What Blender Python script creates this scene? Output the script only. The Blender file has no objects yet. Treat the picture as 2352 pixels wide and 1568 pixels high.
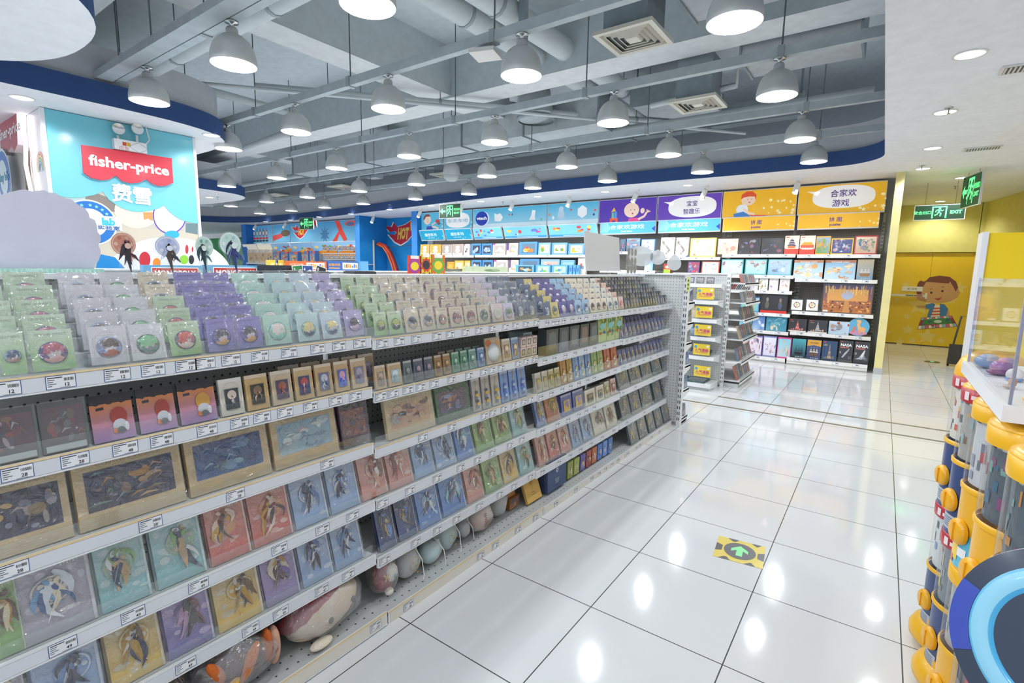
import bpy, math, random
from mathutils import Matrix, Vector
PI = math.pi
S = bpy.context.scene
COL = S.collection
# ---------------------------------------------------------------- camera, world, exposure
CAM = Vector((0.0, 0.0, 1.593))
CR = Vector((0.81009942, 0.58605058, 0.01684167))
CU = Vector((-0.09559491, 0.10369078, 0.99000497))
CF = Vector((-0.57844866, 0.80361243, -0.14002330))
FPX = 1173.37
cd = bpy.data.cameras.new('camera'); cam = bpy.data.objects.new('camera', cd); COL.objects.link(cam)
cd.sensor_width = 36; cd.lens = FPX / 2352 * 36; cd.clip_start = 0.05; cd.clip_end = 100
cam.matrix_world = Matrix(((CR.x, CU.x, -CF.x, CAM.x), (CR.y, CU.y, -CF.y, CAM.y), (CR.z, CU.z, -CF.z, CAM.z), (0, 0, 0, 1)))
S.camera = cam
w = bpy.data.worlds.new('world'); S.world = w; w.use_nodes = True
w.node_tree.nodes['Background'].inputs[0].default_value = (0.86, 0.92, 1.0, 1)
w.node_tree.nodes['Background'].inputs[1].default_value = 1.0
S.view_settings.view_transform = 'Standard'; S.view_settings.look = 'None'
S.view_settings.gamma = 1; S.view_settings.use_curve_mapping = False
S.view_settings.exposure = 0.22
cy = S.cycles
cy.use_denoising = True
cy.max_bounces = 6; cy.diffuse_bounces = 3; cy.glossy_bounces = 3; cy.transmission_bounces = 3
cy.transparent_max_bounces = 14; cy.sample_clamp_indirect = 3.0; cy.sample_clamp_direct = 0
cy.caustics_reflective = False; cy.caustics_refractive = False
PENDANT_W, DOWN_W, TRACK_W = 20.0, 11.0, 42.0

# ---------------------------------------------------------------- measuring: where a sight line meets a real plane of the shop
def ray(x, y): return CF + CR * ((x - 1176) / FPX) + CU * ((784 - y) / FPX)
def onx(x, y, X): d = ray(x, y); return CAM + d * (X / d.x)
def ony(x, y, Y): d = ray(x, y); return CAM + d * (Y / d.y)
def onz(x, y, Z): d = ray(x, y); return CAM + d * ((Z - CAM.z) / d.z)
def yat(px, X, Z):
    a = (px - 1176) / FPX; q = CR - CF * a
    return -(q.x * X + q.z * (Z - CAM.z)) / q.y
def xat(px, Y, Z):
    a = (px - 1176) / FPX; q = CR - CF * a
    return -(q.y * Y + q.z * (Z - CAM.z)) / q.x

# ---------------------------------------------------------------- colour
_cc = {}
def C(h):
    if not isinstance(h, str): return h
    if h not in _cc:
        o = []
        for i in (0, 2, 4):
            v = int(h[i:i + 2], 16) / 255
            o.append(v / 12.92 if v <= 0.04045 else ((v + 0.055) / 1.055) ** 2.4)
        _cc[h] = tuple(o)
    return _cc[h]
def mix(a, b, t): a = C(a); b = C(b); return tuple(a[i] * (1 - t) + b[i] * t for i in range(3))

# ---------------------------------------------------------------- materials (colour comes from the printed colour of each face)
MATS = {}
def mat(name, rough=.5, metal=0., coat=0., coat_r=.08, spec=.5, wr=0., wscale=30., mott=0., emit=0., bump=0., bscale=60.):
    m = bpy.data.materials.new(name); m.use_nodes = True
    N = m.node_tree.nodes; L = m.node_tree.links
    b = N['Principled BSDF']
    a = N.new('ShaderNodeAttribute'); a.attribute_name = 'Col'
    src = a.outputs['Color']
    tc = N.new('ShaderNodeTexCoord')
    if mott:
        n = N.new('ShaderNodeTexNoise'); n.inputs['Scale'].default_value = 9; n.inputs['Detail'].default_value = 5
        L.new(tc.outputs['Object'], n.inputs['Vector'])
        r = N.new('ShaderNodeMapRange'); r.inputs[1].default_value = .3; r.inputs[2].default_value = .7
        r.inputs[3].default_value = 1 - mott; r.inputs[4].default_value = 1 + mott * .4
        L.new(n.outputs[0], r.inputs[0])
        x = N.new('ShaderNodeVectorMath'); x.operation = 'SCALE'
        L.new(src, x.inputs[0]); L.new(r.outputs[0], x.inputs['Scale']); src = x.outputs[0]
    L.new(src, b.inputs['Base Color'])
    b.inputs['Roughness'].default_value = rough; b.inputs['Metallic'].default_value = metal
    b.inputs['Specular IOR Level'].default_value = spec
    b.inputs['Coat Weight'].default_value = coat; b.inputs['Coat Roughness'].default_value = coat_r
    if wr or bump:
        n = N.new('ShaderNodeTexNoise'); n.inputs['Scale'].default_value = wscale if wr else bscale; n.inputs['Detail'].default_value = 3
        n.inputs['Distortion'].default_value = 1.2 if wr else 0
        oi = N.new('ShaderNodeObjectInfo'); va = N.new('ShaderNodeVectorMath'); va.operation = 'ADD'
        vs = N.new('ShaderNodeVectorMath'); vs.operation = 'SCALE'; vs.inputs[0].default_value = (31, 17, 23)
        L.new(oi.outputs['Random'], vs.inputs['Scale']); L.new(tc.outputs['Object'], va.inputs[0]); L.new(vs.outputs[0], va.inputs[1])
        L.new(va.outputs[0], n.inputs['Vector'])
        bp = N.new('ShaderNodeBump'); bp.inputs['Strength'].default_value = wr or bump; bp.inputs['Distance'].default_value = .02 if wr else .01
        L.new(n.outputs[0], bp.inputs['Height'])
        L.new(bp.outputs[0], b.inputs['Coat Normal' if wr else 'Normal'])
    if emit:
        L.new(src, b.inputs['Emission Color']); b.inputs['Emission Strength'].default_value = emit
    MATS[name] = m; return m
mat('paper', .55, mott=.06)
mat('glossprint', .4, coat=.35, coat_r=.15)
mat('wrapped', .45, coat=.55, coat_r=.12, wr=.55, wscale=26)
mat('plastic', .32, coat=.15, coat_r=.1)
mat('badge', .22, coat=.9, coat_r=.04)
mat('steel', .42, mott=.03)
mat('paint', .7, mott=.05)
mat('concrete', .85, mott=.08, bump=.2, bscale=14)
mat('galv', .5, metal=.15, mott=.12)
mat('alu', .42, metal=.45, mott=.05)
mat('reflector', .3, metal=.6)
mat('chrome', .15, metal=1.0)
mat('fabric', .9, bump=.5, bscale=120)
mat('bulb', .5, emit=14.0)
mat('downdisc', .5, emit=5.0)
mat('signglow', .5, emit=1.4)
mat('ledglow', .5, emit=3.0)
mat('backlit', .45, emit=.22)

def clear(name, tint, fac, rough=.03, wr=0., wscale=25, f0=.06):
    m = bpy.data.materials.new(name); m.use_nodes = True; nt = m.node_tree; N = nt.nodes; L = nt.links
    N.remove(N['Principled BSDF']); out = N['Material Output']
    t = N.new('ShaderNodeBsdfTransparent'); t.inputs[0].default_value = (*tint, 1)
    g = N.new('ShaderNodeBsdfGlossy'); g.inputs['Roughness'].default_value = rough
    d = N.new('ShaderNodeBsdfDiffuse'); d.inputs[0].default_value = (.9, .92, .94, 1)
    lw = N.new('ShaderNodeLayerWeight'); lw.inputs['Blend'].default_value = .5
    pw = N.new('ShaderNodeMath'); pw.operation = 'POWER'; L.new(lw.outputs['Facing'], pw.inputs[0]); pw.inputs[1].default_value = 4.0
    ma = N.new('ShaderNodeMath'); ma.operation = 'MULTIPLY_ADD'; L.new(pw.outputs[0], ma.inputs[0]); ma.inputs[1].default_value = .5; ma.inputs[2].default_value = f0
    if wr:
        tc = N.new('ShaderNodeTexCoord'); n = N.new('ShaderNodeTexNoise'); n.inputs['Scale'].default_value = wscale
        n.inputs['Detail'].default_value = 2.5; n.inputs['Distortion'].default_value = 1.5
        oi = N.new('ShaderNodeObjectInfo'); va = N.new('ShaderNodeVectorMath'); vs = N.new('ShaderNodeVectorMath'); vs.operation = 'SCALE'
        vs.inputs[0].default_value = (31, 17, 23); L.new(oi.outputs['Random'], vs.inputs['Scale'])
        L.new(tc.outputs['Object'], va.inputs[0]); L.new(vs.outputs[0], va.inputs[1]); L.new(va.outputs[0], n.inputs['Vector'])
        bp = N.new('ShaderNodeBump'); bp.inputs['Strength'].default_value = wr; bp.inputs['Distance'].default_value = .03
        L.new(n.outputs[0], bp.inputs['Height']); L.new(bp.outputs[0], g.inputs['Normal']); pass
    a = N.new('ShaderNodeMixShader'); a.inputs[0].default_value = fac
    L.new(t.outputs[0], a.inputs[1]); L.new(d.outputs[0], a.inputs[2])
    b = N.new('ShaderNodeMixShader'); L.new(ma.outputs[0], b.inputs[0]); L.new(a.outputs[0], b.inputs[1]); L.new(g.outputs[0], b.inputs[2])
    L.new(b.outputs[0], out.inputs[0]); MATS[name] = m; return m
clear('acrylic', (.97, .985, .98), .03)
clear('film', (.99, .99, .99), .05, .1, wr=1.0, wscale=24, f0=.12)
clear('bagfilm', (.95, .96, .97), .16, .14, wr=1.0, wscale=12, f0=.14)
clear('frost', (.82, .88, .94), .55, .3)
clear('mesh_bag', (.9, .92, .93), .42, .4, wr=.6, wscale=14)

def grid_mat(name, base, dots, pitch, rad, ax):
    m = bpy.data.materials.new(name); m.use_nodes = True; N = m.node_tree.nodes; L = m.node_tree.links; b = N['Principled BSDF']
    tc = N.new('ShaderNodeTexCoord'); sp = N.new('ShaderNodeSeparateXYZ'); L.new(tc.outputs['Object'], sp.inputs[0])
    def M(op, a, bb):
        n = N.new('ShaderNodeMath'); n.operation = op
        for i, q in enumerate((a, bb)):
            if q is None: continue
            if isinstance(q, (int, float)): n.inputs[i].default_value = q
            else: L.new(q, n.inputs[i])
        return n.outputs[0]
    def cen(o): return M('SUBTRACT', M('FRACT', M('DIVIDE', M('ADD', o, 50.0), pitch), None), .5)
    u = cen(sp.outputs[ax]); v = cen(sp.outputs['Z'])
    d = M('SQRT', M('ADD', M('MULTIPLY', u, u), M('MULTIPLY', v, v)), None)
    k = M('LESS_THAN', d, rad / pitch)
    mx = N.new('ShaderNodeMix'); mx.data_type = 'RGBA'; L.new(k, mx.inputs[0])
    mx.inputs[6].default_value = (*C(base), 1); mx.inputs[7].default_value = (*C(dots), 1)
    L.new(mx.outputs[2], b.inputs['Base Color']); b.inputs['Roughness'].default_value = .45
    MATS[name] = m
grid_mat('peg_y', 'b9bcbb', '3a3d3e', .03, .0042, 'Y')
grid_mat('peg_x', 'd9dbdb', '6a6e70', .03, .0042, 'X')
grid_mat('peg_dark', '8f8a84', '4b4845', .032, .005, 'X')

# floor: glossy white 0.6 m tiles with thin dark joints
def floor_mat():
    m = bpy.data.materials.new('floor_tiles'); m.use_nodes = True; N = m.node_tree.nodes; L = m.node_tree.links; b = N['Principled BSDF']
    tc = N.new('ShaderNodeTexCoord'); sp = N.new('ShaderNodeSeparateXYZ'); L.new(tc.outputs['Object'], sp.inputs[0])
    def M(op, a, bb=None, c=None):
        n = N.new('ShaderNodeMath'); n.operation = op
        for i, q in enumerate((a, bb, c)):
            if q is None: continue
            if isinstance(q, (int, float)): n.inputs[i].default_value = q
            else: L.new(q, n.inputs[i])
        return n.outputs[0]
    def line(o, off):
        f = M('FRACT', M('DIVIDE', M('ADD', o, 60.0 - off), .6))
        return M('LESS_THAN', M('SUBTRACT', .5, M('ABSOLUTE', M('SUBTRACT', f, .5))), .0042)
    j = M('MAXIMUM', line(sp.outputs['X'], .213), line(sp.outputs['Y'], 1.455))
    n = N.new('ShaderNodeTexNoise'); n.inputs['Scale'].default_value = 1.3; n.inputs['Detail'].default_value = 6
    L.new(tc.outputs['Object'], n.inputs['Vector'])
    r = N.new('ShaderNodeMapRange'); r.inputs[1].default_value = .3; r.inputs[2].default_value = .7; r.inputs[3].default_value = .055; r.inputs[4].default_value = .10
    L.new(n.outputs[0], r.inputs[0]); L.new(r.outputs[0], b.inputs['Roughness'])
    mx = N.new('ShaderNodeMix'); mx.data_type = 'RGBA'; L.new(j, mx.inputs[0])
    mx.inputs[6].default_value = (*C('e4e6e8'), 1); mx.inputs[7].default_value = (*C('4c4f50'), 1)
    L.new(mx.outputs[2], b.inputs['Base Color']); b.inputs['Specular IOR Level'].default_value = .6
    bp = N.new('ShaderNodeBump'); bp.inputs['Strength'].default_value = .25; bp.inputs['Distance'].default_value = .002; bp.invert = True
    n2 = N.new('ShaderNodeTexNoise'); n2.inputs['Scale'].default_value = 2.2; L.new(tc.outputs['Object'], n2.inputs['Vector'])
    L.new(n2.outputs[0], bp.inputs['Height']); L.new(bp.outputs[0], b.inputs['Normal'])
    MATS['floor'] = m
floor_mat()

# ---------------------------------------------------------------- mesh builder
class MB:
    def __init__(s, M=None): s.v = []; s.f = []; s.c = []; s.k = []; s.sm = []; s.mats = []; s.M = M; s.mat = 'paper'
    def mi(s, name):
        name = name or s.mat
        if name not in s.mats: s.mats.append(name)
        return s.mats.index(name)
    def add(s, vs, fs, col, m=None, smooth=False):
        o = len(s.v); k = s.mi(m)
        if s.M is not None: vs = [tuple(s.M @ Vector(p)) for p in vs]
        s.v += [tuple(p) for p in vs]
        one = not isinstance(col, list)
        for i, f in enumerate(fs):
            s.f.append([o + q for q in f]); s.k.append(k); s.sm.append(smooth)
            cc = C(col) if one else col[i]
            s.c.append(cc if isinstance(cc, list) else C(cc))
    def poly(s, pts, col, m=None):
        s.add(pts, [range(len(pts))], (col if isinstance(col[0], list) else [col]) if isinstance(col, list) else col, m)
    def box(s, a, b, col, m=None, front=None, top=None):
        (x0, y0, z0), (x1, y1, z1) = a, b
        v = [(x0, y0, z0), (x1, y0, z0), (x1, y1, z0), (x0, y1, z0), (x0, y0, z1), (x1, y0, z1), (x1, y1, z1), (x0, y1, z1)]
        f = [(0, 1, 5, 4), (1, 2, 6, 5), (2, 3, 7, 6), (3, 0, 4, 7), (4, 5, 6, 7), (3, 2, 1, 0)]
        s.add(v, f, [C(front or col), C(col), C(col), C(col), C(top or col), C(col)], m)
    def lathe(s, prof, cen, col, n=24, m=None, cols=None, axis='z', smooth=True, arc=1.0):
        vs = []; fs = []; cl = []
        full = arc >= 1
        nn = n if full else n + 1
        for r, h in prof:
            for i in range(nn):
                a = 2 * PI * arc * i / n; x = r * math.cos(a); y = r * math.sin(a)
                p = (x, y, h) if axis == 'z' else ((x, -h, y) if axis == 'y' else (h, x, y))
                vs.append((p[0] + cen[0], p[1] + cen[1], p[2] + cen[2]))
        for j in range(len(prof) - 1):
            for i in range(n):
                i2 = (i + 1) % nn
                fs.append((j * nn + i, j * nn + i2, (j + 1) * nn + i2, (j + 1) * nn + i)); cl.append(C(cols[j] if cols else col))
        s.add(vs, fs, cl, m, smooth)
    def cyl(s, cen, r, h, col, n=16, m=None, axis='z', r2=None):
        r2 = r if r2 is None else r2
        s.lathe([(r, 0), (r2, h)], cen, col, n, m, axis=axis)
        for rr, hh in ((r, 0), (r2, h)):
            if rr > 0:
                s.lathe([(rr, hh), (rr * .001, hh)], cen, col, n, m, axis=axis, smooth=False)
    def tube(s, pts, r, col, n=8, m=None, caps=True):
        P = [Vector(p) for p in pts]; vs = []; fs = []
        up = None
        for i, p in enumerate(P):
            t = (P[min(i + 1, len(P) - 1)] - P[max(i - 1, 0)]).normalized()
            if up is None: up = Vector((0, 0, 1)) if abs(t.z) < .9 else Vector((1, 0, 0))
            a = t.cross(up).normalized(); b2 = a.cross(t).normalized(); up = b2
            rr = r[i] if isinstance(r, (list, tuple)) else r
            for k in range(n):
                q = 2 * PI * k / n; vs.append(tuple(p + a * rr * math.cos(q) + b2 * rr * math.sin(q)))
        for i in range(len(P) - 1):
            for k in range(n):
                k2 = (k + 1) % n; fs.append((i * n + k, i * n + k2, (i + 1) * n + k2, (i + 1) * n + k))
        s.add(vs, fs, col, m, True)
        if caps:
            s.add(vs[:n], [range(n)], col, m); s.add(vs[-n:], [range(n)], col, m)
    def prism(s, pts, w0, w1, col, m=None, side=None):
        """2-D outline (u, v) on a face looking along -Y, from depth w0 (back) to w1 (front)."""
        n = len(pts)
        vs = [(u, -w0, v) for u, v in pts] + [(u, -w1, v) for u, v in pts]
        fs = [list(range(n, 2 * n)), list(range(n))[::-1]] + [(i, (i + 1) % n, n + (i + 1) % n, n + i) for i in range(n)]
        s.add(vs, fs, [C(col)] * 2 + [C(side or col)] * n, m)
    # flat print on a face looking along -Y, w = height of the print above the plane
    def flat(s, pts, col, w=0., m=None): s.poly([(u, -w, v) for u, v in pts], col, m)
    def rect(s, u0, v0, u1, v1, col, w=0., m=None): s.flat([(u0, v0), (u1, v0), (u1, v1), (u0, v1)], col, w, m)
    def ell(s, u, v, a, b, col, w=0., m=None, n=16, rot=0., a0=0., a1=2 * PI):
        cr, sr = math.cos(rot), math.sin(rot); p = []
        full = abs(a1 - a0 - 2 * PI) < 1e-6
        for i in range(n if full else n + 1):
            t = a0 + (a1 - a0) * i / n; x, y = a * math.cos(t), b * math.sin(t); p.append((u + x * cr - y * sr, v + x * sr + y * cr))
        s.flat(p, col, w, m)
    def ring(s, u, v, a, b, th, col, w=0., m=None, n=20, a0=0., a1=2 * PI):
        vs = []; fs = []
        for i in range(n + 1):
            t = a0 + (a1 - a0) * i / n; c, d = math.cos(t), math.sin(t)
            vs += [(u + a * c, -w, v + b * d), (u + (a - th) * c, -w, v + (b - th) * d)]
        for i in range(n): fs.append((2 * i, 2 * i + 2, 2 * i + 3, 2 * i + 1))
        s.add(vs, fs, col, m)
    def strip(s, pts, th, col, w=0., m=None):
        """a tapering painted stroke along points"""
        n = len(pts); L = []; R = []
        for i, (x, y) in enumerate(pts):
            x0, y0 = pts[max(i - 1, 0)]; x1, y1 = pts[min(i + 1, n - 1)]
            d = math.hypot(x1 - x0, y1 - y0) or 1; nx, ny = -(y1 - y0) / d, (x1 - x0) / d
            t = th[i] if isinstance(th, (list, tuple)) else th
            L.append((x + nx * t, y + ny * t)); R.append((x - nx * t, y - ny * t))
        s.flat(L + R[::-1], col, w, m)
    def star(s, u, v, r, col, w=0., m=None, n=5, rot=0., inner=.45):
        s.flat([(u + (r if i % 2 == 0 else r * inner) * math.cos(PI / 2 + rot + PI * i / n), v + (r if i % 2 == 0 else r * inner) * math.sin(PI / 2 + rot + PI * i / n)) for i in range(2 * n)], col, w, m)
    def text(s, t, u, v, size, col, w=0., m=None, align='c', bold=0., width=None, shear=0., arch=None, depth=0.):
        if bold and ord(t[0]) > 0x2E80:
            for i, (du, dv) in enumerate(((-1, 0), (1, 0), (0, 1), (0, -1))): s.text(t, u + du * size * bold, v + dv * size * bold, size, col, w + .0004 * i, m, align, 0., width)
            return
        V, Fs, x0, x1 = glyphs(t, bold)
        sc = size; W = (x1 - x0) * sc; sx = sc
        if width: sx = sc * width / W; W = width
        off = {'c': -W / 2, 'l': 0, 'r': -W}[align]
        P = []
        for x, y in V:
            uu = (x - x0) * sx + off + y * sc * shear; vv = y * sc
            if arch: vv += arch(uu / (W or 1))
            P.append((u + uu, -w, v + vv))
        s.add(P, Fs, col, m)
    def mesh(s, name):
        me = bpy.data.meshes.new(name); me.from_pydata(s.v, [], s.f)
        ca = me.color_attributes.new('Col', 'FLOAT_COLOR', 'CORNER'); buf = []
        for f, c in zip(s.f, s.c):
            if isinstance(c, list):
                for q in c: q = C(q); buf += [q[0], q[1], q[2], 1.0]
            else: buf += [c[0], c[1], c[2], 1.0] * len(f)
        ca.data.foreach_set('color', buf)
        for n in s.mats: me.materials.append(MATS[n])
        me.polygons.foreach_set('material_index', s.k); me.polygons.foreach_set('use_smooth', s.sm)
        me.update(); return me
    def obj(s, name, parent=None, loc=None, rot=None):
        return link(name, s.mesh(name), parent, loc, rot)
_gl = {}
def glyphs(t, bold=0.):
    k = (t, bold)
    if k not in _gl:
        c = bpy.data.curves.new('lettering', 'FONT'); c.body = t; c.offset = bold; c.resolution_u = 2; c.fill_mode = 'FRONT'
        o = bpy.data.objects.new('lettering', c); m = bpy.data.meshes.new_from_object(o)
        V = [(q.co.x, q.co.y) for q in m.vertices]; Fs = [tuple(p.vertices) for p in m.polygons]
        bpy.data.objects.remove(o); bpy.data.curves.remove(c); bpy.data.meshes.remove(m)
        xs = [p[0] for p in V] or [0]; _gl[k] = (V, Fs, min(xs), max(xs))
    return _gl[k]

def link(name, me, parent=None, loc=None, rot=None):
    o = bpy.data.objects.new(name, me); COL.objects.link(o)
    if parent: o.parent = parent
    if loc: o.location = loc
    if rot: o.rotation_euler = rot
    return o
def tag(o, label, cat, group=None, kind=None):
    if label: o['label'] = label
    if cat: o['category'] = cat
    if group: o['group'] = group
    if kind: o['kind'] = kind
    return o
def thing(name, label, cat, loc=(0, 0, 0), rot=(0, 0, 0), group=None):
    o = bpy.data.objects.new(name, None); COL.objects.link(o); o.location = loc; o.rotation_euler = rot; o.empty_display_size = .05
    return tag(o, label, cat, group)
def struct(mb, name):
    o = mb.obj(name); o['kind'] = 'structure'; return o
def copy_tree(o, parent=None):
    c = o.copy(); COL.objects.link(c)
    if parent: c.parent = parent
    for ch in o.children: copy_tree(ch, c)
    return c
def lamp(name, kind, loc, power, col=(1, .97, .92), radius=.05, parent=None, aim=None, angle=None, blend=.5):
    l = bpy.data.lights.new(name, kind); l.energy = power; l.color = col
    if hasattr(l, 'shadow_soft_size'): l.shadow_soft_size = radius
    if kind == 'SPOT': l.spot_size = angle or 2.2; l.spot_blend = blend
    o = bpy.data.objects.new(name, l); COL.objects.link(o); o.location = loc
    if parent: o.parent = parent
    if aim is not None: o.rotation_euler = (Vector(aim) - Vector(loc)).to_track_quat('-Z', 'Y').to_euler()
    return o
ORD = 'first second third fourth fifth sixth seventh eighth ninth tenth eleventh twelfth thirteenth fourteenth fifteenth sixteenth seventeenth eighteenth nineteenth twentieth twenty-first twenty-second twenty-third twenty-fourth'.split()
FX = (0, 0, PI / 2)          # faces +X (towards the aisle)
def lean(t): return (-t, 0, PI / 2)
# ================================================================ the room
b = MB(); b.box((-32, -6, -.1), (6, 18, 0), 'e4e6e8', 'floor'); struct(b, 'floor')
b = MB(); b.box((-32, -6, 4.7), (6, 18, 4.8), 'd2dce1', 'concrete'); struct(b, 'ceiling')
SOF = 3.18
# the lowered ceiling along the back wall and over the side aisle, with its blue edge
edge = [(-.15, -6), (-.15, 8.55)] + [(-.15 - .62 * (1 - math.cos(t)), 8.55 + .62 * math.sin(t)) for t in [PI / 2 * i / 8 for i in range(1, 9)]] + \
    [(-2.34, 9.17), (-4.2, 9.15), (-5.8, 9.17), (-7.5, 9.3), (-9.3, 9.52), (-11.2, 9.8), (-13.1, 10.06), (-15, 10.3), (-17, 10.43), (-18.6, 10.42), (-19.6, 10.3), (-20.4, 10.0), (-20.9, 9.65), (-21.3, 9.1), (-21.5, 7.5), (-21.6, 4)]
def drop(outline, z, name, closed=True, band=.22, upper=.36, white='f4f5f8', inset=.06):
    m = MB(); m.mat = 'paint'
    pts = outline if closed else edge + [(-32, 4), (-32, 18), (6, 18), (6, -6)]
    m.poly([(x, y, z) for x, y in pts], white)
    n = len(outline)
    cx = sum(p[0] for p in outline) / n; cy_ = sum(p[1] for p in outline) / n
    def ins(i):
        x, y = outline[i]
        a = outline[(i - 1) % n] if closed else outline[max(i - 1, 0)]; c = outline[(i + 1) % n] if closed else outline[min(i + 1, n - 1)]
        d = math.hypot(c[0] - a[0], c[1] - a[1]) or 1
        nx, ny = -(c[1] - a[1]) / d, (c[0] - a[0]) / d
        if closed and (nx * (cx - x) + ny * (cy_ - y)) < 0: nx, ny = -nx, -ny
        if not closed: nx, ny = -nx, -ny
        return x + nx * inset, y + ny * inset
    for i in range(n if closed else n - 1):
        j = (i + 1) % n; A = outline[i]; B = outline[j]; Ai = ins(i); Bi = ins(j)
        m.poly([(*A, z), (*B, z), (*B, z + band), (*A, z + band)], '33538a')
        m.poly([(*A, z + band), (*B, z + band), (*Bi, z + band), (*Ai, z + band)], 'cfd3d8')
        m.poly([(*Ai, z + band), (*Bi, z + band), (*Bi, z + band + upper), (*Ai, z + band + upper)], 'c9ccd2')
    if closed: m.poly([(*ins(i), z + band + upper) for i in range(n)], 'c9ccd2')
    return struct(m, name)
drop(edge, SOF, 'ceiling_lowered', False)
def sup(cx, cy, a, b, p, n=56): return [(cx + a * math.copysign(abs(math.cos(t)) ** (2 / p), math.cos(t)), cy + b * math.copysign(abs(math.sin(t)) ** (2 / p), math.sin(t))) for t in [2 * PI * i / n for i in range(n)]]
drop(sup(-8.6, 1.15, 2.0, 2.45, 4.2), SOF, 'ceiling_canopy')
drop(sup(-5.0, .2, 1.25, 1.22, 2.3), SOF, 'ceiling_canopy')
drop(sup(-13.9, 4.6, 1.95, 2.05, 3.2), SOF, 'ceiling_canopy')
drop(sup(-19.5, 3.0, 3.0, 3.0, 3), SOF, 'ceiling_canopy')

m = MB(); m.mat = 'paint'
m.box((-11.05, 10.86, 0), (.0, 11.0, 3.2), 'cfd2d2'); struct(m, 'wall_back')
m = MB(); m.mat = 'paint'
m.box((-20.9, 11.0, 0), (-13.55, 11.15, 3.2), '8fb7de'); struct(m, 'wall_back')
m = MB(); m.mat = 'paint'
m.box((-13.55, 11.55, 0), (-10.9, 11.7, 3.2), '0e8fd6')
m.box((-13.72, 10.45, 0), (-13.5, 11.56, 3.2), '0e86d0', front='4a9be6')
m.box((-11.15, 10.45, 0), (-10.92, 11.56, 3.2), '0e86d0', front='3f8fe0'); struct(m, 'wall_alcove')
m = MB(); m.mat = 'paint'
m.box((-21.15, 10.6, 0), (-20.8, 11.2, 3.2), '2f86e0'); struct(m, 'pillar')
m = MB(); m.mat = 'paint'
m.box((-32, 13.2, 0), (-20.8, 13.4, 2.95), '0c8a45'); m.box((-32, 13.1, 2.95), (-20.8, 13.4, 3.2), 'e8e9ea'); struct(m, 'wall_far')
m = MB(); m.mat = 'paint'      # thin yellow partition beside the puzzle shelves and the corridor behind it
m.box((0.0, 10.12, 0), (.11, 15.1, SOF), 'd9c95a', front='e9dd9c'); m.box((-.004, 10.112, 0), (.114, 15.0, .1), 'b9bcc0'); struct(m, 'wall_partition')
m = MB(); m.mat = 'paint'
m.box((-.2, 15.0, 0), (.12, 15.2, SOF), 'e4da82'); m.box((1.56, 15.0, 0), (2.2, 15.2, SOF), 'e4da82'); m.box((.11, 15.0, 2.13), (1.57, 15.2, SOF), 'e4da82'); m.box((-.2, 15.2, 0), (2.2, 15.3, SOF), 'e4da82'); struct(m, 'wall_corridor')  # last slab added behind the door to block bright background at its gaps
m = MB(); m.mat = 'paint'
m.add([(1.62, 15.1, 0), (2.35, 11.2, 0), (2.35, 11.2, SOF), (1.62, 15.1, SOF), (1.8, 15.1, 0), (2.5, 11.2, 0), (2.5, 11.2, SOF), (1.8, 15.1, SOF)], [(0, 1, 2, 3), (4, 7, 6, 5), (0, 3, 7, 4), (1, 5, 6, 2)], 'e6dc8a'); struct(m, 'wall_right')
m = MB(); m.mat = 'paint'
m.box((2.35, -6, 0), (2.5, 11.2, SOF), 'e6e6e4'); struct(m, 'wall_side')
# metal threshold strips across the aisle
for i, y in enumerate((6.335, 6.81)):
    m = MB(); m.box((-1.6 if i else -2.2, y, 0), (2.3, y + .035, .004), '8d8672', 'alu'); struct(m, 'trim_%d' % (i + 1))

# ---------------------------------------------------------------- beams, ducts and pipes in the open ceiling
def beam(a, c, name='beam', col='cdd7db', under='e2e6e8'):
    m = MB(); m.mat = 'concrete'; m.box(a, c, col); z = a[2] - .002
    m.poly([(a[0], a[1], z), (c[0], a[1], z), (c[0], c[1], z), (a[0], c[1], z)], under); return struct(m, name)
beam((-18, 1.42, 3.86), (.0, 1.86, 4.7))
beam((-5.75, 1.86, 4.05), (-5.3, 9.2, 4.7))
beam((-18, 5.75, 4.02), (.0, 6.2, 4.7))
beam((-12.2, 1.86, 4.08), (-11.8, 10, 4.7))
def pipe(pts, r, label, col='cfd7da', name='overhead_pipe', bands=True):
    t = thing(name, label, 'pipe')
    m = MB(); m.mat = 'paint'; m.tube(pts, r, col, 12); m.obj('pipe_run', t)
    if bands:
        n = 0
        for a, c in zip(pts[:-1], pts[1:]):
            A, B = Vector(a), Vector(c); L = (B - A).length
            if L < 1.2: continue
            for k in range(1, int(L / 1.5) + 1):
                p = A + (B - A) * (k * 1.5 - .6) / L
                if p.z < 3.3: continue
                h = MB(); h.mat = 'galv'; d = (B - A).normalized() * .02
                h.tube([p - d, p + d], r * 1.08, 'a3adb1', 12); h.tube([p + Vector((0, 0, r)), Vector((p.x, p.y, 4.7))], .006, '7d878c', 6)
                h.obj('hanger', t); n += 1
                if n > 8: break
    return t
pipe([(-3.55, -1, 4.25), (-3.35, 9, 4.25)], .13, 'thick pale grey pipe running along the aisle, nearer of the twin pipes')
pipe([(-3.95, -1, 4.25), (-3.75, 9, 4.25)], .13, 'thick pale grey pipe running along the aisle, farther of the twin pipes')
pipe([(-16, 2.5, 3.72), (-5.2, 2.5, 3.72), (-3.3, 2.55, 3.76), (.2, 2.6, 3.76)], .1, 'white main pipe beside the wide beam above the first lamp rail')
pipe([(-6.9, 3.75, 3.9), (-2.9, 8.3, 3.9)], .05, 'long thin white pipe crossing the lamp rails diagonally')
pipe([(-7.1, 3.0, 3.78), (-2.0, 9.0, 3.78)], .022, 'narrow grey conduit crossing above the lamp rails', bands=False)
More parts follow.
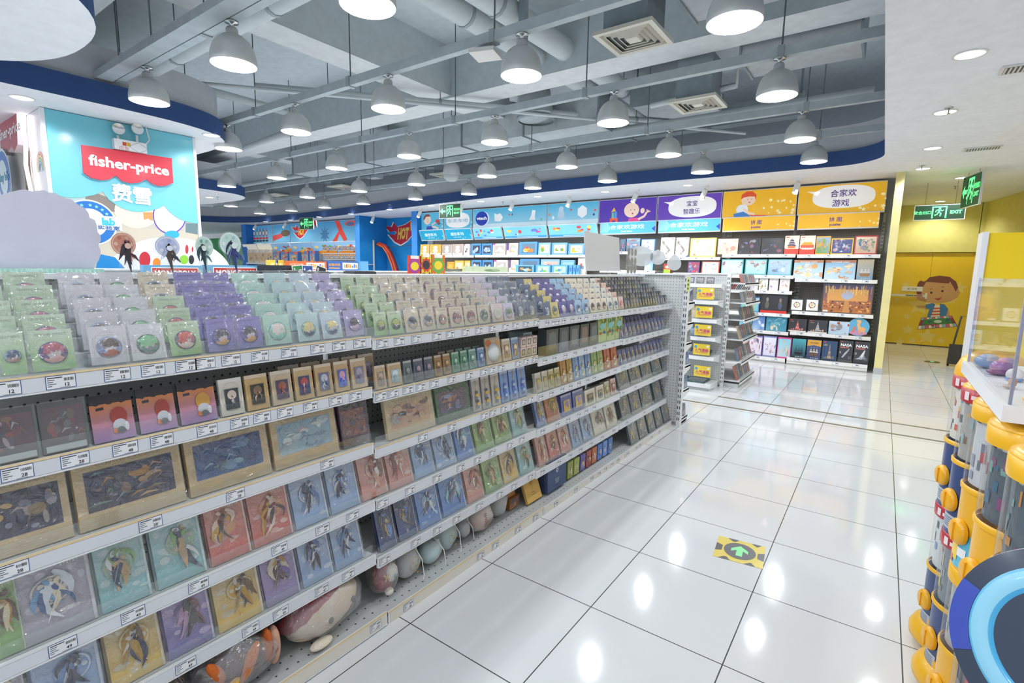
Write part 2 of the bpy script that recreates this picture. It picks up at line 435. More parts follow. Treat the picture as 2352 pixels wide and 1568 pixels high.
pipe([(-1.6, 3.9, 4.05), (-2.05, 3.95, 4.05), (-2.3, 3.9, 3.9), (-2.15, 3.9, 3.75)], .04, 'small bent drain pipe beside the larger air diffuser', bands=False)
pipe([(-.5, 2.9, 4.15), (-.5, 4.3, 4.15), (-.5, 4.3, 3.85), (-1.25, 4.35, 3.85), (-1.25, 4.35, 4.3)], .045, 'white pipe with two elbows over the second lamp rail', bands=False)
pipe([(-.2, 3.45, 3.7), (-2.0, 3.9, 3.7)], .035, 'white sprinkler branch pipe with a red end near the aisle ceiling', bands=False)
pipe([(-.2, 6.4, 3.95), (-1.6, 6.6, 3.95), (-1.6, 6.6, 3.75), (-2.7, 6.8, 3.75)], .035, 'stepped white pipe under the smaller air diffuser', bands=False)
pipe([(-16, 7.7, 3.85), (-6, 7.6, 3.85), (-5, 7.6, 3.7), (-.3, 7.5, 3.7)], .06, 'white pipe parallel to the last lamp rail', bands=False)
pipe([(-7.6, 2.7, 3.9), (-7.6, 4.6, 3.9), (-7.6, 4.6, 3.6), (-9.4, 4.8, 3.6)], .055, 'grey drain pipe with elbows behind the round canopy', bands=False)
def duct(a, c, label, col='c9d1d4'):
    t = thing('air_duct', label, 'duct'); m = MB(); m.mat = 'galv'; m.box(a, c, col); m.obj('duct_body', t)
    L = c[0] - a[0] if c[0] - a[0] > c[1] - a[1] else c[1] - a[1]; ax = 0 if c[0] - a[0] > c[1] - a[1] else 1
    n = max(1, int(L / 1.2))
    for k in range(n + 1):
        lo = list(a); hi = list(c); p = a[ax] + L * k / n
        lo[ax] = p - .012; hi[ax] = p + .012
        for q in range(3):
            if q != ax: lo[q] -= .02; hi[q] += .02
        f = MB(); f.mat = 'galv'; f.box(lo, hi, '929da2'); f.obj('flange', t)
    for k in range(2):
        for s in (0, 1):
            p = [a[0] + .05 + (c[0] - a[0] - .1) * k, a[1] + .05 + (c[1] - a[1] - .1) * s]
            if c[2] < 4.65:
                f = MB(); f.mat = 'galv'; f.tube([(p[0], p[1], c[2]), (p[0], p[1], 4.71)], .006, '6f797e', 6); f.obj('hanger_rod', t)
    return t
duct((-1.62, 4.25, 3.86), (-.45, 5.05, 4.45), 'boxy white air unit hanging behind the larger diffuser', 'c3c8cc')
duct((-1.5, 6.25, 3.9), (-.4, 6.9, 4.4), 'boxy white air unit hanging behind the smaller diffuser', 'c3c8cc')
duct((-11.5, 7.05, 3.72), (-3.6, 7.55, 4.15), 'long galvanised air duct across the far end of the open ceiling')
duct((-13, 8.8, 3.9), (-1.2, 9.02, 4.2), 'long dark air duct close above the lowered back ceiling', '8b969b')
duct((-3.2, 7.3, 3.95), (-2.2, 8.3, 4.2), 'flat white duct section above the middle of the last lamp rails', 'c0c6c9')
duct((-9.6, 7.7, 3.95), (-8.9, 8.6, 4.3), 'grey duct section running towards the back wall above the toy cars', 'a3adb2')
m = MB(); m.mat = 'galv'
t = thing('round_duct', 'round galvanised duct elbow near the middle of the ceiling', 'duct')
m.tube([(-4.75, 6.55, 4.35), (-4.6, 6.65, 4.3), (-4.5, 6.7, 4.15), (-4.45, 6.7, 3.85)], .26, 'bcc4c8', 20); m.obj('elbow', t)
m = MB(); m.mat = 'galv'; m.lathe([(.26, 0), (.29, .02), (.29, .05), (.26, .07)], (-4.45, 6.7, 3.79), '98a3a8', 24); m.obj('collar', t)

def diffuser(x, y, z, s, neck, label):
    t = thing('air_diffuser', label, 'air vent', (x, y, z))
    n = MB(); n.mat = 'galv'; q = s * .74
    n.box((-q, -q, .03), (q, q, neck), '8f9ba1'); n.obj('neck_box', t)
    p = MB(); p.mat = 'plastic'
    def sq(r0, z0, r1, z1, c):
        for k in range(4):
            R = Matrix.Rotation(k * PI / 2, 3, 'Z')
            p.add([tuple(R @ Vector(v)) for v in ((-r0, -r0, z0), (r0, -r0, z0), (r1, -r1, z1), (-r1, -r1, z1))], [(0, 1, 2, 3)], c)
    sq(s, 0, s * .84, .0, 'e3dfd2'); sq(s, 0, s, .03, 'dcd8ca'); sq(s * .84, 0, s * .8, .03, 'cfcabc')
    p.obj('frame', t)
    for i, r in enumerate((.7, .53, .36, .2)):
        p = MB(); p.mat = 'plastic'; sq(s * (r + .09), .035, s * r, -.004, 'ded9cb'); sq(s * r, -.004, s * (r - .015), .0, 'e6e2d6')
        if i == 3: p.poly([(-s * .19, -s * .19, 0), (s * .19, -s * .19, 0), (s * .19, s * .19, 0), (-s * .19, s * .19, 0)], 'e3dfd2')
        p.obj('louvre_ring', t)
    p = MB(); p.poly([(-s * .8, -s * .8, .032), (s * .8, -s * .8, .032), (s * .8, s * .8, .032), (-s * .8, s * .8, .032)], '22262a'); p.obj('backing', t)
    return t
for px, py, z, s, label in ((1455, 92, 3.62, .27, 'square cream air diffuser on a grey box neck, larger and nearer of two'), (1603, 242, 3.55, .27, 'square cream air diffuser on a grey box neck beyond the larger one'),
                        (1030, 404, 3.62, .3, 'cream air diffuser beside the hanging white globe speaker'), (790, 431, 3.6, .3, 'small cream air diffuser under the long duct, far end of the rails'), (640, 450, 3.55, .3, 'farthest cream air diffuser seen above the toy car signs')):
    p = onz(px, py, z); diffuser(p.x, p.y, z, s, min(.5, 4.65 - z), label)

# hanging globe speaker
p = onz(1037, 400, 3.45); t = thing('globe_speaker', 'white egg-shaped speaker hanging near the middle of the far ceiling', 'speaker', (p.x, p.y, 3.3))
m = MB(); m.mat = 'plastic'; m.lathe([(.001, 0), (.09, .015), (.15, .07), (.16, .12)], (0, 0, 0), 'b9bec0', 20); m.obj('grille', t)
m = MB(); m.mat = 'plastic'; m.lathe([(.165, .12), (.17, .2), (.15, .3), (.09, .37), (.001, .39)], (0, 0, 0), 'd5d8d8', 20); m.obj('body', t)
m = MB(); m.mat = 'galv'; m.tube([(0, 0, .38), (0, 0, 1.41)], .007, '7d878c', 6); m.obj('suspension_rod', t)
# white access point on the first rail
p = onx(1112, 112, -2.42); t = thing('wireless_router', 'flat square white box fixed under the first lamp rail', 'router', (-2.9, 3.58, 3.365), (0, 0, .3))
m = MB(); m.mat = 'plastic'; m.box((-.11, -.11, 0), (.11, .11, .03), 'ece9e4'); m.obj('case', t)
m = MB(); m.mat = 'plastic'; m.box((-.05, -.05, .03), (.05, .05, .062), 'b9bec0'); m.obj('bracket', t)

# ---------------------------------------------------------------- lamp rails and pendant lamps
ROWS = [(2.16, (-2.66, -4.28, -5.93)), (3.58, (-.91, -2.53, -4.13, -5.74, -7.36)), (5.2, (-.92, -2.48, -4.06, -5.58, -7.25, -9.0, -10.85)),
        (6.98, (-.95, -2.5, -4.06, -5.6, -7.3, -9.0, -10.85, -12.6, -14.4)), (8.42, (-.95, -2.46, -4.07, -5.63, -7.24, -8.85, -10.7, -12.3, -13.9, -15.6)),
        (.6, (-1.0, -2.6, -4.2)), (-1.0, (-1.0, -2.6, -4.2))]  # these two unseen rows are added to light the shelf fronts
RIM = 3.135
def pendant_proto():
    t = thing('pendant_lamp', '', 'lamp', (0, 0, RIM))
    sh = [(.166, 0), (.169, .004), (.166, .05), (.158, .095), (.142, .14), (.116, .178), (.08, .208), (.045, .223)]
    m = MB(); m.mat = 'alu'; m.lathe(sh, (0, 0, 0), 'dcdedc', 32); m.obj('shade', t)
    m = MB(); m.mat = 'reflector'; m.lathe([(.165, .001), (.162, .05), (.154, .093), (.138, .137), (.112, .174), (.076, .203), (.001, .205)], (0, 0, 0), '74787a', 32); m.obj('reflector', t)
    m = MB(); m.mat = 'alu'; m.lathe([(.045, .221), (.043, .262), (.034, .274), (.018, .278)], (0, 0, 0), 'cfd2d2', 20); m.obj('lamp_cap', t)
    m = MB(); m.mat = 'chrome'; m.lathe([(.016, .276), (.016, .302), (.05, .306), (.052, .314), (.001, .315)], (0, 0, 0), 'c9cccc', 20); m.obj('ceiling_plate', t)
    m = MB(); m.mat = 'bulb'; m.lathe([(.001, .09), (.04, .1), (.058, .125), (.05, .155), (.03, .195)], (0, 0, 0), 'f8fbff', 16); m.obj('bulb', t)
    return t
P0 = pendant_proto(); first = True
RN = ['nearest', 'second', 'third', 'fourth', 'last', 'rear', 'rearmost']
rn = ['first', 'second', 'third', 'fourth', 'fifth', 'sixth', 'seventh']
for ri, (y, xs) in enumerate(ROWS):
    t = thing('lamp_rail', 'grey steel lamp rail carrying the %s row of pendants' % ['nearest', 'second', 'third', 'fourth', 'farthest', 'row behind the viewer of', 'rearmost'][ri], 'lamp rail')
    x0, x1 = (-18.5 if ri < 5 else -8), -.16
    m = MB(); m.mat = 'galv'; m.box((x0, y - .035, RIM + .317), (x1, y + .035, RIM + .40), 'bcc6ca'); m.obj('rail', t)
    for k in range(int((x1 - x0) / 1.9)):
        x = x1 - .75 - 1.9 * k
        if x < -13: break
        h = MB(); h.mat = 'galv'; h.box((x - .025, y - .045, RIM + .308), (x + .025, y + .045, RIM + .41), 'a8b1b5'); h.tube([(x, y, RIM + .41), (x, y, 4.71)], .007, '6f797e', 6); h.obj('hanger', t)
    for i, x in enumerate(xs):
        o = P0 if first else copy_tree(P0); first = False
        o.location = (x, y, RIM)
        o['label'] = 'brushed metal dome pendant, %s from the side aisle on the %s rail' % (ORD[i], rn[ri]) if ri < 5 else 'added unseen brushed metal dome pendant on the %s rail behind, %s from the side aisle' % (rn[ri], ORD[i])
        o['group'] = 'dome pendants on the %s rail' % rn[ri]
        lamp('pendant_glow', 'POINT', (0, 0, .045), PENDANT_W, (.94, .975, 1), .035, o)
# wide flat tray beside the first rail, cable trays
t = thing('cable_tray', 'wide flat white cable tray beside the nearest lamp rail', 'cable tray')
m = MB(); m.mat = 'galv'; m.box((-16, 1.95, 3.43), (.0, 2.09, 3.5), 'b7bfc3'); m.obj('tray', t)
for k in range(6):
    h = MB(); h.mat = 'galv'; h.tube([(-1.4 - 2 * k, 2.02, 3.5), (-1.4 - 2 * k, 2.02, 4.71)], .007, '6f797e', 6); h.obj('hanger_rod', t)
t = thing('ceiling_post', 'grey slotted steel post standing between ceiling and rails', 'post', (-3.25, 4.62, 3.6))
m = MB(); m.mat = 'galv'; m.box((-.035, -.035, 0), (.035, .035, 1.08), '95a0a6'); m.obj('post', t)
m = MB(); m.mat = 'galv'; m.box((-.12, -.08, 1.06), (.12, .08, 1.1), '8d979c'); m.obj('top_plate', t)

# ---------------------------------------------------------------- downlights in the lowered ceilings
dproto = None
def downlight(x, y, label, r=.085, on=True, power=None):
    global dproto
    if dproto is None:
        dproto = thing('downlight', '', 'ceiling light', (0, 0, SOF))
        m = MB(); m.mat = 'plastic'; m.lathe([(.1, -.001), (.1, -.008), (.086, -.008), (.083, .0)], (0, 0, 0), 'f4f4f2', 28); m.obj('trim_ring', dproto)
        m = MB(); m.mat = 'downdisc'; m.lathe([(.084, -.003), (.0005, -.004)], (0, 0, 0), 'fffdf6', 28); m.obj('diffuser', dproto); o = dproto
    else: o = copy_tree(dproto)
    o.location = (x, y, SOF); o['label'] = label; o['group'] = 'round downlights'
    lamp('downlight_glow', 'SPOT', (0, 0, -.02), power or DOWN_W, (.97, .985, 1), .08, o, angle=2.6, blend=.6)
    return o
for i, (px, py) in enumerate(((2228, 124), (2171, 257), (2142, 340), (2120, 387), (2209, 408), (2160, 462))):
    p = onz(px, py, SOF); downlight(p.x, p.y, 'round white downlight over the side aisle, %s from the viewer' % ORD[i], power=DOWN_W * (1 if i < 3 else 5))
for i, (px, py) in enumerate(((1390, 440), (1580, 425), (1235, 451), (1105, 462), (990, 472), (895, 481), (806, 491), (733, 498), (667, 505), (610, 509))):
    p = onz(px, py, SOF); downlight(p.x, max(p.y, 9.45), 'round downlight in the back ceiling, %s from the yellow signs' % ORD[[1, 0, 2, 3, 4, 5, 6, 7, 8, 9][i]])
for i, (px, py, w) in enumerate(((50, 224, 'near end of the canopy over the turquoise pillar'), (485, 310, 'rounded far tip of the canopy over the turquoise pillar'), (481, 453, 'small canopy beyond the turquoise pillar'))):
    p = onz(px, py, SOF); downlight(p.x, p.y, 'round downlight in the ' + w)
downlight(.3, 2.6, 'round downlight over the side aisle above the viewer'); downlight(.3, .4, 'round downlight over the side aisle behind the viewer')

# track spots along the back ceiling
sproto = None
for i, (px, py, tx, tz) in enumerate(((1832, 412, -.9, 1.5), (1619, 430, -2.2, 1.6), (1461, 437, -3.2, 1.9), (1309, 449, -5.3, 1.7), (1177, 459, -7.0, 1.7), (1060, 470, -9.0, 1.7), (965, 483, -10.3, 1.7), (857, 510, -13.4, 1.5), (655, 513, -17.0, 1.4), (587, 517, -19.6, 1.4))):
    p = onz(px, py, SOF - .01)
    if sproto is None:
        sproto = thing('track_spotlight', '', 'spotlight'); o = sproto
        m = MB(); m.mat = 'plastic'; m.box((-.07, -.018, -.035), (.07, .018, 0), 'f1f1ef'); m.obj('track_adapter', o)
        m = MB(); m.mat = 'plastic'; m.tube([(0, 0, -.03), (0, 0, -.1)], .012, 'e8e8e6', 8); m.obj('stem', o)
        m = MB(); m.mat = 'plastic'; m.M = Matrix.Translation((0, 0, -.1)) @ Matrix.Rotation(-.5, 4, 'X')
        m.lathe([(.001, .04), (.045, .035), (.047, 0), (.047, -.1), (.048, -.105), (.047, -.11), (.047, -.16), (.042, -.163)], (0, .0, 0), 'f3f3f1', 20); m.obj('head', o)
        m = MB(); m.mat = 'ledglow'; m.M = Matrix.Translation((0, 0, -.1)) @ Matrix.Rotation(-.5, 4, 'X')
        m.lathe([(.042, -.155), (.0005, -.153)], (0, 0, 0), 'ffe9c8', 20); m.obj('lens', o)
    else: o = copy_tree(sproto)
    Y = min(max(p.y, 9.3), 10.0) if i < 7 else 10.55
    X = xat(px, Y, 3.1)
    o.location = (X, Y, SOF); o.rotation_euler = (0, 0, math.atan2(X - tx, 1.0) * .6)
    o['label'] = 'white cylinder track spotlight, %s from the yellow partition along the back ceiling' % ORD[i]; o['group'] = 'track spotlights on the back ceiling'
    lamp('track_beam', 'SPOT', (X, Y - .1, 2.98), TRACK_W * (1.4 if i < 3 else 1), (1, .84, .62), .04, None, (tx, 10.5 if i < 7 else 10.9, tz), 1.0, .8)
# ================================================================ printed art (plain stand-ins: discs, ribbons, leaves, no figures)
def medal(m, R, u, v, a, b, cols, w):
    m.ell(u, v, a, b, cols[0], w, n=20); m.ring(u, v, a * .93, b * .93, a * .1, cols[1], w + .0003)
    k = R.randint(5, 8)
    for i in range(k):
        t = 2 * PI * i / k; m.ell(u + a * .6 * math.cos(t), v + b * .6 * math.sin(t), a * .17, b * .17, cols[1 + i % (len(cols) - 1)], w + .0005, n=8)
def ribbons(m, R, u, v, h, w_, cols, w, n=7):
    """a bundle of curved ribbons and leaves hanging round an upright stem"""
    sw = R.uniform(-.25, .25)
    for i in range(n):
        x0 = u + R.uniform(-.18, .18) * w_; y0 = v + h * R.uniform(.05, .42)
        dx = R.uniform(-.45, .45) * w_; dy = -h * R.uniform(.25, .6)
        c = R.uniform(-.25, .25) * w_
        P = [(x0 + dx * t + c * math.sin(PI * t) + sw * w_ * t * .4, y0 + dy * t) for t in (0, .2, .4, .6, .8, 1)]
        k = h * R.uniform(.02, .055); m.strip(P, [k * .5, k * 1.2, k * 1.3, k, k * .6, k * .15], cols[i % len(cols)], w + .0004 * i)
    for i in range(4):
        t = R.uniform(0, 2 * PI); m.ell(u + R.uniform(-.16, .16) * w_, v + h * R.uniform(.12, .38), h * .06, h * .035, cols[(i + 1) % len(cols)], w + .0004 * n, n=8, rot=t)
    P = [(u - .3 * w_ * q + sw * .1, v + h * (-.35 + .62 * t)) for t, q in ((0, 1), (.5, .2), (1, -.6))]
    m.strip(P, [h * .004, h * .009, h * .004], mix(cols[0], 'ffffff', .3), w + .0004 * (n + 1))
def scenery(m, R, u0, v0, u1, v1, cols, w, n=26):
    W, H = u1 - u0, v1 - v0
    m.poly([(u0, -w, v0), (u1, -w, v0), (u1, -w, v1), (u0, -w, v1)], [[cols[0], mix(cols[0], cols[1], .5), cols[1], cols[1]]])
    for i in range(n):
        a = R.uniform(.025, .13) * W; bb = R.uniform(.03, .17) * H; u = R.uniform(u0 + a, u1 - a); v = R.uniform(v0 + bb, v1 - bb)
        c = mix(cols[R.randrange(len(cols))], cols[R.randrange(len(cols))], R.random() * .6)
        k = R.random()
        if k < .55: m.ell(u, v, a, min(bb, H * .3), c, w + .0002 + .0001 * i, n=9, rot=R.uniform(-.4, .4) if a < .1 * W else 0)
        else: m.strip([(u - a, v - bb * .6), (u - a * .2, v + bb * .5), (u + a, v + bb * R.uniform(-.5, .9))], [H * .004, H * .03, H * .006], c, w + .0002 + .0001 * i)

# ================================================================ long display shelving in the middle of the shop
GX = -2.055
BAYS = [(.09, 1.39), (1.39, 2.69), (2.69, 3.995), (3.995, 5.2)]
LV = [[1.303, 1.085, .836, .572, .317, .066], [1.290, 1.058, .808, .568, .29, .056], [1.274, 1.03, .797, .56, .277, .052], [1.272, 1.022, .798, .575, .282, .05]]
LIPX = [-1.73] * 5 + [-1.662]
bayname = ['nearest bay', 'second bay', 'third bay', 'end bay']
SH = ['top shelf', 'second shelf', 'third shelf', 'fourth shelf', 'fifth shelf', 'bottom shelf']
def price_tag(parent, y, z, x, num, wd=.062, ht=.036, full=True):
    m = MB(Matrix.Translation((x, y, z)) @ Matrix.Rotation(PI / 2, 4, 'Z'))
    m.rect(-wd / 2, -ht / 2, wd / 2, ht / 2, '3f5a9c', .0006); m.rect(-wd / 2 + .0016, -ht / 2 + .0016, wd / 2 - .0016, ht / 2 - .0016, 'eef0f3', .0009)
    if full:
        for k, (a, bb) in enumerate(((-.88, .1), (-.88, -.4), (-.88, -.5), (-.88, -.3), (-.88, -.6))):
            v = ht * (.30 - .15 * k); m.rect(wd / 2 * a, v, wd / 2 * bb, v + ht * (.055 if k else .07), '5a6070' if k else '2d323c', .0011)
        q = random.Random(int(y * 1000))
        u = wd * .1
        while u < wd * .42:
            d = q.choice((.0006, .0009, .0014)); m.rect(u, ht * .05, u + d, ht * .27, '23262c', .0011); u += d + q.choice((.0005, .0009))
        m.text(num, wd * .2, -ht * .34, ht * .34, '15171c', .0011, bold=.02)
        m.rect(-wd * .05, -ht * .43, wd * .3, -ht * .40, '6a7080', .0011)
    else:
        m.rect(wd * .08, -ht * .02, wd * .4, ht * .25, '555a64', .0011); m.rect(-wd * .42, ht * .0, -wd * .05, ht * .3, '9aa0aa', .0011)
        m.text(num, wd * .2, -ht * .36, ht * .34, '15171c', .0011, bold=.02)
    return m.obj('price_tag', parent)
TAGS = [
    [[(10, '12'), (140, '12'), (270, '12'), (352, '12'), (428, '12'), (471, '12'), (531, '12'), (597, '12'), (664, '12'), (730, '12'), (779, '12'), (826, '12')],
     [(40, '28'), (173, '28'), (288, '48'), (372, '48'), (476, '48'), (550, '28'), (602, '28'), (655, '34'), (713, '34'), (771, '34'), (816, '34')],
     [(30, '28'), (346, '28'), (541, '28'), (752, '28')], [(145, '49'), (306, '49'), (456, '49'), (642, '49'), (741, '49'), (810, '49')], [(20, '49'), (150, '49'), (427, '49'), (576, '49'), (645, '49'), (739, '47'), (800, '47')], [(863, '169')]],
    [[(878, '12'), (917, '12'), (956, '12'), (1003, '12'), (1034, '12'), (1069, '12'), (1100, '12'), (1131, '12'), (1161, '12'), (1184, '12'), (1208, '12'), (1232, '12')],
     [(875, '34'), (903, '34'), (937, '34'), (966, '40'), (997, '40'), (1037, '40'), (1077, '36'), (1111, '36'), (1130, '36'), (1151, '36'), (1190, '36'), (1208, '36'), (1228, '36')],
     [(872, '28'), (971, '28'), (1038, '28'), (1112, '36'), (1132, '36'), (1157, '36'), (1180, '36'), (1203, '36'), (1218, '36')],
     [(879, '49'), (942, '49'), (1004, '49'), (1058, '49'), (1097, '49'), (1131, '49'), (1171, '49'), (1199, '49')], [(884, '47'), (955, '47'), (1005, '47'), (1049, '47'), (1101, '49'), (1148, '49'), (1181, '49'), (1219, '49')], [(938, '88'), (1104, '88'), (1138, '88'), (1190, '88'), (1230, '68')]],
    [[(x, '12') for x in (1257, 1272, 1281, 1295, 1315, 1331, 1347, 1366, 1380, 1395, 1407, 1420, 1433)], [(x, '36') for x in (1252, 1274, 1299, 1321, 1345, 1366, 1388, 1408, 1427)],
     [(x, '36') for x in (1243, 1267, 1292, 1311, 1330, 1350, 1365, 1397, 1413)], [(x, '49') for x in (1247, 1281, 1305, 1330, 1347, 1365)], [(x, '49') for x in (1247, 1284, 1310, 1334, 1358, 1383, 1410)], [(x, '68') for x in (1277, 1323, 1360, 1376, 1391, 1406, 1420)]],
    [[(x, '9') for x in (1446, 1458, 1470, 1481, 1491, 1500, 1511, 1522, 1531, 1540, 1549)], [(x, '36') for x in (1440, 1452, 1464, 1476, 1488, 1500, 1512, 1524, 1538)], [(x, '36') for x in (1434, 1448, 1462, 1478, 1494, 1510, 1526)], [(x, '49') for x in (1431, 1460, 1500)], [(x, '49') for x in (1440, 1480)], [(x, '68') for x in (1442, 1462, 1470, 1497, 1515)]]]
for bi, (y0, y1) in enumerate(BAYS):
    t = thing('display_shelving', 'white six-level display shelving unit, %s of the long run' % bayname[bi], 'shelving')
    m = MB(); m.box((GX - .012, y0 + .02, .02), (GX, y1 - .02, 1.54), '8f9496', 'peg_y'); m.obj('back_panel', t)
    m = MB(); m.mat = 'steel'; m.box((GX - .2, y0, 1.54), (GX + .02, y1, 1.556), 'eceeef'); m.obj('top_board', t)
    m = MB(); m.mat = 'steel'; m.box((GX - .03, y0 + .001, 0), (GX + .008, y0 + .019, 1.54), 'd9dcdd')
    for k in range(27):
        for s in (.006, .014): m.poly([(GX + .009, y0 + s - .002, .06 + k * .055), (GX + .009, y0 + s + .002, .06 + k * .055), (GX + .009, y0 + s + .002, .085 + k * .055), (GX + .009, y0 + s - .002, .085 + k * .055)], '2f3336')
    m.obj('upright', t)
    for k, z in enumerate(LV[bi]):
        X = LIPX[k]; lip = .046 if k < 5 else .06
        m = MB(); m.mat = 'steel'
        m.box((GX + .01, y0 + .004, z - .022), (X - .004, y1 - .004, z - .006), 'e3e5e6' if k < 5 else 'c9cccc')
        m.box((X - .008, y0 + .004, z - lip), (X, y1 - .004, z), 'eff1f2')
        m.box((X - .002, y0 + .006, z - .004), (X + .003, y1 - .006, z + .001), 'ead2a4' if (bi < 2 and k in (0, 1, 2, 5)) else 'e8eaea')
        m.box((X - .002, y0 + .006, z - lip - .001), (X + .004, y1 - .006, z - lip + .003), 'e8eaec')
        if k == 5:
            for i in range(int((y1 - y0) / .045)):
                for j in range(2):
                    yy = y0 + .04 + .045 * i; xx = X - .05 - .05 * j
                    m.poly([(xx + .005 * math.cos(q * PI / 3), yy + .005 * math.sin(q * PI / 3), z - .0055) for q in range(6)], '55595b')
            m.box((GX, y0 + .01, 0), (X - .015, y1 - .01, z - lip), 'b9bdbf')
        so = m.obj('shelf', t)
        g = MB(); g.mat = 'plastic'; g.box((X + .0005, y0 + .012, z - lip + .004), (X + .002, y1 - .012, z - .005), 'dcdfe6' if k != 5 else 'e5e0d4'); g.obj('price_channel', so)
        if 0 < k < 5 or (k == 0):
            g = MB(); h = .045 if k else .03
            if k in (1, 2) and bi == 2: h = .075
            g.box((X - .012, y0 + .015, z - .004), (X - .0095, y1 - .015, z + h), 'ffffff', 'acrylic')
            g.obj('clear_front_guard', so)
        for px, num in TAGS[bi][k]:
            y = yat(px, X + .002, z - lip / 2)
            if y0 + .03 < y < y1 - .03: price_tag(so, y, z - lip / 2 + (.0005 if k != 5 else .0), X + .0021, num, full=bi < 2, **({} if bi < 2 else dict(wd=.052, ht=.033)))
# end panel of the run
t = thing('gondola_end', 'white perforated end panel with slotted post closing the long shelving run', 'panel')
m = MB(); m.box((GX - .3, 5.24, .03), (-1.6, 5.252, 1.56), 'd9dbdb', 'peg_x'); m.obj('perforated_sheet', t)
m = MB(); m.mat = 'steel'; m.box((-1.625, 5.215, 0), (-1.585, 5.275, 1.562), 'eceeef')
for k in range(25):
    for s in (-.010, .010): m.box((-1.605 + s - .004, 5.2135, .06 + .06 * k), (-1.605 + s + .004, 5.216, .092 + .06 * k), '3c4043')
m.obj('slotted_post', t)
m = MB(); m.mat = 'steel'; m.box((GX - .3, 5.21, 1.56), (-1.585, 5.28, 1.575), 'f1f2f3'); m.obj('top_cap', t)
m = MB(); m.mat = 'plastic'; m.box((-1.597, 5.206, 1.40), (-1.572, 5.213, 1.545), 'dbe58a')
for k in range(3): m.ell(-1.5845, 1.43 + .04 * k, .007, .012, '4a5a2a', -5.2055, n=10)
m.obj('green_sticker', t)['label'] = 'pale green sticker strip'

# ---------------------------------------------------------------- stepped racks and badge cards on the top shelf
NT = 5; SX, SZ = .053, .037
for bi, (y0, y1) in enumerate(BAYS):
    z = LV[bi][0]; t = thing('stepped_rack', 'clear stepped rack holding tiers of badge cards on the top shelf, %s' % bayname[bi], 'rack')
    for k in range(NT + (bi == 3)):
        m = MB(); m.mat = 'frost'
        x = -1.752 - SX * k
        m.box((x - .05, y0 + .02, z - .004 + SZ * k), (x + .002, y1 - .02, z - .001 + SZ * k), 'ffffff'); m.box((x - .05, y0 + .02, z - .004 + SZ * k), (x - .048, y1 - .02, z - .003 + SZ * (k + 1)), 'ffffff')
        m.obj('step', t)
    for k in range(4):
        m = MB(); yy = y0 + .02 + (y1 - y0 - .04) * k / 3
        m.add([(-1.748, yy, z), (-1.748, yy, z + .06), (-2.0, yy, z + .06 + SZ * 4.6), (-2.0, yy, z)], [(0, 1, 2, 3)], 'ffffff', 'acrylic'); m.obj('divider', t)

def badge_mesh(seed, r, bg, main, acc, rough='badge'):
    """domed round badge printed with patches of colour"""
    R = random.Random(seed); n = 20; rings = [(0.0, 1.0), (.25, .97), (.5, .87), (.72, .69), (.9, .4), (1.0, 0.0)]
    m = MB(); m.mat = rough; vs = []; fs = []; cl = []
    for f, h in rings:
        for i in range(n):
            a = 2 * PI * i / n; vs.append((f * r * math.cos(a) + (0 if f else 0), -.002 - .007 * h, r + f * r * math.sin(a)))
    ph = R.uniform(-.35, .35)
    for j in range(5):
        for i in range(n):
            a = 2 * PI * (i + .5) / n; f = (rings[j][0] + rings[j + 1][0]) / 2; x, y = f * math.cos(a), f * math.sin(a)
            s = math.sin(5 * x + 3 * ph) * .3 + math.sin(7 * y + 9 * ph) * .25
            if j == 4: c = bg if R.random() < .7 else mix(bg, main, .5)
            elif y > -.05 + s * .5 and abs(x - ph * .3) < .68: c = main
            elif y < -.35 + s * .3: c = acc
            else: c = mix(bg, 'f3e6da', .55) if abs(x) < .4 and y < .1 else mix(bg, main, R.random() * .5)
            cl.append(C(mix(c, 'ffffff', R.uniform(0, .12)))); fs.append((j * n + i, j * n + (i + 1) % n, (j + 1) * n + (i + 1) % n, (j + 1) * n + i))
    m.add(vs, fs, cl, None, True)
    m.lathe([(r, 0), (r, .003)], (0, .0005, r), 'b9bcc0', n, 'chrome', axis='y')
    return m.mesh('badge')
def card_mesh(w, h, col, txt, seed):
    m = MB(); m.mat = 'wrapped'
    m.box((-w / 2, 0, 0), (w / 2, .0022, h), col)
    lo, hi = (mix(col, '7fbf52', .75), col) if txt == 'g' else (col, col)
    m.poly([(-w / 2, -.0002, 0), (w / 2, -.0002, 0), (w / 2, -.0002, h), (-w / 2, -.0002, h)], [[lo, lo, hi, hi]])
    ink = mix(col, '30343a', .6)
    if txt: m.text('GENSHIN IMPACT', 0, h * .86, h * .085, ink, .0004, width=w * .72)
    m.ring(0, h * .46, w * .47, w * .47, w * .012, mix(col, ink, .25), .0003, n=24)
    for s in (-1, 1): m.rect(s * w * .40 - .0004, h * .1, s * w * .40 + .0004, h * .72, mix(col, ink, .5), .0003)
    m.rect(-w * .3, h * .75, w * .3, h * .757, mix(col, ink, .4), .0003)
    return m.mesh('backing_card')
def sleeve_mesh(w, h):
    m = MB(); m.mat = 'film'; R = random.Random(int(w * 9999)); nx, nz = 6, 6; vs = []; fs = []
    for j in range(nz + 1):
        for i in range(nx + 1):
            e = i in (0, nx) or j in (0, nz)
            d = math.hypot((i - nx / 2) / nx, (j - nz * .46) / nz)
            vs.append(((i / nx - .5) * (w + .014), -.0035 - (0 if e else max(0, .0095 - .016 * d)) - R.uniform(0, .0012), -.002 + (h + .012) * j / nz))
    for j in range(nz):
        for i in range(nx): fs.append((j * (nx + 1) + i, j * (nx + 1) + i + 1, (j + 1) * (nx + 1) + i + 1, (j + 1) * (nx + 1) + i))
    m.add(vs, fs, 'ffffff', None, True); return m.mesh('clear_sleeve')
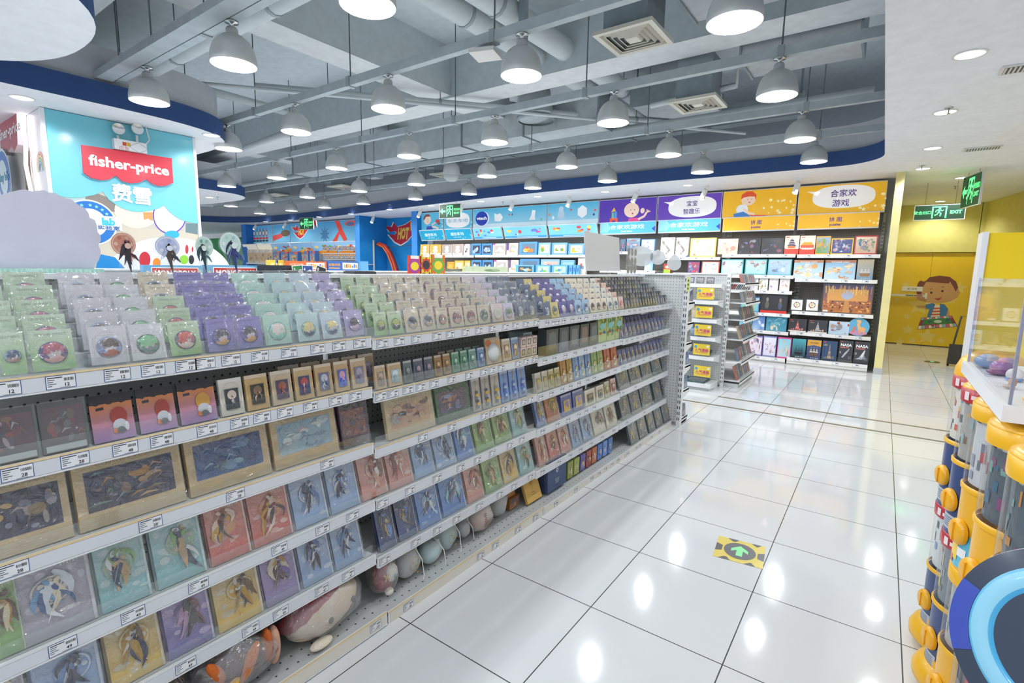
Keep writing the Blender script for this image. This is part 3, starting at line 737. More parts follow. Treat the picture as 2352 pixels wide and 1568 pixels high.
KIND = {  # card colour, lettering, badge ground, main, accent, words
    'gp': ('cfe0cb', 'g', '27457f', 'b3536d', 'd9a7a0', 'pale green card with a navy and pink badge'),
    'gd': ('cfe0cb', 'g', '7fa7b8', '2b3566', 'b58a86', 'pale green card with a dark blue badge'),
    'wb': ('dcdbe3', '', '8fa6d8', '4a3128', 'b0522f', 'white card with a brown badge'),
    'wg': ('dcdde2', '', '39553d', '7cc08c', '6f8a8a', 'white card with a green badge'),
    'gr': ('cfe0c6', 'g', '27406f', 'c8503a', 'd9c3b8', 'pale green card with a red and blue badge'),
    'vi': ('8f88c9', 't', '5b519f', '3a3247', 'd2a05f', 'violet card with a purple badge'),
    'mi': ('bfe3d8', '', '5fc0ae', 'e8d9d6', '8fd0c4', 'mint card with a pale badge'),
    'te': ('c5e2e6', '', '4f9aa6', 'e3cf8e', '37506a', 'pale teal card with a gold and teal badge'),
    'bl': ('cfe2ee', '', '6fa0cf', 'ecd98a', '44608a', 'pale blue card with a yellow badge'),
    'vd': ('b9b0dc', '', '7a6fb5', '3d3440', 'b9a6c9', 'lilac card with a dark badge'),
    'go': ('d3e6c6', 'g', '41614a', 'a7b04f', '31405a', 'green card with an olive badge'),
    'be': ('e6d8c2', 't', '4f4a6f', '8f5a5a', 'd8a9a0', 'beige card with a plum badge'),
    'bd': ('e6d8c2', 't', '34404a', '3f5a5c', '6b7f84', 'beige card with a dark green badge'),
    'pk': ('ecd9dc', '', 'd9cfc4', 'c9d2c0', 'e6dfd6', 'pale pink card with a cream badge'),
    'li': ('ddd4ec', '', '8f9aa8', '5f7f5f', 'c9b8d0', 'lilac card with a green and grey badge'),
    'nv': ('6a7794', '', '38445f', '8c99a8', 'c0c8d0', 'dark slate card with a grey badge'),
    'ye': ('dccb8c', '', '7f8a6a', '5a6a6a', 'c8b45a', 'mustard card with a grey green badge'),
    'pu': ('6f6aa6', '', '4b4a80', 'd2c3da', '8f88b8', 'deep purple card with a pale badge'),
    'sk': ('a9c9e8', '', '6f8fb8', '45506f', 'd8e0ea', 'sky blue card with a dark blue badge'),
    'cr': ('ece3d3', '', '6a4a4f', '4f3a40', 'c9a08f', 'cream card with a maroon badge'),
    'cb': ('e8e3da', '', '6f94b8', '3f4f68', 'c8d6e2', 'cream card with a blue badge'),
    'rd': ('e2c3b8', '', 'c84a4f', 'd98080', 'f0e0dc', 'pink card with a red badge'),
}
COLS = [[(2, 64, 'gd'), (76, 183, 'gp'), (208, 300, 'wb'), (303, 388, 'wg'), (394, 466, 'gr'), (476, 543, 'vi'), (546, 606, 'vi'), (612, 672, 'mi'), (684, 737, 'te'), (741, 790, 'bl'), (795, 838, 'vd')],
        [(862, 892, 'go'), (895, 928, 'go'), (932, 967, 'be'), (970, 1001, 'be'), (1003, 1030, 'be'), (1036, 1066, 'be'), (1068, 1097, 'be'), (1100, 1127, 'bd'), (1130, 1157, 'pk'), (1158, 1183, 'li'), (1185, 1209, 'nv'), (1211, 1233, 'nv')],
        [(1247, 1265, 'nv'), (1266, 1284, 'ye'), (1286, 1303, 'pu'), (1304, 1320, 'pu'), (1322, 1337, 'sk'), (1338, 1353, 'sk'), (1355, 1368, 'cr'), (1369, 1382, 'cr'), (1383, 1395, 'cr'), (1396, 1408, 'cb'), (1409, 1420, 'cb'), (1421, 1432, 'rd')]]
tier = ['lowest', 'second', 'third', 'fourth', 'top']
bc = {}
for bi in range(3):
    y0, y1 = BAYS[bi]; z = LV[bi][0]; cnt = {}
    for ci, (a, c, kd) in enumerate(COLS[bi]):
        Ya, Yb = yat(a, -1.76, z), yat(c, -1.76, z); w_ = max(.05, min(Yb - Ya - .004, .1)); h = .107 if bi == 0 else .103
        K = KIND[kd]; key = (kd, round(w_, 2))
        if key not in bc: bc[key] = (card_mesh(round(w_, 2) - .002, h, K[0], K[1], ci), badge_mesh(kd + str(ci), round(w_, 2) * .33, K[2], K[3], K[4]), sleeve_mesh(round(w_, 2), h))
        cm, bm, sm = bc[key]
        for k in range(NT):
            rr = random.Random(bi * 991 + ci * 37 + k)
            if bi == 0 and ci == 4 and k > 2: kd2 = 'be'
            else: kd2 = kd
            K2 = KIND[kd2]
            o = thing('badge_card', '%s, %s tier, %s column, %s' % (K2[5], tier[k], ORD[ci], bayname[bi]), 'badge', (-1.757 - SX * k + rr.uniform(-.004, .004), (Ya + Yb) / 2 + rr.uniform(-.003, .003), z + SZ * k + .006), lean(.2 + rr.uniform(-.05, .05)), 'badge cards on the top shelf')
            if kd2 != kd:
                k2 = (kd2, round(w_, 2))
                if k2 not in bc: bc[k2] = (card_mesh(round(w_, 2) - .002, h, K2[0], K2[1], ci), badge_mesh(kd2 + str(ci), round(w_, 2) * .33, '8fa6c8', '2c3038', 'c9b49a'), sleeve_mesh(round(w_, 2), h))
                a_, b_, s_ = bc[k2]
            else: a_, b_, s_ = cm, bm, sm
            link('backing_card', a_, o); link('round_badge', b_, o, (0, 0, h * .43 - w_ * .33))
            if bi < 2: link('clear_sleeve', s_, o)
# packs stacked tightly behind on the end bay
pal = ['4b4f56', '5a564a', '3d4663', '6b6f78', '8a8272', '39424a', '55506a', '7a7f86']
pm = {}
for i in range(8):
    R = random.Random(i); m = MB(); m.mat = 'wrapped'; w_, h = .056, .088
    m.box((-w_ / 2, 0, 0), (w_ / 2, .012, h), pal[i]); m.rect(-w_ / 2, h * .84, w_ / 2, h, mix(pal[i], '20242c', .5), .0003)
    m.obj_ = None; pm[i] = [m.mesh('pouch')]
    c = MB(); c.mat = 'badge'; c.ell(0, h * .42, w_ * .34, h * .3, mix(pal[(i + 3) % 8], 'e8dcc0', .6), .002, n=14); c.ell(w_ * .04, h * .48, w_ * .2, h * .16, mix(pal[(i + 5) % 8], '8899bb', .4), .0024, n=12); c.ell(-w_ * .06, h * .32, w_ * .16, h * .1, mix('c8a860', pal[i], .4), .0026, n=10)
    pm[i].append(c.mesh('charm'))
for k in range(6):
    for i in range(17):
        R = random.Random(k * 50 + i); z = LV[3][0]; y = 4.035 + i * .066 - (.018 * k if k < 6 else 0)
        if y < 4.02: y = 4.02 + .002 * i
        q = (i * 3 + k) % 8 if i % 3 else (i + k) % 8
        o = thing('charm_pouch', '%s charm pouch, %s tier, %s column of the end bay' % (['grey', 'olive', 'navy', 'pale grey', 'tan', 'dark slate', 'purple grey', 'silver'][q], (tier[:4] + ['fifth', 'top'])[k], ORD[i]), 'pouch', (-1.757 - SX * k, y, z + SZ * k + .006), lean(.22 + R.uniform(-.04, .04)), 'small charm pouches on the end bay')
        link('pouch', pm[q][0], o); link('charm', pm[q][1], o)
# ---------------------------------------------------------------- goods on the lower shelves
def put(o, bi, k, a, c, dx=.03, dz=0.):
    z = LV[bi][k]; X = LIPX[k] - dx
    ya, yb = yat(a, X, z + .03), yat(c, X, z + .03)
    o.location = (X, (ya + yb) / 2, z - .006 + dz); return yb - ya
def slot(bi, k, a, c, dx=.03):
    z = LV[bi][k]; X = LIPX[k] - dx; ya, yb = yat(a, X, z + .03), yat(c, X, z + .03); return X, (ya + yb) / 2, z - .001, yb - ya
PALS = {'green': ('b9d19a', '7fae5e', ['5d3a2a', 'c98f3c', '6f7f3a', 'e9d9b0']), 'lilac': ('c4bfcc', 'a9a4b4', ['e6ecf5', '6fa9d8', 'f1e2c0', '3f5f9a']), 'teal': ('bfdcdc', '7fbfc6', ['30405f', 'e8ecee', '8fbf6f', 'c8a878']),
        'red': ('e2a79d', 'd0574e', ['2f3350', '8f2f2a', 'd9a63c', 'f0d8c8']), 'sky': ('bccce6', '8fb4e4', ['3a3f5c', '25305a', 'e6eaf2', '6f8fc8']), 'pink': ('e6b7ad', 'd98f86', ['7a3a30', 'c85a48', 'f0ece8', 'd9a080']),
        'yellow': ('dccba6', 'eec23e', ['2c3358', '6f5030', 'e8e2d6', 'c89a30']), 'purple': ('b9a9d6', '6f66b0', ['3a2f38', '7a3f4f', '2f3038', 'c9a0c8']), 'violet': ('b3a3cf', '9484bd', ['4a3a4a', 'd0a050', 'e6d8c8', '7f6fae']),
        'navy': ('3a4870', '2f4a8c', ['1c2340', '4f8fe0', 'c9a86a', '30355a']), 'blue': ('86a8dc', '4f86d6', ['25305c', '3f5aa0', '8fd0e0', 'e6e8ee']), 'white': ('efe9dc', 'e9e2d0', ['6f5040', 'a03a3a', 'c8b89a', '4a3a34']),
        'slate': ('6f7a80', '5a656c', ['c9a040', '9fb0a0', 'd8c878', '8a7ab0']), 'gold': ('8a9ac8', '3f6fc8', ['c8a03c', 'e0c060', '6f5a30', '9fb0d8']), 'orange': ('c87a4a', 'b0583a', ['e6c840', '8fa83a', 'f0e090', '7a3a20'])}
def charm_card(bi, k, a, c, pal, h, seed, label, tilt=.28, dark=False):
    X, y, z, w_ = slot(bi, k, a, c); w_ = max(.05, w_ - .006); R = random.Random(seed); lo = PALS[pal]
    o = thing('charm_card', label, 'card', (X, y, z), lean(tilt), 'acrylic charm cards')
    m = MB(); m.mat = 'wrapped'; m.box((-w_ / 2, 0, 0), (w_ / 2, .006, h), lo[0])
    m.poly([(-w_ / 2, -.0003, 0), (w_ / 2, -.0003, 0), (w_ / 2, -.0003, h), (-w_ / 2, -.0003, h)], [[lo[1], lo[1], lo[0], lo[0]]])
    for i in range(8):
        u = R.uniform(-.4, .4) * w_; v = R.uniform(.1, .85) * h; m.ell(u, v, w_ * R.uniform(.05, .16), h * R.uniform(.02, .06), mix(lo[0], 'ffffff', R.uniform(.05, .3)), .0005 + .0001 * i, n=10)
    m.rect(w_ * .44, 0, w_ * .485, h, mix(lo[0], 'ffffff', .35), .0016)
    for i in range(6): m.rect(w_ * (.1 + .045 * i), h * (.87 + .012 * (i % 2)), w_ * (.1 + .045 * i) + w_ * .03, h * (.925 + .012 * (i % 3)), mix(lo[0], 'f6f6f6', .75), .0015)
    m.obj('backing_card', o)
    m = MB(); m.mat = 'badge'; cols = lo[2]
    u0 = R.uniform(-.08, .08) * w_
    medal(m, R, u0, h * .6, w_ * .3, h * .2, [mix(lo[1], cols[3], .45), mix(cols[2], lo[0], .4), mix(cols[3], 'ffffff', .2), mix(cols[1], lo[0], .5)], .0035)
    ribbons(m, R, u0, h * .5, h * .86, w_ * .62, cols, .0045, 9)
    m.obj('acrylic_charm', o)
    m = MB(); m.mat = 'film'; nx = 5; vs = []; fs = []
    for j in range(6):
        for i in range(nx + 1): vs.append(((i / nx - .5) * (w_ + .008), -.010 - R.uniform(0, .004) + (.006 if i in (0, nx) or j in (0, 5) else 0), h * (j / 5) * 1.02))
    for j in range(5):
        for i in range(nx): fs.append((j * (nx + 1) + i, j * (nx + 1) + i + 1, (j + 1) * (nx + 1) + i + 1, (j + 1) * (nx + 1) + i))
    m.add(vs, fs, 'ffffff', None, True); m.obj('clear_sleeve', o)
    # its twin behind, seen as a grey edge
    m = MB(); m.mat = 'wrapped'; m.box((-w_ / 2 - .006, .008, .0), (w_ / 2 - .006, .016, h * .985), mix(lo[0], '4a4d50', .45)); m.obj('spare_backing', o)
    return o
def cw(p): return {'sky': 'light blue', 'white': 'white', 'slate': 'dark grey', 'gold': 'blue and gold', 'orange': 'orange red'}.get(p, p)
def run(k, h, lst):
    for i, (bi, a, c, pal) in enumerate(lst):
        prev = lst[i - 1][3] if i else None; nxt = lst[i + 1][3] if i + 1 < len(lst) else None
        charm_card(bi, k, a, c, pal, h, k * 100 + i, '%s charm card, %s along the %s from the near end' % (cw(pal), ORD[i], SH[k]))
run(3, .205, [(0, -20, 62, 'green'), (0, 52, 228, 'lilac'), (0, 232, 352, 'teal'), (0, 362, 478, 'teal'), (0, 486, 580, 'red'), (0, 584, 676, 'red'), (0, 680, 757, 'sky'), (0, 762, 830, 'sky'),
    (0, 834, 893, 'pink')])
run(3, .2, [(1, 897, 952, 'pink'), (1, 955, 1001, 'sky'), (1, 1004, 1050, 'sky'), (1, 1053, 1092, 'sky'), (1, 1096, 1136, 'green'), (1, 1140, 1176, 'green'), (1, 1180, 1214, 'teal')][:0] or [])
for i, (bi, a, c, pal) in enumerate([(1, 897, 952, 'pink'), (1, 955, 1001, 'sky'), (1, 1004, 1050, 'sky'), (1, 1053, 1092, 'blue'), (1, 1096, 1136, 'green'), (1, 1140, 1176, 'green'), (1, 1180, 1212, 'teal')]):
    charm_card(bi, 3, a, c, pal, .2, 460 + i, '%s charm card, fourth shelf, %s from the start of the second bay' % (cw(pal), ORD[i]))
for i, (bi, a, c, pal) in enumerate([(0, -30, 78, 'lilac'), (0, 88, 246, 'sky'), (0, 256, 382, 'yellow'), (0, 388, 496, 'purple'), (0, 502, 608, 'yellow'), (0, 612, 692, 'violet'), (0, 697, 768, 'sky'), (0, 772, 838, 'sky')]):
    charm_card(bi, 4, a, c, pal, .2, 500 + i, '%s charm card, %s along the fifth shelf from the near end' % (cw(pal), ORD[i]))
for i, (bi, a, c, pal) in enumerate([(1, 874, 914, 'navy'), (1, 918, 962, 'navy'), (1, 966, 1016, 'blue'), (1, 1020, 1073, 'blue'), (1, 1077, 1114, 'pink'), (1, 1118, 1156, 'green'), (1, 1159, 1193, 'yellow'), (1, 1197, 1228, 'teal'),
                                     (2, 1240, 1262, 'pink'), (2, 1265, 1288, 'red'), (2, 1291, 1314, 'pink'), (2, 1317, 1339, 'sky'), (2, 1342, 1364, 'sky'), (2, 1367, 1393, 'white'), (2, 1396, 1420, 'white'),
                                     (3, 1430, 1450, 'slate'), (3, 1453, 1474, 'slate'), (3, 1477, 1500, 'slate'), (3, 1506, 1522, 'slate'), (3, 1525, 1541, 'slate')]):
    charm_card(bi, 4, a, c, pal, .2, 540 + i, '%s charm card, fifth shelf, %s from the start of the second bay' % (cw(pal), ORD[i]))
for i, (bi, a, c, pal) in enumerate([(2, 1236, 1256, 'gold'), (2, 1259, 1288, 'orange'), (3, 1422, 1447, 'slate'), (3, 1450, 1474, 'slate'), (3, 1477, 1498, 'slate'), (3, 1501, 1520, 'slate'), (3, 1523, 1541, 'slate')]):
    charm_card(bi, 3, a, c, pal, .195, 600 + i, '%s picture card towards the far end of the fourth shelf, %s of seven' % (cw(pal), ORD[i]))
for i, (a, c) in enumerate([(1450, 1468), (1471, 1488), (1492, 1506), (1509, 1523), (1526, 1540)]):
    charm_card(3, 5, a, c, 'slate', .19, 640 + i, 'dark grey wrapped card on the bottom shelf of the end bay, %s of five' % ORD[i])

# framed print boards on the third shelf
def print_board(bi, a, c, h, frame, cols, seed, label, k=2):
    X, y, z, w_ = slot(bi, k, a, c, .035); w_ -= .006; R = random.Random(seed)
    o = thing('print_board', label, 'print', (X, y, z), lean(.2), 'boxed print boards')
    m = MB(); m.mat = 'paper'; m.box((-w_ / 2, 0, 0), (w_ / 2, .02, h), frame)
    for i in range(5): m.rect(-w_ / 2, h * (.03 + .035 * i), w_ / 2, h * (.033 + .035 * i), mix(frame, '8a7350', .25), .0004)
    m.text('GENSHIN IMPACT', 0, h * .9, h * .05, mix(frame, '6f5a3a', .6), .0005, width=w_ * .6); m.obj('board', o)
    m = MB(); m.mat = 'glossprint'; scenery(m, R, -w_ * .41, h * .24, w_ * .41, h * .84, cols, .0008, 34); m.obj('picture', o)
    m = MB(); m.mat = 'film'; vs = []; fs = []; nx, nz = 8, 6
    for j in range(nz + 1):
        for i in range(nx + 1): vs.append(((i / nx - .5) * w_, -.006 - R.uniform(0, .006), h * j / nz))
    for j in range(nz):
        for i in range(nx): fs.append((j * (nx + 1) + i, j * (nx + 1) + i + 1, (j + 1) * (nx + 1) + i + 1, (j + 1) * (nx + 1) + i))
    m.add(vs, fs, 'ffffff', None, True); m.obj('clear_wrap', o)
for i, a in enumerate([(0, -60, 172, .195, 'd8bf94', ['2c2f55', '1f2440', '4a4458', 'c9a86a', '9a9fb8'], 'beige framed print board with a dark navy picture, nearest on the third shelf'),
          (0, 180, 430, .195, 'd8bf94', ['3a3448', '27305a', 'b07a3a', '5f8f7a', 'c9a070', '8f8fa8'], 'beige framed print board with a dark picture of amber and green patches'),
          (0, 436, 626, .195, 'd6bd92', ['2f5f96', '1f3f78', '9fd0e6', '4a5f9a', '2a3a6a'], 'beige framed print board with a deep blue picture under crinkled film'),
          (0, 632, 781, .195, 'd6bd92', ['a9c4cf', '8fb2c6', 'd8e6ea', '6f92aa', 'c9b0a8'], 'beige framed print board with a pale grey blue picture'),
          (0, 786, 852, .185, '3f2438', ['6a3a3f', '8f4a38', '4a3a5a', 'c98a4a', '3a2a34'], 'dark plum print board with a brown and orange picture'),
          (1, 892, 1002, .185, 'd9c6a0', ['c9a08a', 'd9b48a', '8fb0c8', '4a3a38', '7a5a48', 'b0583a'], 'beige framed print board with an autumn coloured picture'),
          (1, 1005, 1083, .185, '4a6a4a', ['4a3f6a', '6a4a5a', 'c98f5a', '8f9ac8', '35305a'], 'green framed print board with a purple and orange picture')]):
    print_board(a[0], a[1], a[2], a[3], a[4], a[5], i + 7, a[6])
# small hanging packs with a charm
def pack(bi, k, a, c, col, h, ccol, label, name='charm_pack', dx=.03, t=.012, group=None, tall=False, seed=0, tilt=.16, dz=0):
    X, y, z, w_ = slot(bi, k, a, c, dx); w_ = max(.03, w_ - .005); R = random.Random(seed * 7 + int(a))
    o = thing(name, label, 'charm pack', (X, y, z + dz), lean(tilt), group)
    m = MB(); m.mat = 'wrapped'; m.box((-w_ / 2, 0, 0), (w_ / 2, t, h), col); m.rect(-w_ / 2, h * .9, w_ / 2, h, mix(col, 'ffffff', .35), .0004)
    m.ring(0, h * .5, w_ * .44, h * .4, w_ * .02, mix(col, '8a7a60', .4), .0004, n=16); m.obj('backing_card', o)
    m = MB(); m.mat = 'badge'
    if tall:
        m.strip([(0, h * .92), (w_ * .06, h * .8), (-w_ * .05, h * .7), (0, h * .62)], w_ * .03, 'c8a45a', .002)
        for i in range(6): m.ell(w_ * .1 * math.sin(i * 2), h * (.56 - .085 * i), w_ * (.2 + .04 * (i % 2)), h * .05, ccol[i % len(ccol)], .003 + .0004 * i, n=10)
    else:
        m.rect(-w_ * .3, h * .16, w_ * .3, h * .72, ccol[0], .003); m.ell(0, h * .55, w_ * .2, h * .13, ccol[1], .0036, n=12)
        ribbons(m, R, 0, h * .36, h * .42, w_ * .42, ccol, .0042, 5)
    m.obj('charm', o)
    return o
T2 = 'small packs on the second shelf'
# second shelf, nearest bay
for i, (a, c) in enumerate([(-40, 92), (98, 206)]):
    X, y, z, w_ = slot(0, 1, a, c, .03); R = random.Random(i + 90); w_ -= .006; h = .135
    o = thing('photo_card_box', 'clear cased maroon and grey picture card, %s on the second shelf' % ORD[i], 'card box', (X, y, z), lean(.2), T2)
    m = MB(); m.mat = 'glossprint'; m.box((-w_ / 2, 0, 0), (w_ / 2, .025, h), '3a3038'); scenery(m, R, -w_ * .44, h * .16, w_ * .46, h * .9, ['3a2c3c', '6a2f4a', 'a0303a', '4a4858', 'c9bcc4', '8a6a50'], .0005, 30); m.rect(-w_ * .46, h * .02, w_ * .46, h * .14, 'd8d8dc', .0006); m.obj('picture_card', o)
    m = MB(); m.mat = 'acrylic'; m.box((-w_ / 2 - .004, -.008, 0), (w_ / 2 + .004, -.006, h + .004), 'ffffff'); m.obj('clear_case', o)
for i, (a, c) in enumerate([(212, 315), (320, 410), (414, 502)]):
    X, y, z, w_ = slot(0, 1, a, c, .03); R = random.Random(i + 40); w_ -= .006; h = .135
    o = thing('charm_card', 'orange and purple card with a dark wavy top, %s of three on the second shelf' % ORD[i], 'card', (X, y, z), lean(.2), T2)
    m = MB(); m.mat = 'wrapped'; m.box((-w_ / 2, 0, 0), (w_ / 2, .008, h), '2c2a34'); m.poly([(-w_ / 2, -.0004, 0), (w_ / 2, -.0004, 0), (w_ / 2, -.0004, h * .8), (-w_ / 2, -.0004, h * .8)], [['b08fc8', 'b08fc8', 'd9874a', 'd9874a']])
    m.flat([(-w_ / 2, h), (w_ / 2, h)] + [(w_ * (.5 - q / 12), h * (.8 + .03 * math.sin(q * 1.7))) for q in range(13)], '2a2630', .0008)
    m.strip([(-w_ * .36, h * .7), (-w_ * .18, h * .71)], h * .03, '33303a', .001); m.obj('backing_card', o)
    m = MB(); m.mat = 'badge'; m.ell(w_ * .14, h * .5, w_ * .2, h * .2, ['b03a2c', 'b03a2c', 'd9a03c'][i], .003, n=16); m.ell(w_ * .14, h * .3, w_ * .17, h * .14, 'c9ccd4', .0034, n=14); m.ell(w_ * .02, h * .2, w_ * .06, h * .06, 'e07a2a', .0038, n=10); m.ell(w_ * .3, h * .26, w_ * .05, h * .1, 'e6e6ea', .0038, n=10); m.ell(w_ * .15, h * .2, w_ * .1, h * .07, '5a5f68', .004, n=10); m.obj('acrylic_charm', o)
for i, (a, c, col, cc, wd) in enumerate([(508, 564, 'e6e0d4', ['2c3a44', 'e6d0c4', '4a5a68'], 'white'), (568, 622, 'd9b57c', ['2c2a2c', '8a6a4a', 'c9b8a8'], 'tan'), (627, 676, 'd8c3a6', ['4a3a5a', 'a05a48', 'c98f6a'], 'beige'), (680, 724, 'd8b98a', ['33406f', 'c04a4a', 'a9d0d8'], 'light tan'), (728, 768, 'd4b48a', ['6a7290', 'c9ccd8', '4a5270'], 'light tan'), (772, 806, 'd4b48a', ['3f66c8', 'e0a8c0', '7fb0e8'], 'light tan'), (810, 846, 'd4b896', ['7a7890', 'b0a0b8', '5a5868'], 'sand')]):
    pack(0, 1, a, c, col, .125, cc, '%s card pack with a charm, %s after the orange cards, second shelf' % (wd, ORD[i]), group=T2)
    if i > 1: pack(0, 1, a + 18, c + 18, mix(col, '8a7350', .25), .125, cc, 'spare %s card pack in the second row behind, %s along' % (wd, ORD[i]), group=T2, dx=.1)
for i, (a, c, col, cc, wd) in enumerate([(864, 890, 'd4b896', ['8a8078', 'c0a090', '6a6058'], 'sand'), (894, 926, 'd2b48c', ['9ab0b8', 'c8d8dc', '6a8088'], 'tan'), (930, 950, '6f7a80', ['3f4a4e', '8a9498', '5a6468'], 'smoky grey'), (953, 975, '5a6270', ['33405a', 'a08a90', '4a5268'], 'slate'), (978, 998, '5a6270', ['33405a', 'a08a90', '4a5268'], 'slate'), (1001, 1018, 'a8855a', ['6a4a30', 'c8a070', '4a3a2c'], 'brown'), (1021, 1038, 'a8855a', ['6a4a30', 'c8a070', '4a3a2c'], 'brown'), (1041, 1058, '6fa08a', ['3f6f5a', '9fc8b0', '2f5048'], 'green'), (1061, 1077, '6fa08a', ['3f6f5a', '9fc8b0', '2f5048'], 'green'), (1080, 1097, '7ba8a0', ['5a8078', 'c8d8c8', '3a5a58'], 'sea green'), (1100, 1116, '7f9ec8', ['3f5a98', 'c8d4e8', '2f4078'], 'blue')]):
    pack(1, 1, a, c, col, .105, cc, '%s small card pack, %s along the second shelf of the second bay' % (wd, ORD[i]), group=T2)
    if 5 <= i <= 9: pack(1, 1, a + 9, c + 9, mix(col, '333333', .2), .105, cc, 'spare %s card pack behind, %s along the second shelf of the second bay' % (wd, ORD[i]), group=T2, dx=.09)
X, y, z, w_ = slot(1, 1, 1120, 1153)
o = thing('mirror_pack', 'clear pack with a white oval compact mirror on the second shelf', 'pack', (X, y, z), lean(.16)); m = MB(); m.mat = 'wrapped'; m.box((-w_ / 2, 0, 0), (w_ / 2, .01, .15), 'c9b49a'); m.ell(-w_ * .3, .12, w_ * .2, .02, 'c86a3a', .001); m.ell(w_ * .3, .1, w_ * .15, .03, 'd9a060', .001); m.obj('backing_card', o)
m = MB(); m.mat = 'badge'; m.lathe([(.001, .012), (.03, .011), (.05, .006), (.053, 0)], (0, -.001, .065), 'd6dade', 24, axis='y'); m.obj('compact_mirror', o)
for i, (a, c, col, wd) in enumerate([(1157, 1176, 'd8c3b0', 'cream'), (1178, 1195, '8fa8d0', 'light blue')]):
    pack(1, 1, a, c, col, .13, ['a88a78', 'e6d8cc', '6a7a98'], 'upright %s box with a picture beside the mirror pack' % wd, 'picture_box', t=.05, group=T2)
for r_ in range(2):
    for q in range(3):
        X, y, z, w_ = slot(1, 1, 1197 + q * 12.5, 1208 + q * 12.5)
        o = thing('mini_box', 'tiny pale pink window box, %s in the %s row of the stack' % (ORD[q], ['lower', 'upper'][r_]), 'box', (X, y, z + .062 * r_), FX, 'stacked pale pink window boxes')
        m = MB(); m.mat = 'glossprint'; m.box((-w_ / 2, 0, 0), (w_ / 2, .05, .06), 'd9c2bc'); m.obj('carton', o); m = MB(); m.mat = 'glossprint'; m.rect(-w_ * .32, .012, w_ * .32, .048, '6a6468', .0006); m.ell(0, .03, w_ * .2, .014, 'c9b8a8', .001); m.obj('window', o)
# third bay second shelf: sea green carton, dark cases, leafy packs
X, y, z, w_ = slot(1, 1, 1232, 1240, .09)
o = thing('carton', 'pale sea green carton beside the dark phone-sized cases', 'box', (-1.86, 2.76, LV[2][1] - .006), FX); m = MB(); m.mat = 'paper'; m.box((-.05, 0, 0), (.05, .12, .16), 'b5cfca', top='a3c0ba'); m.obj('body', o); m = MB(); [m.rect(-.035, .125 + .009 * q, .02, .129 + .009 * q, '3f5a58', .0006) for q in range(3)]; m.obj('label', o)
for i in range(5):
    X, y, z, w_ = slot(2, 1, [1254, 1284, 1308, 1332, 1354][i], [1282, 1306, 1330, 1352, 1373][i], .04)
    o = thing('display_case', 'dark grey upright display case with a framed front, %s of five' % ORD[i], 'case', (X, y, z), FX, 'dark display cases on the second shelf')
    m = MB(); m.mat = 'plastic'; m.box((-w_ / 2 + .002, 0, 0), (w_ / 2 - .002, .07, .17), '4a4f55'); m.obj('shell', o)
    m = MB(); m.mat = 'glossprint'; m.ring(0, .085, w_ * .38, .07, .003, '8a8f94', .001, n=4); m.rect(-w_ * .33, .03, w_ * .33, .15, ['5f656a', '5a6066', '666b6e', '7a6a64', '5f656a'][i], .0006); m.rect(-w_ * .27, .038, w_ * .27, .142, ['6a7075', '656b70', '7a7f80', '8a7468', '70767a'][i], .0009); m.obj('front_window', o)
for i in range(3):
    X, y, z, w_ = slot(2, 1, [1375, 1394, 1414][i], [1393, 1412, 1430][i], .05); R = random.Random(i)
    o = thing('leaf_pack', 'light green pack printed with leaves and blue drops, %s of three' % ORD[i], 'pack', (X, y, z), lean(.05), 'light green leaf packs')
    m = MB(); m.mat = 'wrapped'; m.box((-w_ / 2, 0, 0), (w_ / 2, .02, .2), 'c3d68f')
    m.obj('pouch', o); m = MB(); m.mat = 'glossprint'
    for q in range(14): m.ell(R.uniform(-.36, .36) * w_, R.uniform(.05, .19), w_ * .14, .012, R.choice(['5f9a4a', '7fb860', 'd9c040', '3f7a4a']), .0006 + .0001 * q, n=9, rot=R.uniform(0, 3))
    m.ell(0, .125, w_ * .36, .026, '8fd6d4', .003, n=14); m.ell(-w_ * .25, .07, w_ * .14, .012, 'd8582a', .003); m.ell(w_ * .22, .075, w_ * .14, .012, '3f7ab8', .003); m.obj('printed_front', o)
# third shelf: long charms, boxes, key rings
long_ = [(1, 1089, 1108, 'b9b4b0', ['3a3f5a', 'e0b030', '5a5f70']), (1, 1111, 1130, 'b5b0ac', ['3a3f5a', 'e0b030', '6a6f80']), (1, 1133, 1152, 'c0bab2', ['8a8f98', 'e0b030', '5a5f70']), (1, 1154, 1172, '7f9fd6', ['3f6fc8', 'a9c8ec', '2f58a8']), (1, 1174, 1192, '7f9fd6', ['3f6fc8', 'a9c8ec', '2f58a8']), (1, 1194, 1212, '7f9fd6', ['3f6fc8', 'a9c8ec', '2f58a8'])]
for i, (bi, a, c, col, cc) in enumerate(long_): pack(bi, 2, a, c, col, .19, cc, '%s long charm pack on the third shelf, %s of six' % ('grey and gold' if i < 3 else 'blue', ORD[i]), group='long charm packs', tall=True)
kk = [(1232, 1246, 'd9d2c6', 'cream'), (1248, 1261, 'd9cfba', 'cream'), (1263, 1275, 'c9bd8a', 'straw'), (1277, 1289, 'c9bd8a', 'straw'), (1291, 1304, 'c8904f', 'orange'), (1306, 1318, 'c8a05a', 'amber'), (1320, 1332, '86aee0', 'blue'), (1334, 1346, '9fbce2', 'pale blue'), (1348, 1360, '7fa4d8', 'blue'), (1362, 1374, 'a3c07f', 'green'), (1376, 1388, 'a3c07f', 'green'), (1391, 1404, 'cf6f58', 'red'), (1407, 1420, 'cf6f58', 'red')]
for i, (a, c, col, wd) in enumerate(kk): pack(2, 2, a, c, col, .185 if i > 3 else .13, [mix(col, '4a3020', .6), 'd8c070', 'e6e0d4'], '%s key ring pack, %s along the third shelf of the third bay' % (wd, ORD[i]), 'key_ring_pack', group='key ring packs', tall=i > 3, t=.02)
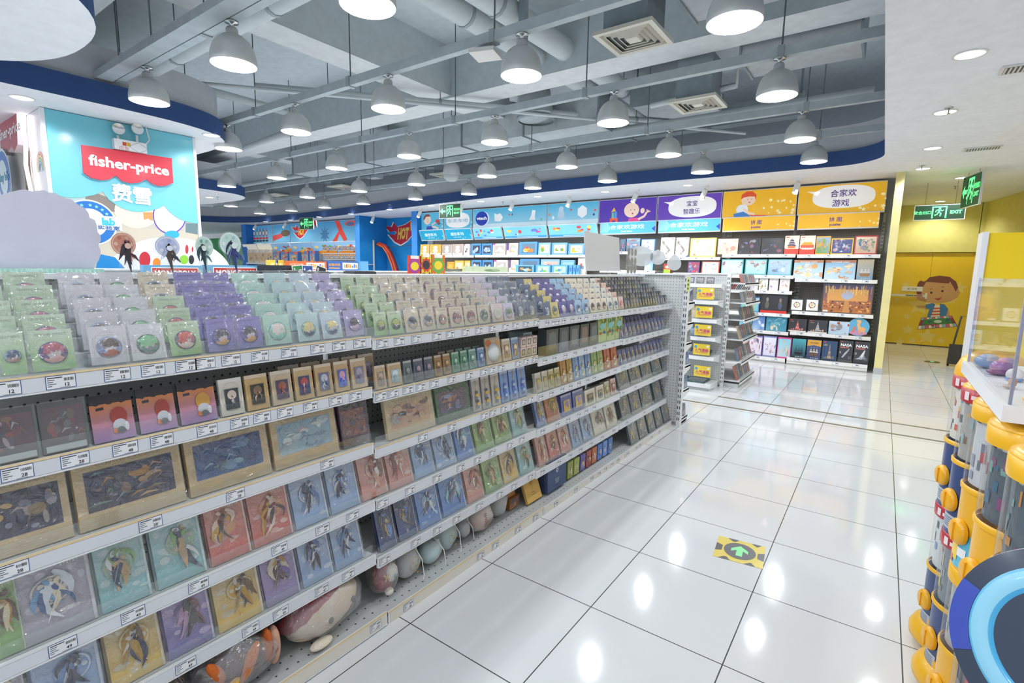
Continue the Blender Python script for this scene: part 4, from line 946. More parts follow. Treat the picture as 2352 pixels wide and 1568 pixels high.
for k, n, zz in ((1, 12, 0), (2, 12, 0)):
    for r_ in range(2 if k == 1 else 1):
        for i in range(n):
            col = ['5f6496', '6a6f8a', '545a8a', '707494'][i % 4]
            y = 4.07 + i * .092; o = thing('charm_pack', '%s oval charm pack, %s along the %s, %s, end bay' % (['purple blue', 'grey blue'][i % 2], ORD[i], ['front row', 'back row'][r_], SH[k]), 'charm pack', (LIPX[k] - .035 - .09 * r_, y, LV[3][k] - .001 + .03 * r_), lean(.25), 'purple charm packs on the end bay')
            if i < 1 and r_ == 0 and k == 1:
                m = MB(); m.mat = 'wrapped'; m.box((-.04, 0, 0), (.04, .02, .13), '5f6496'); m.rect(-.04, .115, .04, .13, '4a4e80', .0004); pkA = m.mesh('pouch')
                m = MB(); m.mat = 'wrapped'; m.box((-.04, 0, 0), (.04, .02, .13), '7478a0'); m.rect(-.04, .115, .04, .13, '4a4e80', .0004); pkB = m.mesh('pouch')
                m = MB(); m.mat = 'badge'; m.ell(0, .055, .02, .038, 'd9d2bc', .003, n=16); m.ell(.002, .06, .013, .022, 'a0886a', .0036, n=12); m.ell(-.004, .042, .01, .014, '6a6a90', .004, n=10); pkC = m.mesh('charm')
            link('pouch', pkA if i % 2 == 0 else pkB, o); link('charm', pkC, o)
# fourth shelf third bay: small boxes
for i, (a, c, col, cc, wd, h) in enumerate([(1292, 1316, '5f68a8', ['c9a860', '8a7ab0', 'e0d0a0'], 'blue', .15), (1319, 1343, '6a72a8', ['c9a860', 'a08fb8', 'e0d0a0'], 'blue', .15), (1346, 1369, 'e6ddc8', ['4a4438', '8a7a50', 'c9bfa8'], 'white', .12), (1372, 1389, 'e6ddc8', ['6a6a78', 'b09a70', '4a4a58'], 'white', .12), (1391, 1402, 'c9c09a', ['a09a6a', 'e6e0c0', '6a6448'], 'olive', .13), (1405, 1417, 'd8b0a8', ['8a3a3a', 'e6d8d0', 'b06a5a'], 'pink and red', .135)]):
    pack(2, 3, a, c, col, h, cc, '%s picture box, %s of six small boxes on the fourth shelf' % (wd, ORD[i]), 'picture_box', t=.04, group='small picture boxes')

# ---------------------------------------------------------------- bottom shelf: soft toys in bags and boxes
def bag(o, name, pts, r, mat_='bagfilm', n=16, seed=0, amp=.06, squash=(1, 1, 1)):
    """a loose bag: a crumpled closed skin round a centre"""
    R = random.Random(seed); ph = [R.uniform(0, 6.28) for _ in range(8)]; vs = []; fs = []; nr = 12
    for j in range(nr + 1):
        t = PI * j / nr
        for i in range(n):
            a = 2 * PI * i / n
            d = 1 + amp * (math.sin(3 * a + ph[0] + 2 * t) + .7 * math.sin(5 * a - ph[1] + 4 * t) + .6 * math.sin(7 * t + ph[2] + a) + .5 * math.sin(9 * a + ph[3]))
            x, y, z = math.sin(t) * math.cos(a), math.sin(t) * math.sin(a), -math.cos(t)
            for f in pts: x, y, z = f(x, y, z)
            vs.append((x * r[0] * d, y * r[1] * d, r[2] + z * r[2] * (d if z > -.8 else 1)))
    for j in range(nr):
        for i in range(n): fs.append((j * n + i, j * n + (i + 1) % n, (j + 1) * n + (i + 1) % n, (j + 1) * n + i))
    m = MB(); m.mat = mat_; m.add(vs, fs, 'ffffff', None, True); return m.obj(name, o)
def blob(o, name, c, r, col, mat_='fabric', rot=None, n=18):
    m = MB(Matrix.Translation(c) @ (rot or Matrix.Identity(4))); m.mat = mat_; pr = [(max(.0005, math.sin(PI * j / 10)), -math.cos(PI * j / 10)) for j in range(11)]
    vs = []; fs = []
    for s, h in pr:
        for i in range(n): vs.append((s * r[0] * math.cos(2 * PI * i / n), s * r[1] * math.sin(2 * PI * i / n), h * r[2]))
    for j in range(10):
        for i in range(n): fs.append((j * n + i, j * n + (i + 1) % n, (j + 1) * n + (i + 1) % n, (j + 1) * n + i))
    m.add(vs, fs, col, None, True); return m.obj(name, o)
ZB = .066
def spot(a, c, bi): X, y, z, w_ = slot(bi, 5, a, c, .13); return X, y, z, w_
o = thing('soft_toy', 'large cream plush toy with a red hood lying in a clear bag', 'soft toy', (-1.80, 1.15, ZB), (0, 0, PI / 2))
blob(o, 'plush_body', (0, 0, .105), (.17, .1, .1), 'e6d2b8', rot=Matrix.Rotation(-.25, 4, 'Y'))
blob(o, 'red_hood', (-.03, .02, .14), (.17, .1, .085), 'a84048', rot=Matrix.Rotation(-.3, 4, 'Y')); blob(o, 'black_brim', (-.06, .05, .165), (.16, .08, .06), '33303a', rot=Matrix.Rotation(-.3, 4, 'Y'))
for u, v in ((-.02, .09), (.1, .115)): blob(o, 'button_eye', (u, -.098 if u < 0 else -.085, v), (.012, .006, .014), '4a4440', 'plastic')
blob(o, 'foot', (-.07, -.1, .02), (.05, .025, .018), 'ece0cc'); bag(o, 'clear_bag', [], (.19, .12, .105), seed=2, amp=.05)
o = thing('soft_toy', 'brown plush toy with orange fins in a clear bag beside the cream plush', 'soft toy', (-1.80, .78, ZB), (0, 0, PI / 2))
blob(o, 'plush_body', (0, 0, .1), (.13, .1, .095), '5c3e36'); blob(o, 'orange_fin', (.02, -.09, .12), (.022, .02, .07), 'd9772e', rot=Matrix.Rotation(.5, 4, 'Y')); blob(o, 'orange_fin', (-.08, -.07, .13), (.02, .02, .06), 'd06a28', rot=Matrix.Rotation(-.5, 4, 'Y')); blob(o, 'orange_fin', (.1, -.06, .12), (.02, .03, .07), 'c8632a'); blob(o, 'yellow_tip', (-.045, -.098, .075), (.03, .012, .016), 'ecb030', rot=Matrix.Rotation(-.6, 4, 'Y')); blob(o, 'pale_arm', (.13, -.05, .1), (.025, .03, .08), 'd8a890'); bag(o, 'clear_bag', [], (.16, .12, .11), seed=4, amp=.08)
o = thing('soft_toy', 'dark brown plush toy with orange feet in a crinkled bag, second from the near end', 'soft toy', (-1.8, .5, ZB), (0, 0, PI / 2))
blob(o, 'plush_body', (0, 0, .1), (.13, .1, .095), '4e3a38'); blob(o, 'orange_fin', (.05, -.08, .14), (.05, .02, .05), 'd9772e'); blob(o, 'orange_foot', (.0, -.1, .05), (.02, .016, .022), 'd96f2a'); blob(o, 'orange_foot', (-.1, -.08, .03), (.035, .02, .03), 'd96f2a'); blob(o, 'dark_patch', (-.08, -.02, .16), (.05, .06, .04), '1f2024'); bag(o, 'clear_bag', [], (.155, .12, .11), seed=7, amp=.09)
o = thing('soft_toy', 'grey brown plush toy in a bag, nearest on the bottom shelf', 'soft toy', (-1.8, .24, ZB), (0, 0, PI / 2))
blob(o, 'plush_body', (0, 0, .09), (.12, .1, .085), '6a5a50'); blob(o, 'pale_band', (.02, -.03, .12), (.1, .08, .05), 'b09a8a'); bag(o, 'clear_bag', [], (.15, .12, .105), seed=9, amp=.08)
o = thing('soft_toy', 'small red and white plush toy in a shiny bag at the shelf joint', 'soft toy', (-1.79, 1.47, ZB), (0, 0, PI / 2))
blob(o, 'plush_body', (0, 0, .085), (.055, .05, .08), 'a8232e'); blob(o, 'white_face', (.02, -.035, .1), (.038, .025, .045), 'e9e2d8'); blob(o, 'teal_mark', (.025, -.06, .09), (.007, .004, .012), '2f9a9a', 'plastic'); blob(o, 'white_foot', (.0, -.045, .02), (.022, .02, .018), 'e9e2d8')
m = MB(); m.strip([(-.035, .12), (-.02, .1), (0, .085)], .005, 'd9b050', .053); m.strip([(-.03, .085), (-.015, .1), (-.005, .115)], .005, 'd9b050', .054); m.obj('gold_bow', o); bag(o, 'clear_bag', [], (.075, .075, .1), seed=12, amp=.06)
def dbag(y, x, r, col, inner, label, seed, skin='mesh_bag', mark=None, cord=True):
    o = thing('drawstring_bag', label, 'bag', (x, y, ZB), (0, 0, PI / 2), 'drawstring bags on the bottom shelf')
    blob(o, 'soft_filling', (0, 0, r[2] * .85), (r[0] * .86, r[1] * .86, r[2] * .82), inner, 'fabric'); bag(o, 'pouch', [], r, skin, seed=seed, amp=.05)
    m = MB(); m.mat = skin; m.lathe([(r[0] * .2, 0), (r[0] * .14, r[2] * .12), (r[0] * .3, r[2] * .35)], (r[0] * .4, -r[1] * .5, r[2] * 1.75), 'ffffff', 10); m.obj('gathered_neck', o)
    if mark:
        m = MB(); m.ring(0, r[2] * 1.05, r[0] * .38, r[2] * .42, .002, mark, r[1] * .98, n=20); m.ell(-.008, r[2] * 1.15, .006, .004, mark, r[1] * .985); m.ell(.012, r[2] * .9, .006, .004, mark, r[1] * .985); m.star(.02, r[2] * .45, .008, mark, r[1] * .99); m.obj('printed_mark', o)
    if cord:
        m = MB(); m.mat = 'fabric'; m.tube([(r[0] * .4, -r[1] * .6, r[2] * 1.75), (r[0] * .6, -r[1] * 1.05, r[2] * 1.1), (r[0] * .7, -r[1] * 1.15, .01), (r[0] * .4, -r[1] * 1.4, .004)], .0022, 'f0f0ee', 6); m.obj('drawcord', o)
    return o
dbag(1.62, -1.80, (.075, .07, .085), 'aaa', '9c948c', 'grey drawstring bag with an orange line drawing', 21, mark='c8903c')
dbag(1.78, -1.795, (.07, .065, .065), 'aaa', '8fd6d6', 'small turquoise drawstring bag, lower of the two turquoise bags', 22)
dbag(1.92, -1.82, (.075, .07, .09), 'aaa', '8fd0d0', 'taller turquoise drawstring bag with a gold mark', 23, mark='b89a40')
dbag(2.07, -1.83, (.05, .06, .06), 'aaa', '8a8480', 'small grey drawstring bag between the turquoise and peach bags', 24)
o = dbag(2.2, -1.80, (.085, .075, .095), 'aaa', 'e89a68', 'peach drawstring bag printed with small dark writing', 25, cord=False)
m = MB()
for q in range(8): m.rect(-.04 + .003 * (q % 3), .05 + .011 * q, .045 - .004 * (q % 2), .054 + .011 * q, '6a4a3a', .0745 - .0009 * abs(q - 3) ** 1.5)
m.obj('printed_lines', o)
dbag(2.4, -1.83, (.08, .07, .09), 'aaa', '8f8c8a', 'grey drawstring bag next to the amber card box', 26, cord=False)
o = thing('card_display_box', 'amber open display box full of wrapped card packs', 'box', (-1.80, 2.56, ZB), FX)
m = MB(); m.mat = 'glossprint'; m.box((-.055, 0, 0), (.055, .14, .07), 'a06a30'); m.box((-.055, .1, .07), (.055, .14, .15), '6a4a30'); scenery(m, random.Random(5), -.053, .002, .053, .068, ['a8743a', '3a3450', 'd8a860', '6a4a5a'], .001, 16); m.obj('carton', o)
for q in range(7):
    m = MB(); m.mat = 'wrapped'; y = .012 + q * .014; m.add([(-.04, y, .03), (.04, y, .03), (.04, y + .03, .135), (-.04, y + .03, .135)], [(0, 1, 2, 3)], 'c8883c' if q % 2 else 'b0702c'); m.obj('card_pack', o)
X, y, z, w_ = slot(1, 5, 1238, 1248, .05)
o = thing('gift_envelope', 'large yellow envelope box with a gold emblem leaning at the shelf joint', 'box', (-1.75, 2.73, ZB), lean(.35))
m = MB(); m.mat = 'paper'; m.box((-.085, 0, 0), (.085, .02, .2), 'dcb160'); m.obj('sleeve', o); m = MB(); m.mat = 'glossprint'
m.star(0, .13, .03, 'b08030', .001, n=6, inner=.4); m.rect(-.002, .075, .002, .13, 'b08030', .0012); m.rect(-.025, .108, .025, .111, 'b08030', .0012); m.rect(-.02, .055, .02, .06, 'b08030', .001); m.rect(-.028, .04, .028, .045, 'b08030', .001); m.obj('emblem', o)
o = thing('gift_box', 'large navy blue gift box with a white emblem standing on the bottom shelf', 'box', (-1.735, 2.985, ZB), lean(.02))
m = MB(); m.mat = 'paper'; m.box((-.125, 0, 0), (.125, .075, .215), '3d4d72', front='47587e'); m.box((-.127, .03, 0), (.127, .036, .217), '33415f'); m.obj('box_body', o); m = MB(); m.star(0, .135, .022, 'dfe4ea', .001, n=8, inner=.5); m.ell(0, .135, .007, .007, '47587e', .0015); [m.rect(-.03 + .004 * q, .07 - .013 * q, .03 - .004 * q, .075 - .013 * q, 'aab4c4', .001) for q in range(3)]; m.ring(0, .108, .16, .135, .002, '5f7096', .0007, n=4); m.obj('emblem', o)
for i, (col, wd) in enumerate((('8f9a3c', 'olive'), ('a3b04a', 'green'), ('5f55a8', 'purple'), ('a84a3c', 'red'), ('c86a3a', 'orange'), ('4f7ac8', 'blue'), ('6f94d8', 'light blue'), ('3f78c8', 'bright blue'))):
    y = 3.2 + .098 * i; R = random.Random(i)
    o = thing('blind_box', '%s upright tab-topped box, %s of the coloured boxes beside the navy box' % (wd, ORD[i]), 'box', (-1.75, y, ZB), FX, 'coloured blind boxes')
    m = MB(); m.mat = 'glossprint'; m.box((-.04, 0, 0), (.04, .08, .125), col, top=mix(col, 'ffffff', .25)); m.obj('carton', o)
    m = MB(); m.mat = 'glossprint'; ribbons(m, R, 0, .05, .1, .06, [mix(col, 'ffffff', .6), mix(col, '202030', .5), 'e0c890'], .0006, 6); m.ell(0, .055, .02, .02, mix(col, 'ffffff', .4), .0004); m.obj('printed_front', o)
    m = MB(); m.mat = 'glossprint'; m.box((-.03, .07, .125), (.03, .073, .155), mix(col, '202030', .2)); m.obj('hang_tab', o)
# ================================================================ things standing on top of the long run
TZ = 1.556
def top_at(px, X=-2.14): return yat(px, X, TZ)
# blank lilac sign with a scalloped edge on a mint gingham foot
o = thing('counter_sign', 'large blank pale lilac sign with a scalloped edge on top of the shelving', 'sign', (-2.17, 0, TZ), FX)
P = [(0, 449), (14, 443), (28, 440), (45, 436), (58, 435), (74, 439), (87, 438), (101, 436), (112, 442), (128, 443), (140, 452), (151, 455), (165, 458), (174, 466), (186, 474), (195, 478), (203, 489), (206, 500), (218, 505), (222, 516), (224, 532), (231, 541), (232, 552), (226, 563), (231, 574), (231, 585), (227, 598), (219, 608), (215, 622)]
pts = [(onx(x, y, -2.17).y, onx(x, y, -2.17).z - TZ) for x, y in P]
pts = [(pts[0][0] - .75, pts[0][1] + .02)] + pts + [(pts[-1][0], .012), (pts[0][0] - .75, .012)]
m = MB(); m.mat = 'paper'; m.prism(pts, -.012, 0, 'cdccdd', side='e2e2ec'); m.obj('board', o)
m = MB(); m.mat = 'paper'; u0, u1 = -.6, top_at(240, -2.14); m.box((u0, -.03, 0), (u1, .04, .014), '9fd6c6')
for k in range(int((u1 - u0) / .012)): m.rect(u0 + .012 * k, .001, u0 + .012 * k + .006, .013, 'b9e3d7', .0306)
m.obj('gingham_foot', o)['label'] = 'mint green gingham foot'
# clear acrylic stands with plain printed shapes (no figures)
def stand(px0, px1, ytop, disc, cols, label, seed, dx=0.):
    X = -2.12 - dx; ya, yb = top_at(px0, X), top_at(px1, X); H = onx((px0 + px1) / 2, ytop, X).z - TZ; W = yb - ya; R = random.Random(seed)
    o = thing('acrylic_stand', label, 'acrylic stand', (X, (ya + yb) / 2, TZ), FX, 'acrylic stands on top of the shelving')
    m = MB(); m.mat = 'acrylic'; m.box((-W * .55, -.035, 0), (W * .55, .035, .003), 'e8eef0'); m.obj('foot_plate', o)
    m = MB(); m.mat = 'acrylic'
    out = [(-W * .32, .003), (W * .32, .003), (W * .3, H * .2), (W * .42, H * .35), (W * .36, H * .5)] + [(W * .46 * math.cos(t) + disc[0] * W, H * .68 + H * .32 * math.sin(t)) for t in [PI * (-.1 + 1.2 * k / 12) for k in range(13)]] + [(-W * .4, H * .48), (-W * .3, H * .3)]
    m.prism(out, -.0015, .0015, 'ffffff'); m.obj('clear_plate', o)
    m = MB(); m.mat = 'glossprint'; w = .002
    medal(m, R, disc[0] * W, H * .7, W * .42, H * .27, disc[1], w); ribbons(m, R, disc[0] * W * .3, H * .5, H * .7, W * .5, cols + disc[1][:2], w + .001, 8)
    m.strip([(W * .02, H * .62), (-W * .04, H * .45), (W * .0, H * .28), (W * .05, H * .02)], [W * .05, W * .1, W * .06, W * .02], cols[0], w + .006); m.ell(0, H * .66, W * .11, H * .07, disc[1][1], w + .007); m.strip([(0, H * .5), (W * .2, H * .42), (W * .34, H * .3)], [W * .03, W * .06, W * .015], cols[1], w + .0065); m.obj('printed_shape', o)
    return o
stand(263, 330, 532, (-.12, ['c98a78', 'e0b8a8', 'd0a090', 'b87060']), ['23222c', '4a2030', '6a5a68', '2c2a38'], 'clear stand with a brick red disc and black ribbons', 1)
stand(358, 425, 540, (-.05, ['b9c4e6', 'dfe4f2', '9fb0dc', 'c9d2ec']), ['4a3f38', '2f3540', '8a6a40', 'c9b090'], 'clear stand with a pale blue disc and brown ribbons', 2)
m = MB(); m.mat = 'glossprint'
stand(446, 494, 540, (.05, ['b9d6cc', 'dcebe4', '8fbcae', '6fa08f']), ['22343f', '3f6a6a', '6a5a48', '2c4650'], 'clear stand with a sea green disc and dark teal ribbons', 3)
stand(510, 568, 531, (-.12, ['c2dcd8', 'dfeceb', '9fc4c4', 'a9d0c0']), ['26346a', '33458a', '1f2848', '5a78b8'], 'tall clear stand with a mint disc and navy blue ribbons', 4)
# blank grey board, sheet of silver ovals, frosted shapes
o = thing('counter_board', 'blank light grey board standing upright near the far end of the shelving top', 'board', (-2.12, 0, TZ), FX)
A = [onx(1342, 530, -2.12), onx(1422, 546, -2.12), onx(1424, 622, -2.12), onx(1346, 622, -2.12)]
m = MB(); m.mat = 'plastic'; m.prism([(p.y, max(p.z - TZ, .004)) for p in A[::-1]], -.006, 0, 'cfcfd1'); m.obj('board', o)
m = MB(); m.mat = 'acrylic'; m.box((A[3].y, -.03, 0), (A[2].y, .04, .004), 'ffffff'); m.obj('foot', o)
o = thing('sticker_sheet', 'clear hanging sheet of nine silver ovals in front of the blank board', 'sticker sheet', (-2.06, 0, TZ), FX)
ya, yb = yat(1437, -2.06, 1.6), yat(1462, -2.06, 1.6); H = onx(1450, 567, -2.06).z - TZ
m = MB(); m.mat = 'film'; m.box((ya, -.001, .0), (yb, .001, H), 'ffffff'); m.obj('clear_sheet', o)
for i in range(3):
    for j in range(3):
        m = MB(); m.mat = 'glossprint'; m.ell(ya + (yb - ya) * (.2 + .3 * i), H * (.18 + .32 * j), (yb - ya) * .12, H * .13, '8d8c88', .003, n=16); m.obj('silver_oval', o)
for px, py, r, wd in ((1474, 588, 26, 'wide frosted blue shape beside the oval sheet'), (1511, 591, 17, 'frosted blue shape with a ragged top on the shelving end'), (1549, 606, 15, 'frosted blue teardrop shape nearest the end panel')):
    c = onx(px, py, -2.14); R_ = abs(onx(px + r, py, -2.14).y - c.y); rz = abs(onx(px, py - r, -2.14).z - c.z)
    o = thing('frosted_stand', wd, 'acrylic stand', (-2.14, c.y, TZ), FX); m = MB(); m.mat = 'frost'; h = c.z - TZ; rv = rz * (1 if r < 20 else .9)
    out = [(R_ * math.cos(t) * (1 if math.sin(t) < .3 or r != 15 else 1 - .75 * math.sin(t) ** 3), max(.003, h + rv * math.sin(t) * (1.5 if r == 15 and math.sin(t) > 0 else 1) + (.006 * math.sin(t * 9) if r == 17 and math.sin(t) > 0 else 0))) for t in [2 * PI * k / 28 for k in range(28)]]
    m.prism(out, -.003, .003, 'bcd0e2'); m.obj('plate', o); m = MB(); m.mat = 'plastic'; m.box((-R_ * .6, -.03, 0), (R_ * .6, .03, .004), '6f86b4'); m.obj('foot', o)
# dark flat frames lying on the top board
for i, (a, c) in enumerate(((560, 640), (645, 690), (690, 745), (800, 850))):
    ya, yb = top_at(a, -2.2), top_at(c, -2.2); o = thing('flat_tray', 'thin black tray lying on top of the shelving, %s from the acrylic stands' % ORD[i], 'tray', (-2.19, (ya + yb) / 2, TZ), FX)
    m = MB(); m.mat = 'plastic'; m.box((-(yb - ya) / 2, -.04, 0), ((yb - ya) / 2, .05, .008 + .004 * (i % 2)), '33373b'); m.obj('tray', o); m = MB(); m.mat = 'plastic'; m.box((-(yb - ya) * .46, -.034, .008 + .004 * (i % 2)), ((yb - ya) * .46, .044, .011 + .004 * (i % 2)), '565c60'); m.obj('lid', o)

# ================================================================ second run of shelving behind, with boxed games on its top
t = thing('display_shelving', 'second long white shelving run behind the first, only its top showing', 'shelving')
m = MB(); m.box((-4.29, .2, .02), (-4.27, 7.2, 1.54), 'c9cccd', 'peg_y'); m.obj('back_panel', t)
for k in range(6):
    m = MB(); m.mat = 'steel'; m.box((-4.3, .2 + 1.4 * k - .02, 0), (-4.25, .2 + 1.4 * k + .02, 1.55), 'e3e5e6'); m.obj('upright', t)
m = MB(); m.mat = 'steel'; m.box((-4.62, .2, 1.54), (-4.22, 7.2, 1.55), 'eceeef'); m.obj('top_board', t)
for z in (1.395, 1.0, .6, .1):
    m = MB(); m.mat = 'steel'; m.box((-4.26, .22, z - .02), (-3.86, 7.18, z), 'e8eaea'); m.box((-3.868, .22, z - .05), (-3.86, 7.18, z + .004), 'f0f1f2'); m.obj('shelf', t)
def gamebox(px0, px1, ytop, X, z0, col, fn, label, name='board_game_box', depth=.06, mt='glossprint'):
    ya, yb = yat(px0, X, z0 + .1), yat(px1, X, z0 + .1); H = onx((px0 + px1) / 2, ytop, X).z - z0; W = yb - ya
    o = thing(name, label, 'box', (X, (ya + yb) / 2, z0), FX); m = MB(); m.mat = mt; m.box((-W / 2, 0, 0), (W / 2, depth, H), col); m.obj('carton', o)
    if fn: m = MB(); m.mat = mt; fn(m, W, H); m.obj('printed_front', o)
    return o
def mono(m, W, H):
    m.rect(-W / 2, H * .0, W / 2, H, '6fb0d8', .0005); m.rect(-W * .38, H * .5, W * .42, H * .92, 'ffffff', .001); m.rect(-W * .365, H * .53, W * .405, H * .89, 'c8372f', .0014)
    m.text('MONOPOLY', W * .02, H * .6, H * .3, 'ffffff', .002, width=W * .7, bold=.03); m.ell(-W * .44, H * .6, W * .03, H * .2, 'e8d0b0', .001); m.ell(W * .45, H * .75, W * .02, H * .1, 'f0e0a0', .001)
gamebox(331, 467, 609, -3.93, 1.396, '5fa0cc', mono, 'long light blue board game box with white capitals on red, nearer of two'); gamebox(474, 600, 609, -3.93, 1.396, '5fa0cc', mono, 'long light blue board game box with white capitals on red, farther of two')
def cards_front(m, W, H):
    m.rect(-W / 2, 0, W / 2, H, '27303c', .0005); R = random.Random(3)
    for i in range(5):
        u = -W * .4 + W * .2 * i; m.ell(u, H * .62, W * .05, H * .15, '6a4632', .001); m.ell(u, H * .76, W * .055, H * .1, '1e1a1a', .0012); m.ell(u, H * .36, W * .07, H * .18, ['2f6ab0', 'c9ccd4', '3f4f8a', '8a5a6a', '2c2c34'][i], .0009)
gamebox(597, 672, 609, -3.9, 1.396, '1f2832', cards_front, 'dark game box showing a group of people at a table')
o = gamebox(674, 700, 613, -3.88, 1.396, 'c83038', lambda m, W, H: (m.ell(0, H * .5, W * .36, H * .2, 'e8e8e8', .001, rot=.5), m.text('3', 0, H * .4, H * .22, '2f8a4a', .0016, bold=.02)), 'small red card game box beside the fanned cards')
for i, (px, col, tx, rot) in enumerate(((690, '3f8a48', '3', .1), (706, '3a55a0', '4', -.02), (724, '2c2c30', '0', -.3))):
    y = yat(px, -3.86, 1.5); o = thing('display_card', '%s oversized playing card in the fan, %s of three' % (['green', 'blue', 'black rimmed'][i], ORD[i]), 'card', (-3.865 + .008 * i, y, 1.397), FX)
    m = MB(Matrix.Rotation(-rot, 4, 'Y')); m.mat = 'glossprint'; m.box((-.05, 0, .0), (.05, .003, .20), 'f2f2f0'); m.rect(-.044, .006, .044, .194, col, .0006); m.ell(0, .1, .03, .07, 'f0f0ee', .001, rot=-.4)
    if i == 2: m.ell(0, .1, .024, .06, 'c83038', .0014, rot=-.4)
    m.text(tx, -.03, .155, .035, 'ffffff', .0016, bold=.02); m.obj('card', o)
def toyfront(c1, c2):
    def f(m, W, H):
        m.rect(-W / 2, 0, W / 2, H, c1, .0005); m.rect(-W * .05, H * .12, W * .44, H * .86, 'f0ece4', .001); R = random.Random(5)
        for i in range(7): m.rect(W * (.0 + .06 * i), H * .3, W * (.045 + .06 * i), H * R.uniform(.5, .75), R.choice(['d84a3a', 'e0a030', '6fb06a', '4a8ad0']), .0014)
        m.text('益智拼图', -W * .3, H * .5, H * .3, c2, .0012, width=W * .34, bold=.02); m.rect(-W * .46, H * .2, -W * .14, H * .3, c2, .001)
    return f
gamebox(662, 750, 600, -4.5, 1.551, 'd9642c', toyfront('e0682e', 'f0c0a0'), 'orange boxed toy set on top of the second run'); gamebox(752, 826, 600, -4.5, 1.551, '2f66b8', toyfront('2f66b8', 'f0b040'), 'blue boxed toy set on top of the second run'); gamebox(828, 846, 600, -4.46, 1.551, '5fa4d8', None, 'plain light blue end of a toy box on the second run')
for i, (a, c, col) in enumerate(((618, 632, 'e0c23a'), (636, 652, 'd8b838'), (632, 638, '3f6fb0'))): gamebox(a, c, 597, -4.6, 1.551, col, lambda m, W, H: m.rect(-W * .3, H * .3, W * .3, H * .7, 'f4e6a0', .001), ['yellow carton behind the people box', 'second yellow carton behind the people box', 'narrow blue carton between yellow cartons'][i])
for i, (px0, px1, yt, cols, tx) in enumerate(((937, 968, 587, ('d8402c', 'a83a98', 'f0d030'), '世界'), (966, 992, 583, ('e0c030', 'd03a2c', '2c2c2c'), '公式'), (991, 1022, 585, ('d8702c', '6aa84a', 'f0d030'), '决斗'))):
    def f(m, W, H, cols=cols, tx=tx):
        R = random.Random(i); m.star(0, H * .66, W * .5, cols[1], .001, n=9, inner=.75); m.ell(0, H * .66, W * .3, H * .14, cols[2], .0014); m.text(tx, 0, H * .2, H * .26, cols[2], .002, bold=.04, width=W * .8); m.rect(-W * .3, H * .9, W * .3, H, 'f4ece0', .002)
    gamebox(px0, px1, yt, -3.95, 1.40, cols[0], f, '%s shelf sign with bright comic lettering, %s of three' % (['red and purple', 'yellow', 'orange and green'][i], ORD[i]), 'shelf_sign', .006)
gamebox(1072, 1166, 612, -4.4, 1.551, 'b9c4a4', lambda m, W, H: (m.text('BATTLE', -W * .38, H * .55, H * .2, '7a8470', .001, 'paper', 'l'), m.text('PAD', -W * .38, H * .25, H * .2, '7a8470', .001, 'paper', 'l'), m.ell(W * .1, H * .3, W * .2, H * .25, '6f8a64', .001), m.ell(W * .18, H * .4, W * .1, H * .2, '94a884', .0014)), 'long pale green box with grey capitals on the second run')
for i, (a, c) in enumerate(((982, 1020), (1018, 1062), (966, 990), (1000, 1040))): gamebox(a, c, [616, 617, 625, 625][i], [-4.42, -4.42, -4.3, -4.3][i], 1.551, ['3f4038', '565848', '4a3a48', '3f3f48'][i], lambda m, W, H: m.ring(0, H * .5, W * .42, H * .5, W * .03, '8a8c7a', .001, n=4), ['dark olive case', 'olive window case', 'low plum case', 'low dark case'][i] + ' on top of the second run')

# ================================================================ shelving along the back wall
YS = 10.62           # plane of the lit signs
ZT, ZM = 3.13, 2.655
def sign_panel(px0, px1, bg, fn, label, Y=YS, z0=ZM, z1=ZT, py=(440, 500), grad=None, name='wall_sign', tilt=0., mt='backlit', frame='e8eaec'):
    za = (z0 + z1) / 2
    x0, x1 = xat(px0, Y, za), xat(px1, Y, za); W = x1 - x0 - .02; H = z1 - z0
    o = thing(name, label, 'sign', ((x0 + x1) / 2, Y, z0), (-tilt if tilt < 0 else tilt, 0, 0)); 
    m = MB(); m.mat = 'steel'; m.box((-W / 2 - .009, 0, -.022), (W / 2 + .009, .05, H + .012), frame); m.obj('frame', o)
    m = MB(); m.mat = mt; g = C(bg)
    m.poly([(-W / 2, -.001, 0), (W / 2, -.001, 0), (W / 2, -.001, H), (-W / 2, -.001, H)], [[grad or g, grad or g, g, g]])
    if fn: fn(m, W, H)
    m.obj('printed_face', o); return o
def cloud(m, u, v, a, b, w=.004, tail=True):
    m.flat([(u + a * math.copysign(abs(math.cos(t)) ** .8, math.cos(t)), v + b * math.copysign(abs(math.sin(t)) ** .8, math.sin(t))) for t in [2 * PI * k / 40 for k in range(40)]], 'fdfdfb', w)
    if tail: m.flat([(u - a * .85, v + b * .2), (u - a * 1.22, v + b * .62), (u - a * .75, v + b * .55)], 'fdfdfb', w)
def stars(m, W, H, seed, u0=.5, col='fff2c0', n=16, sc=.085):
    R = random.Random(seed)
    for i in range(n): m.star(W * (u0 - R.random() ** 2 * .45), H * R.uniform(.05, .6), H * R.uniform(.3, 1) * sc, col, .003, rot=R.uniform(0, 1))
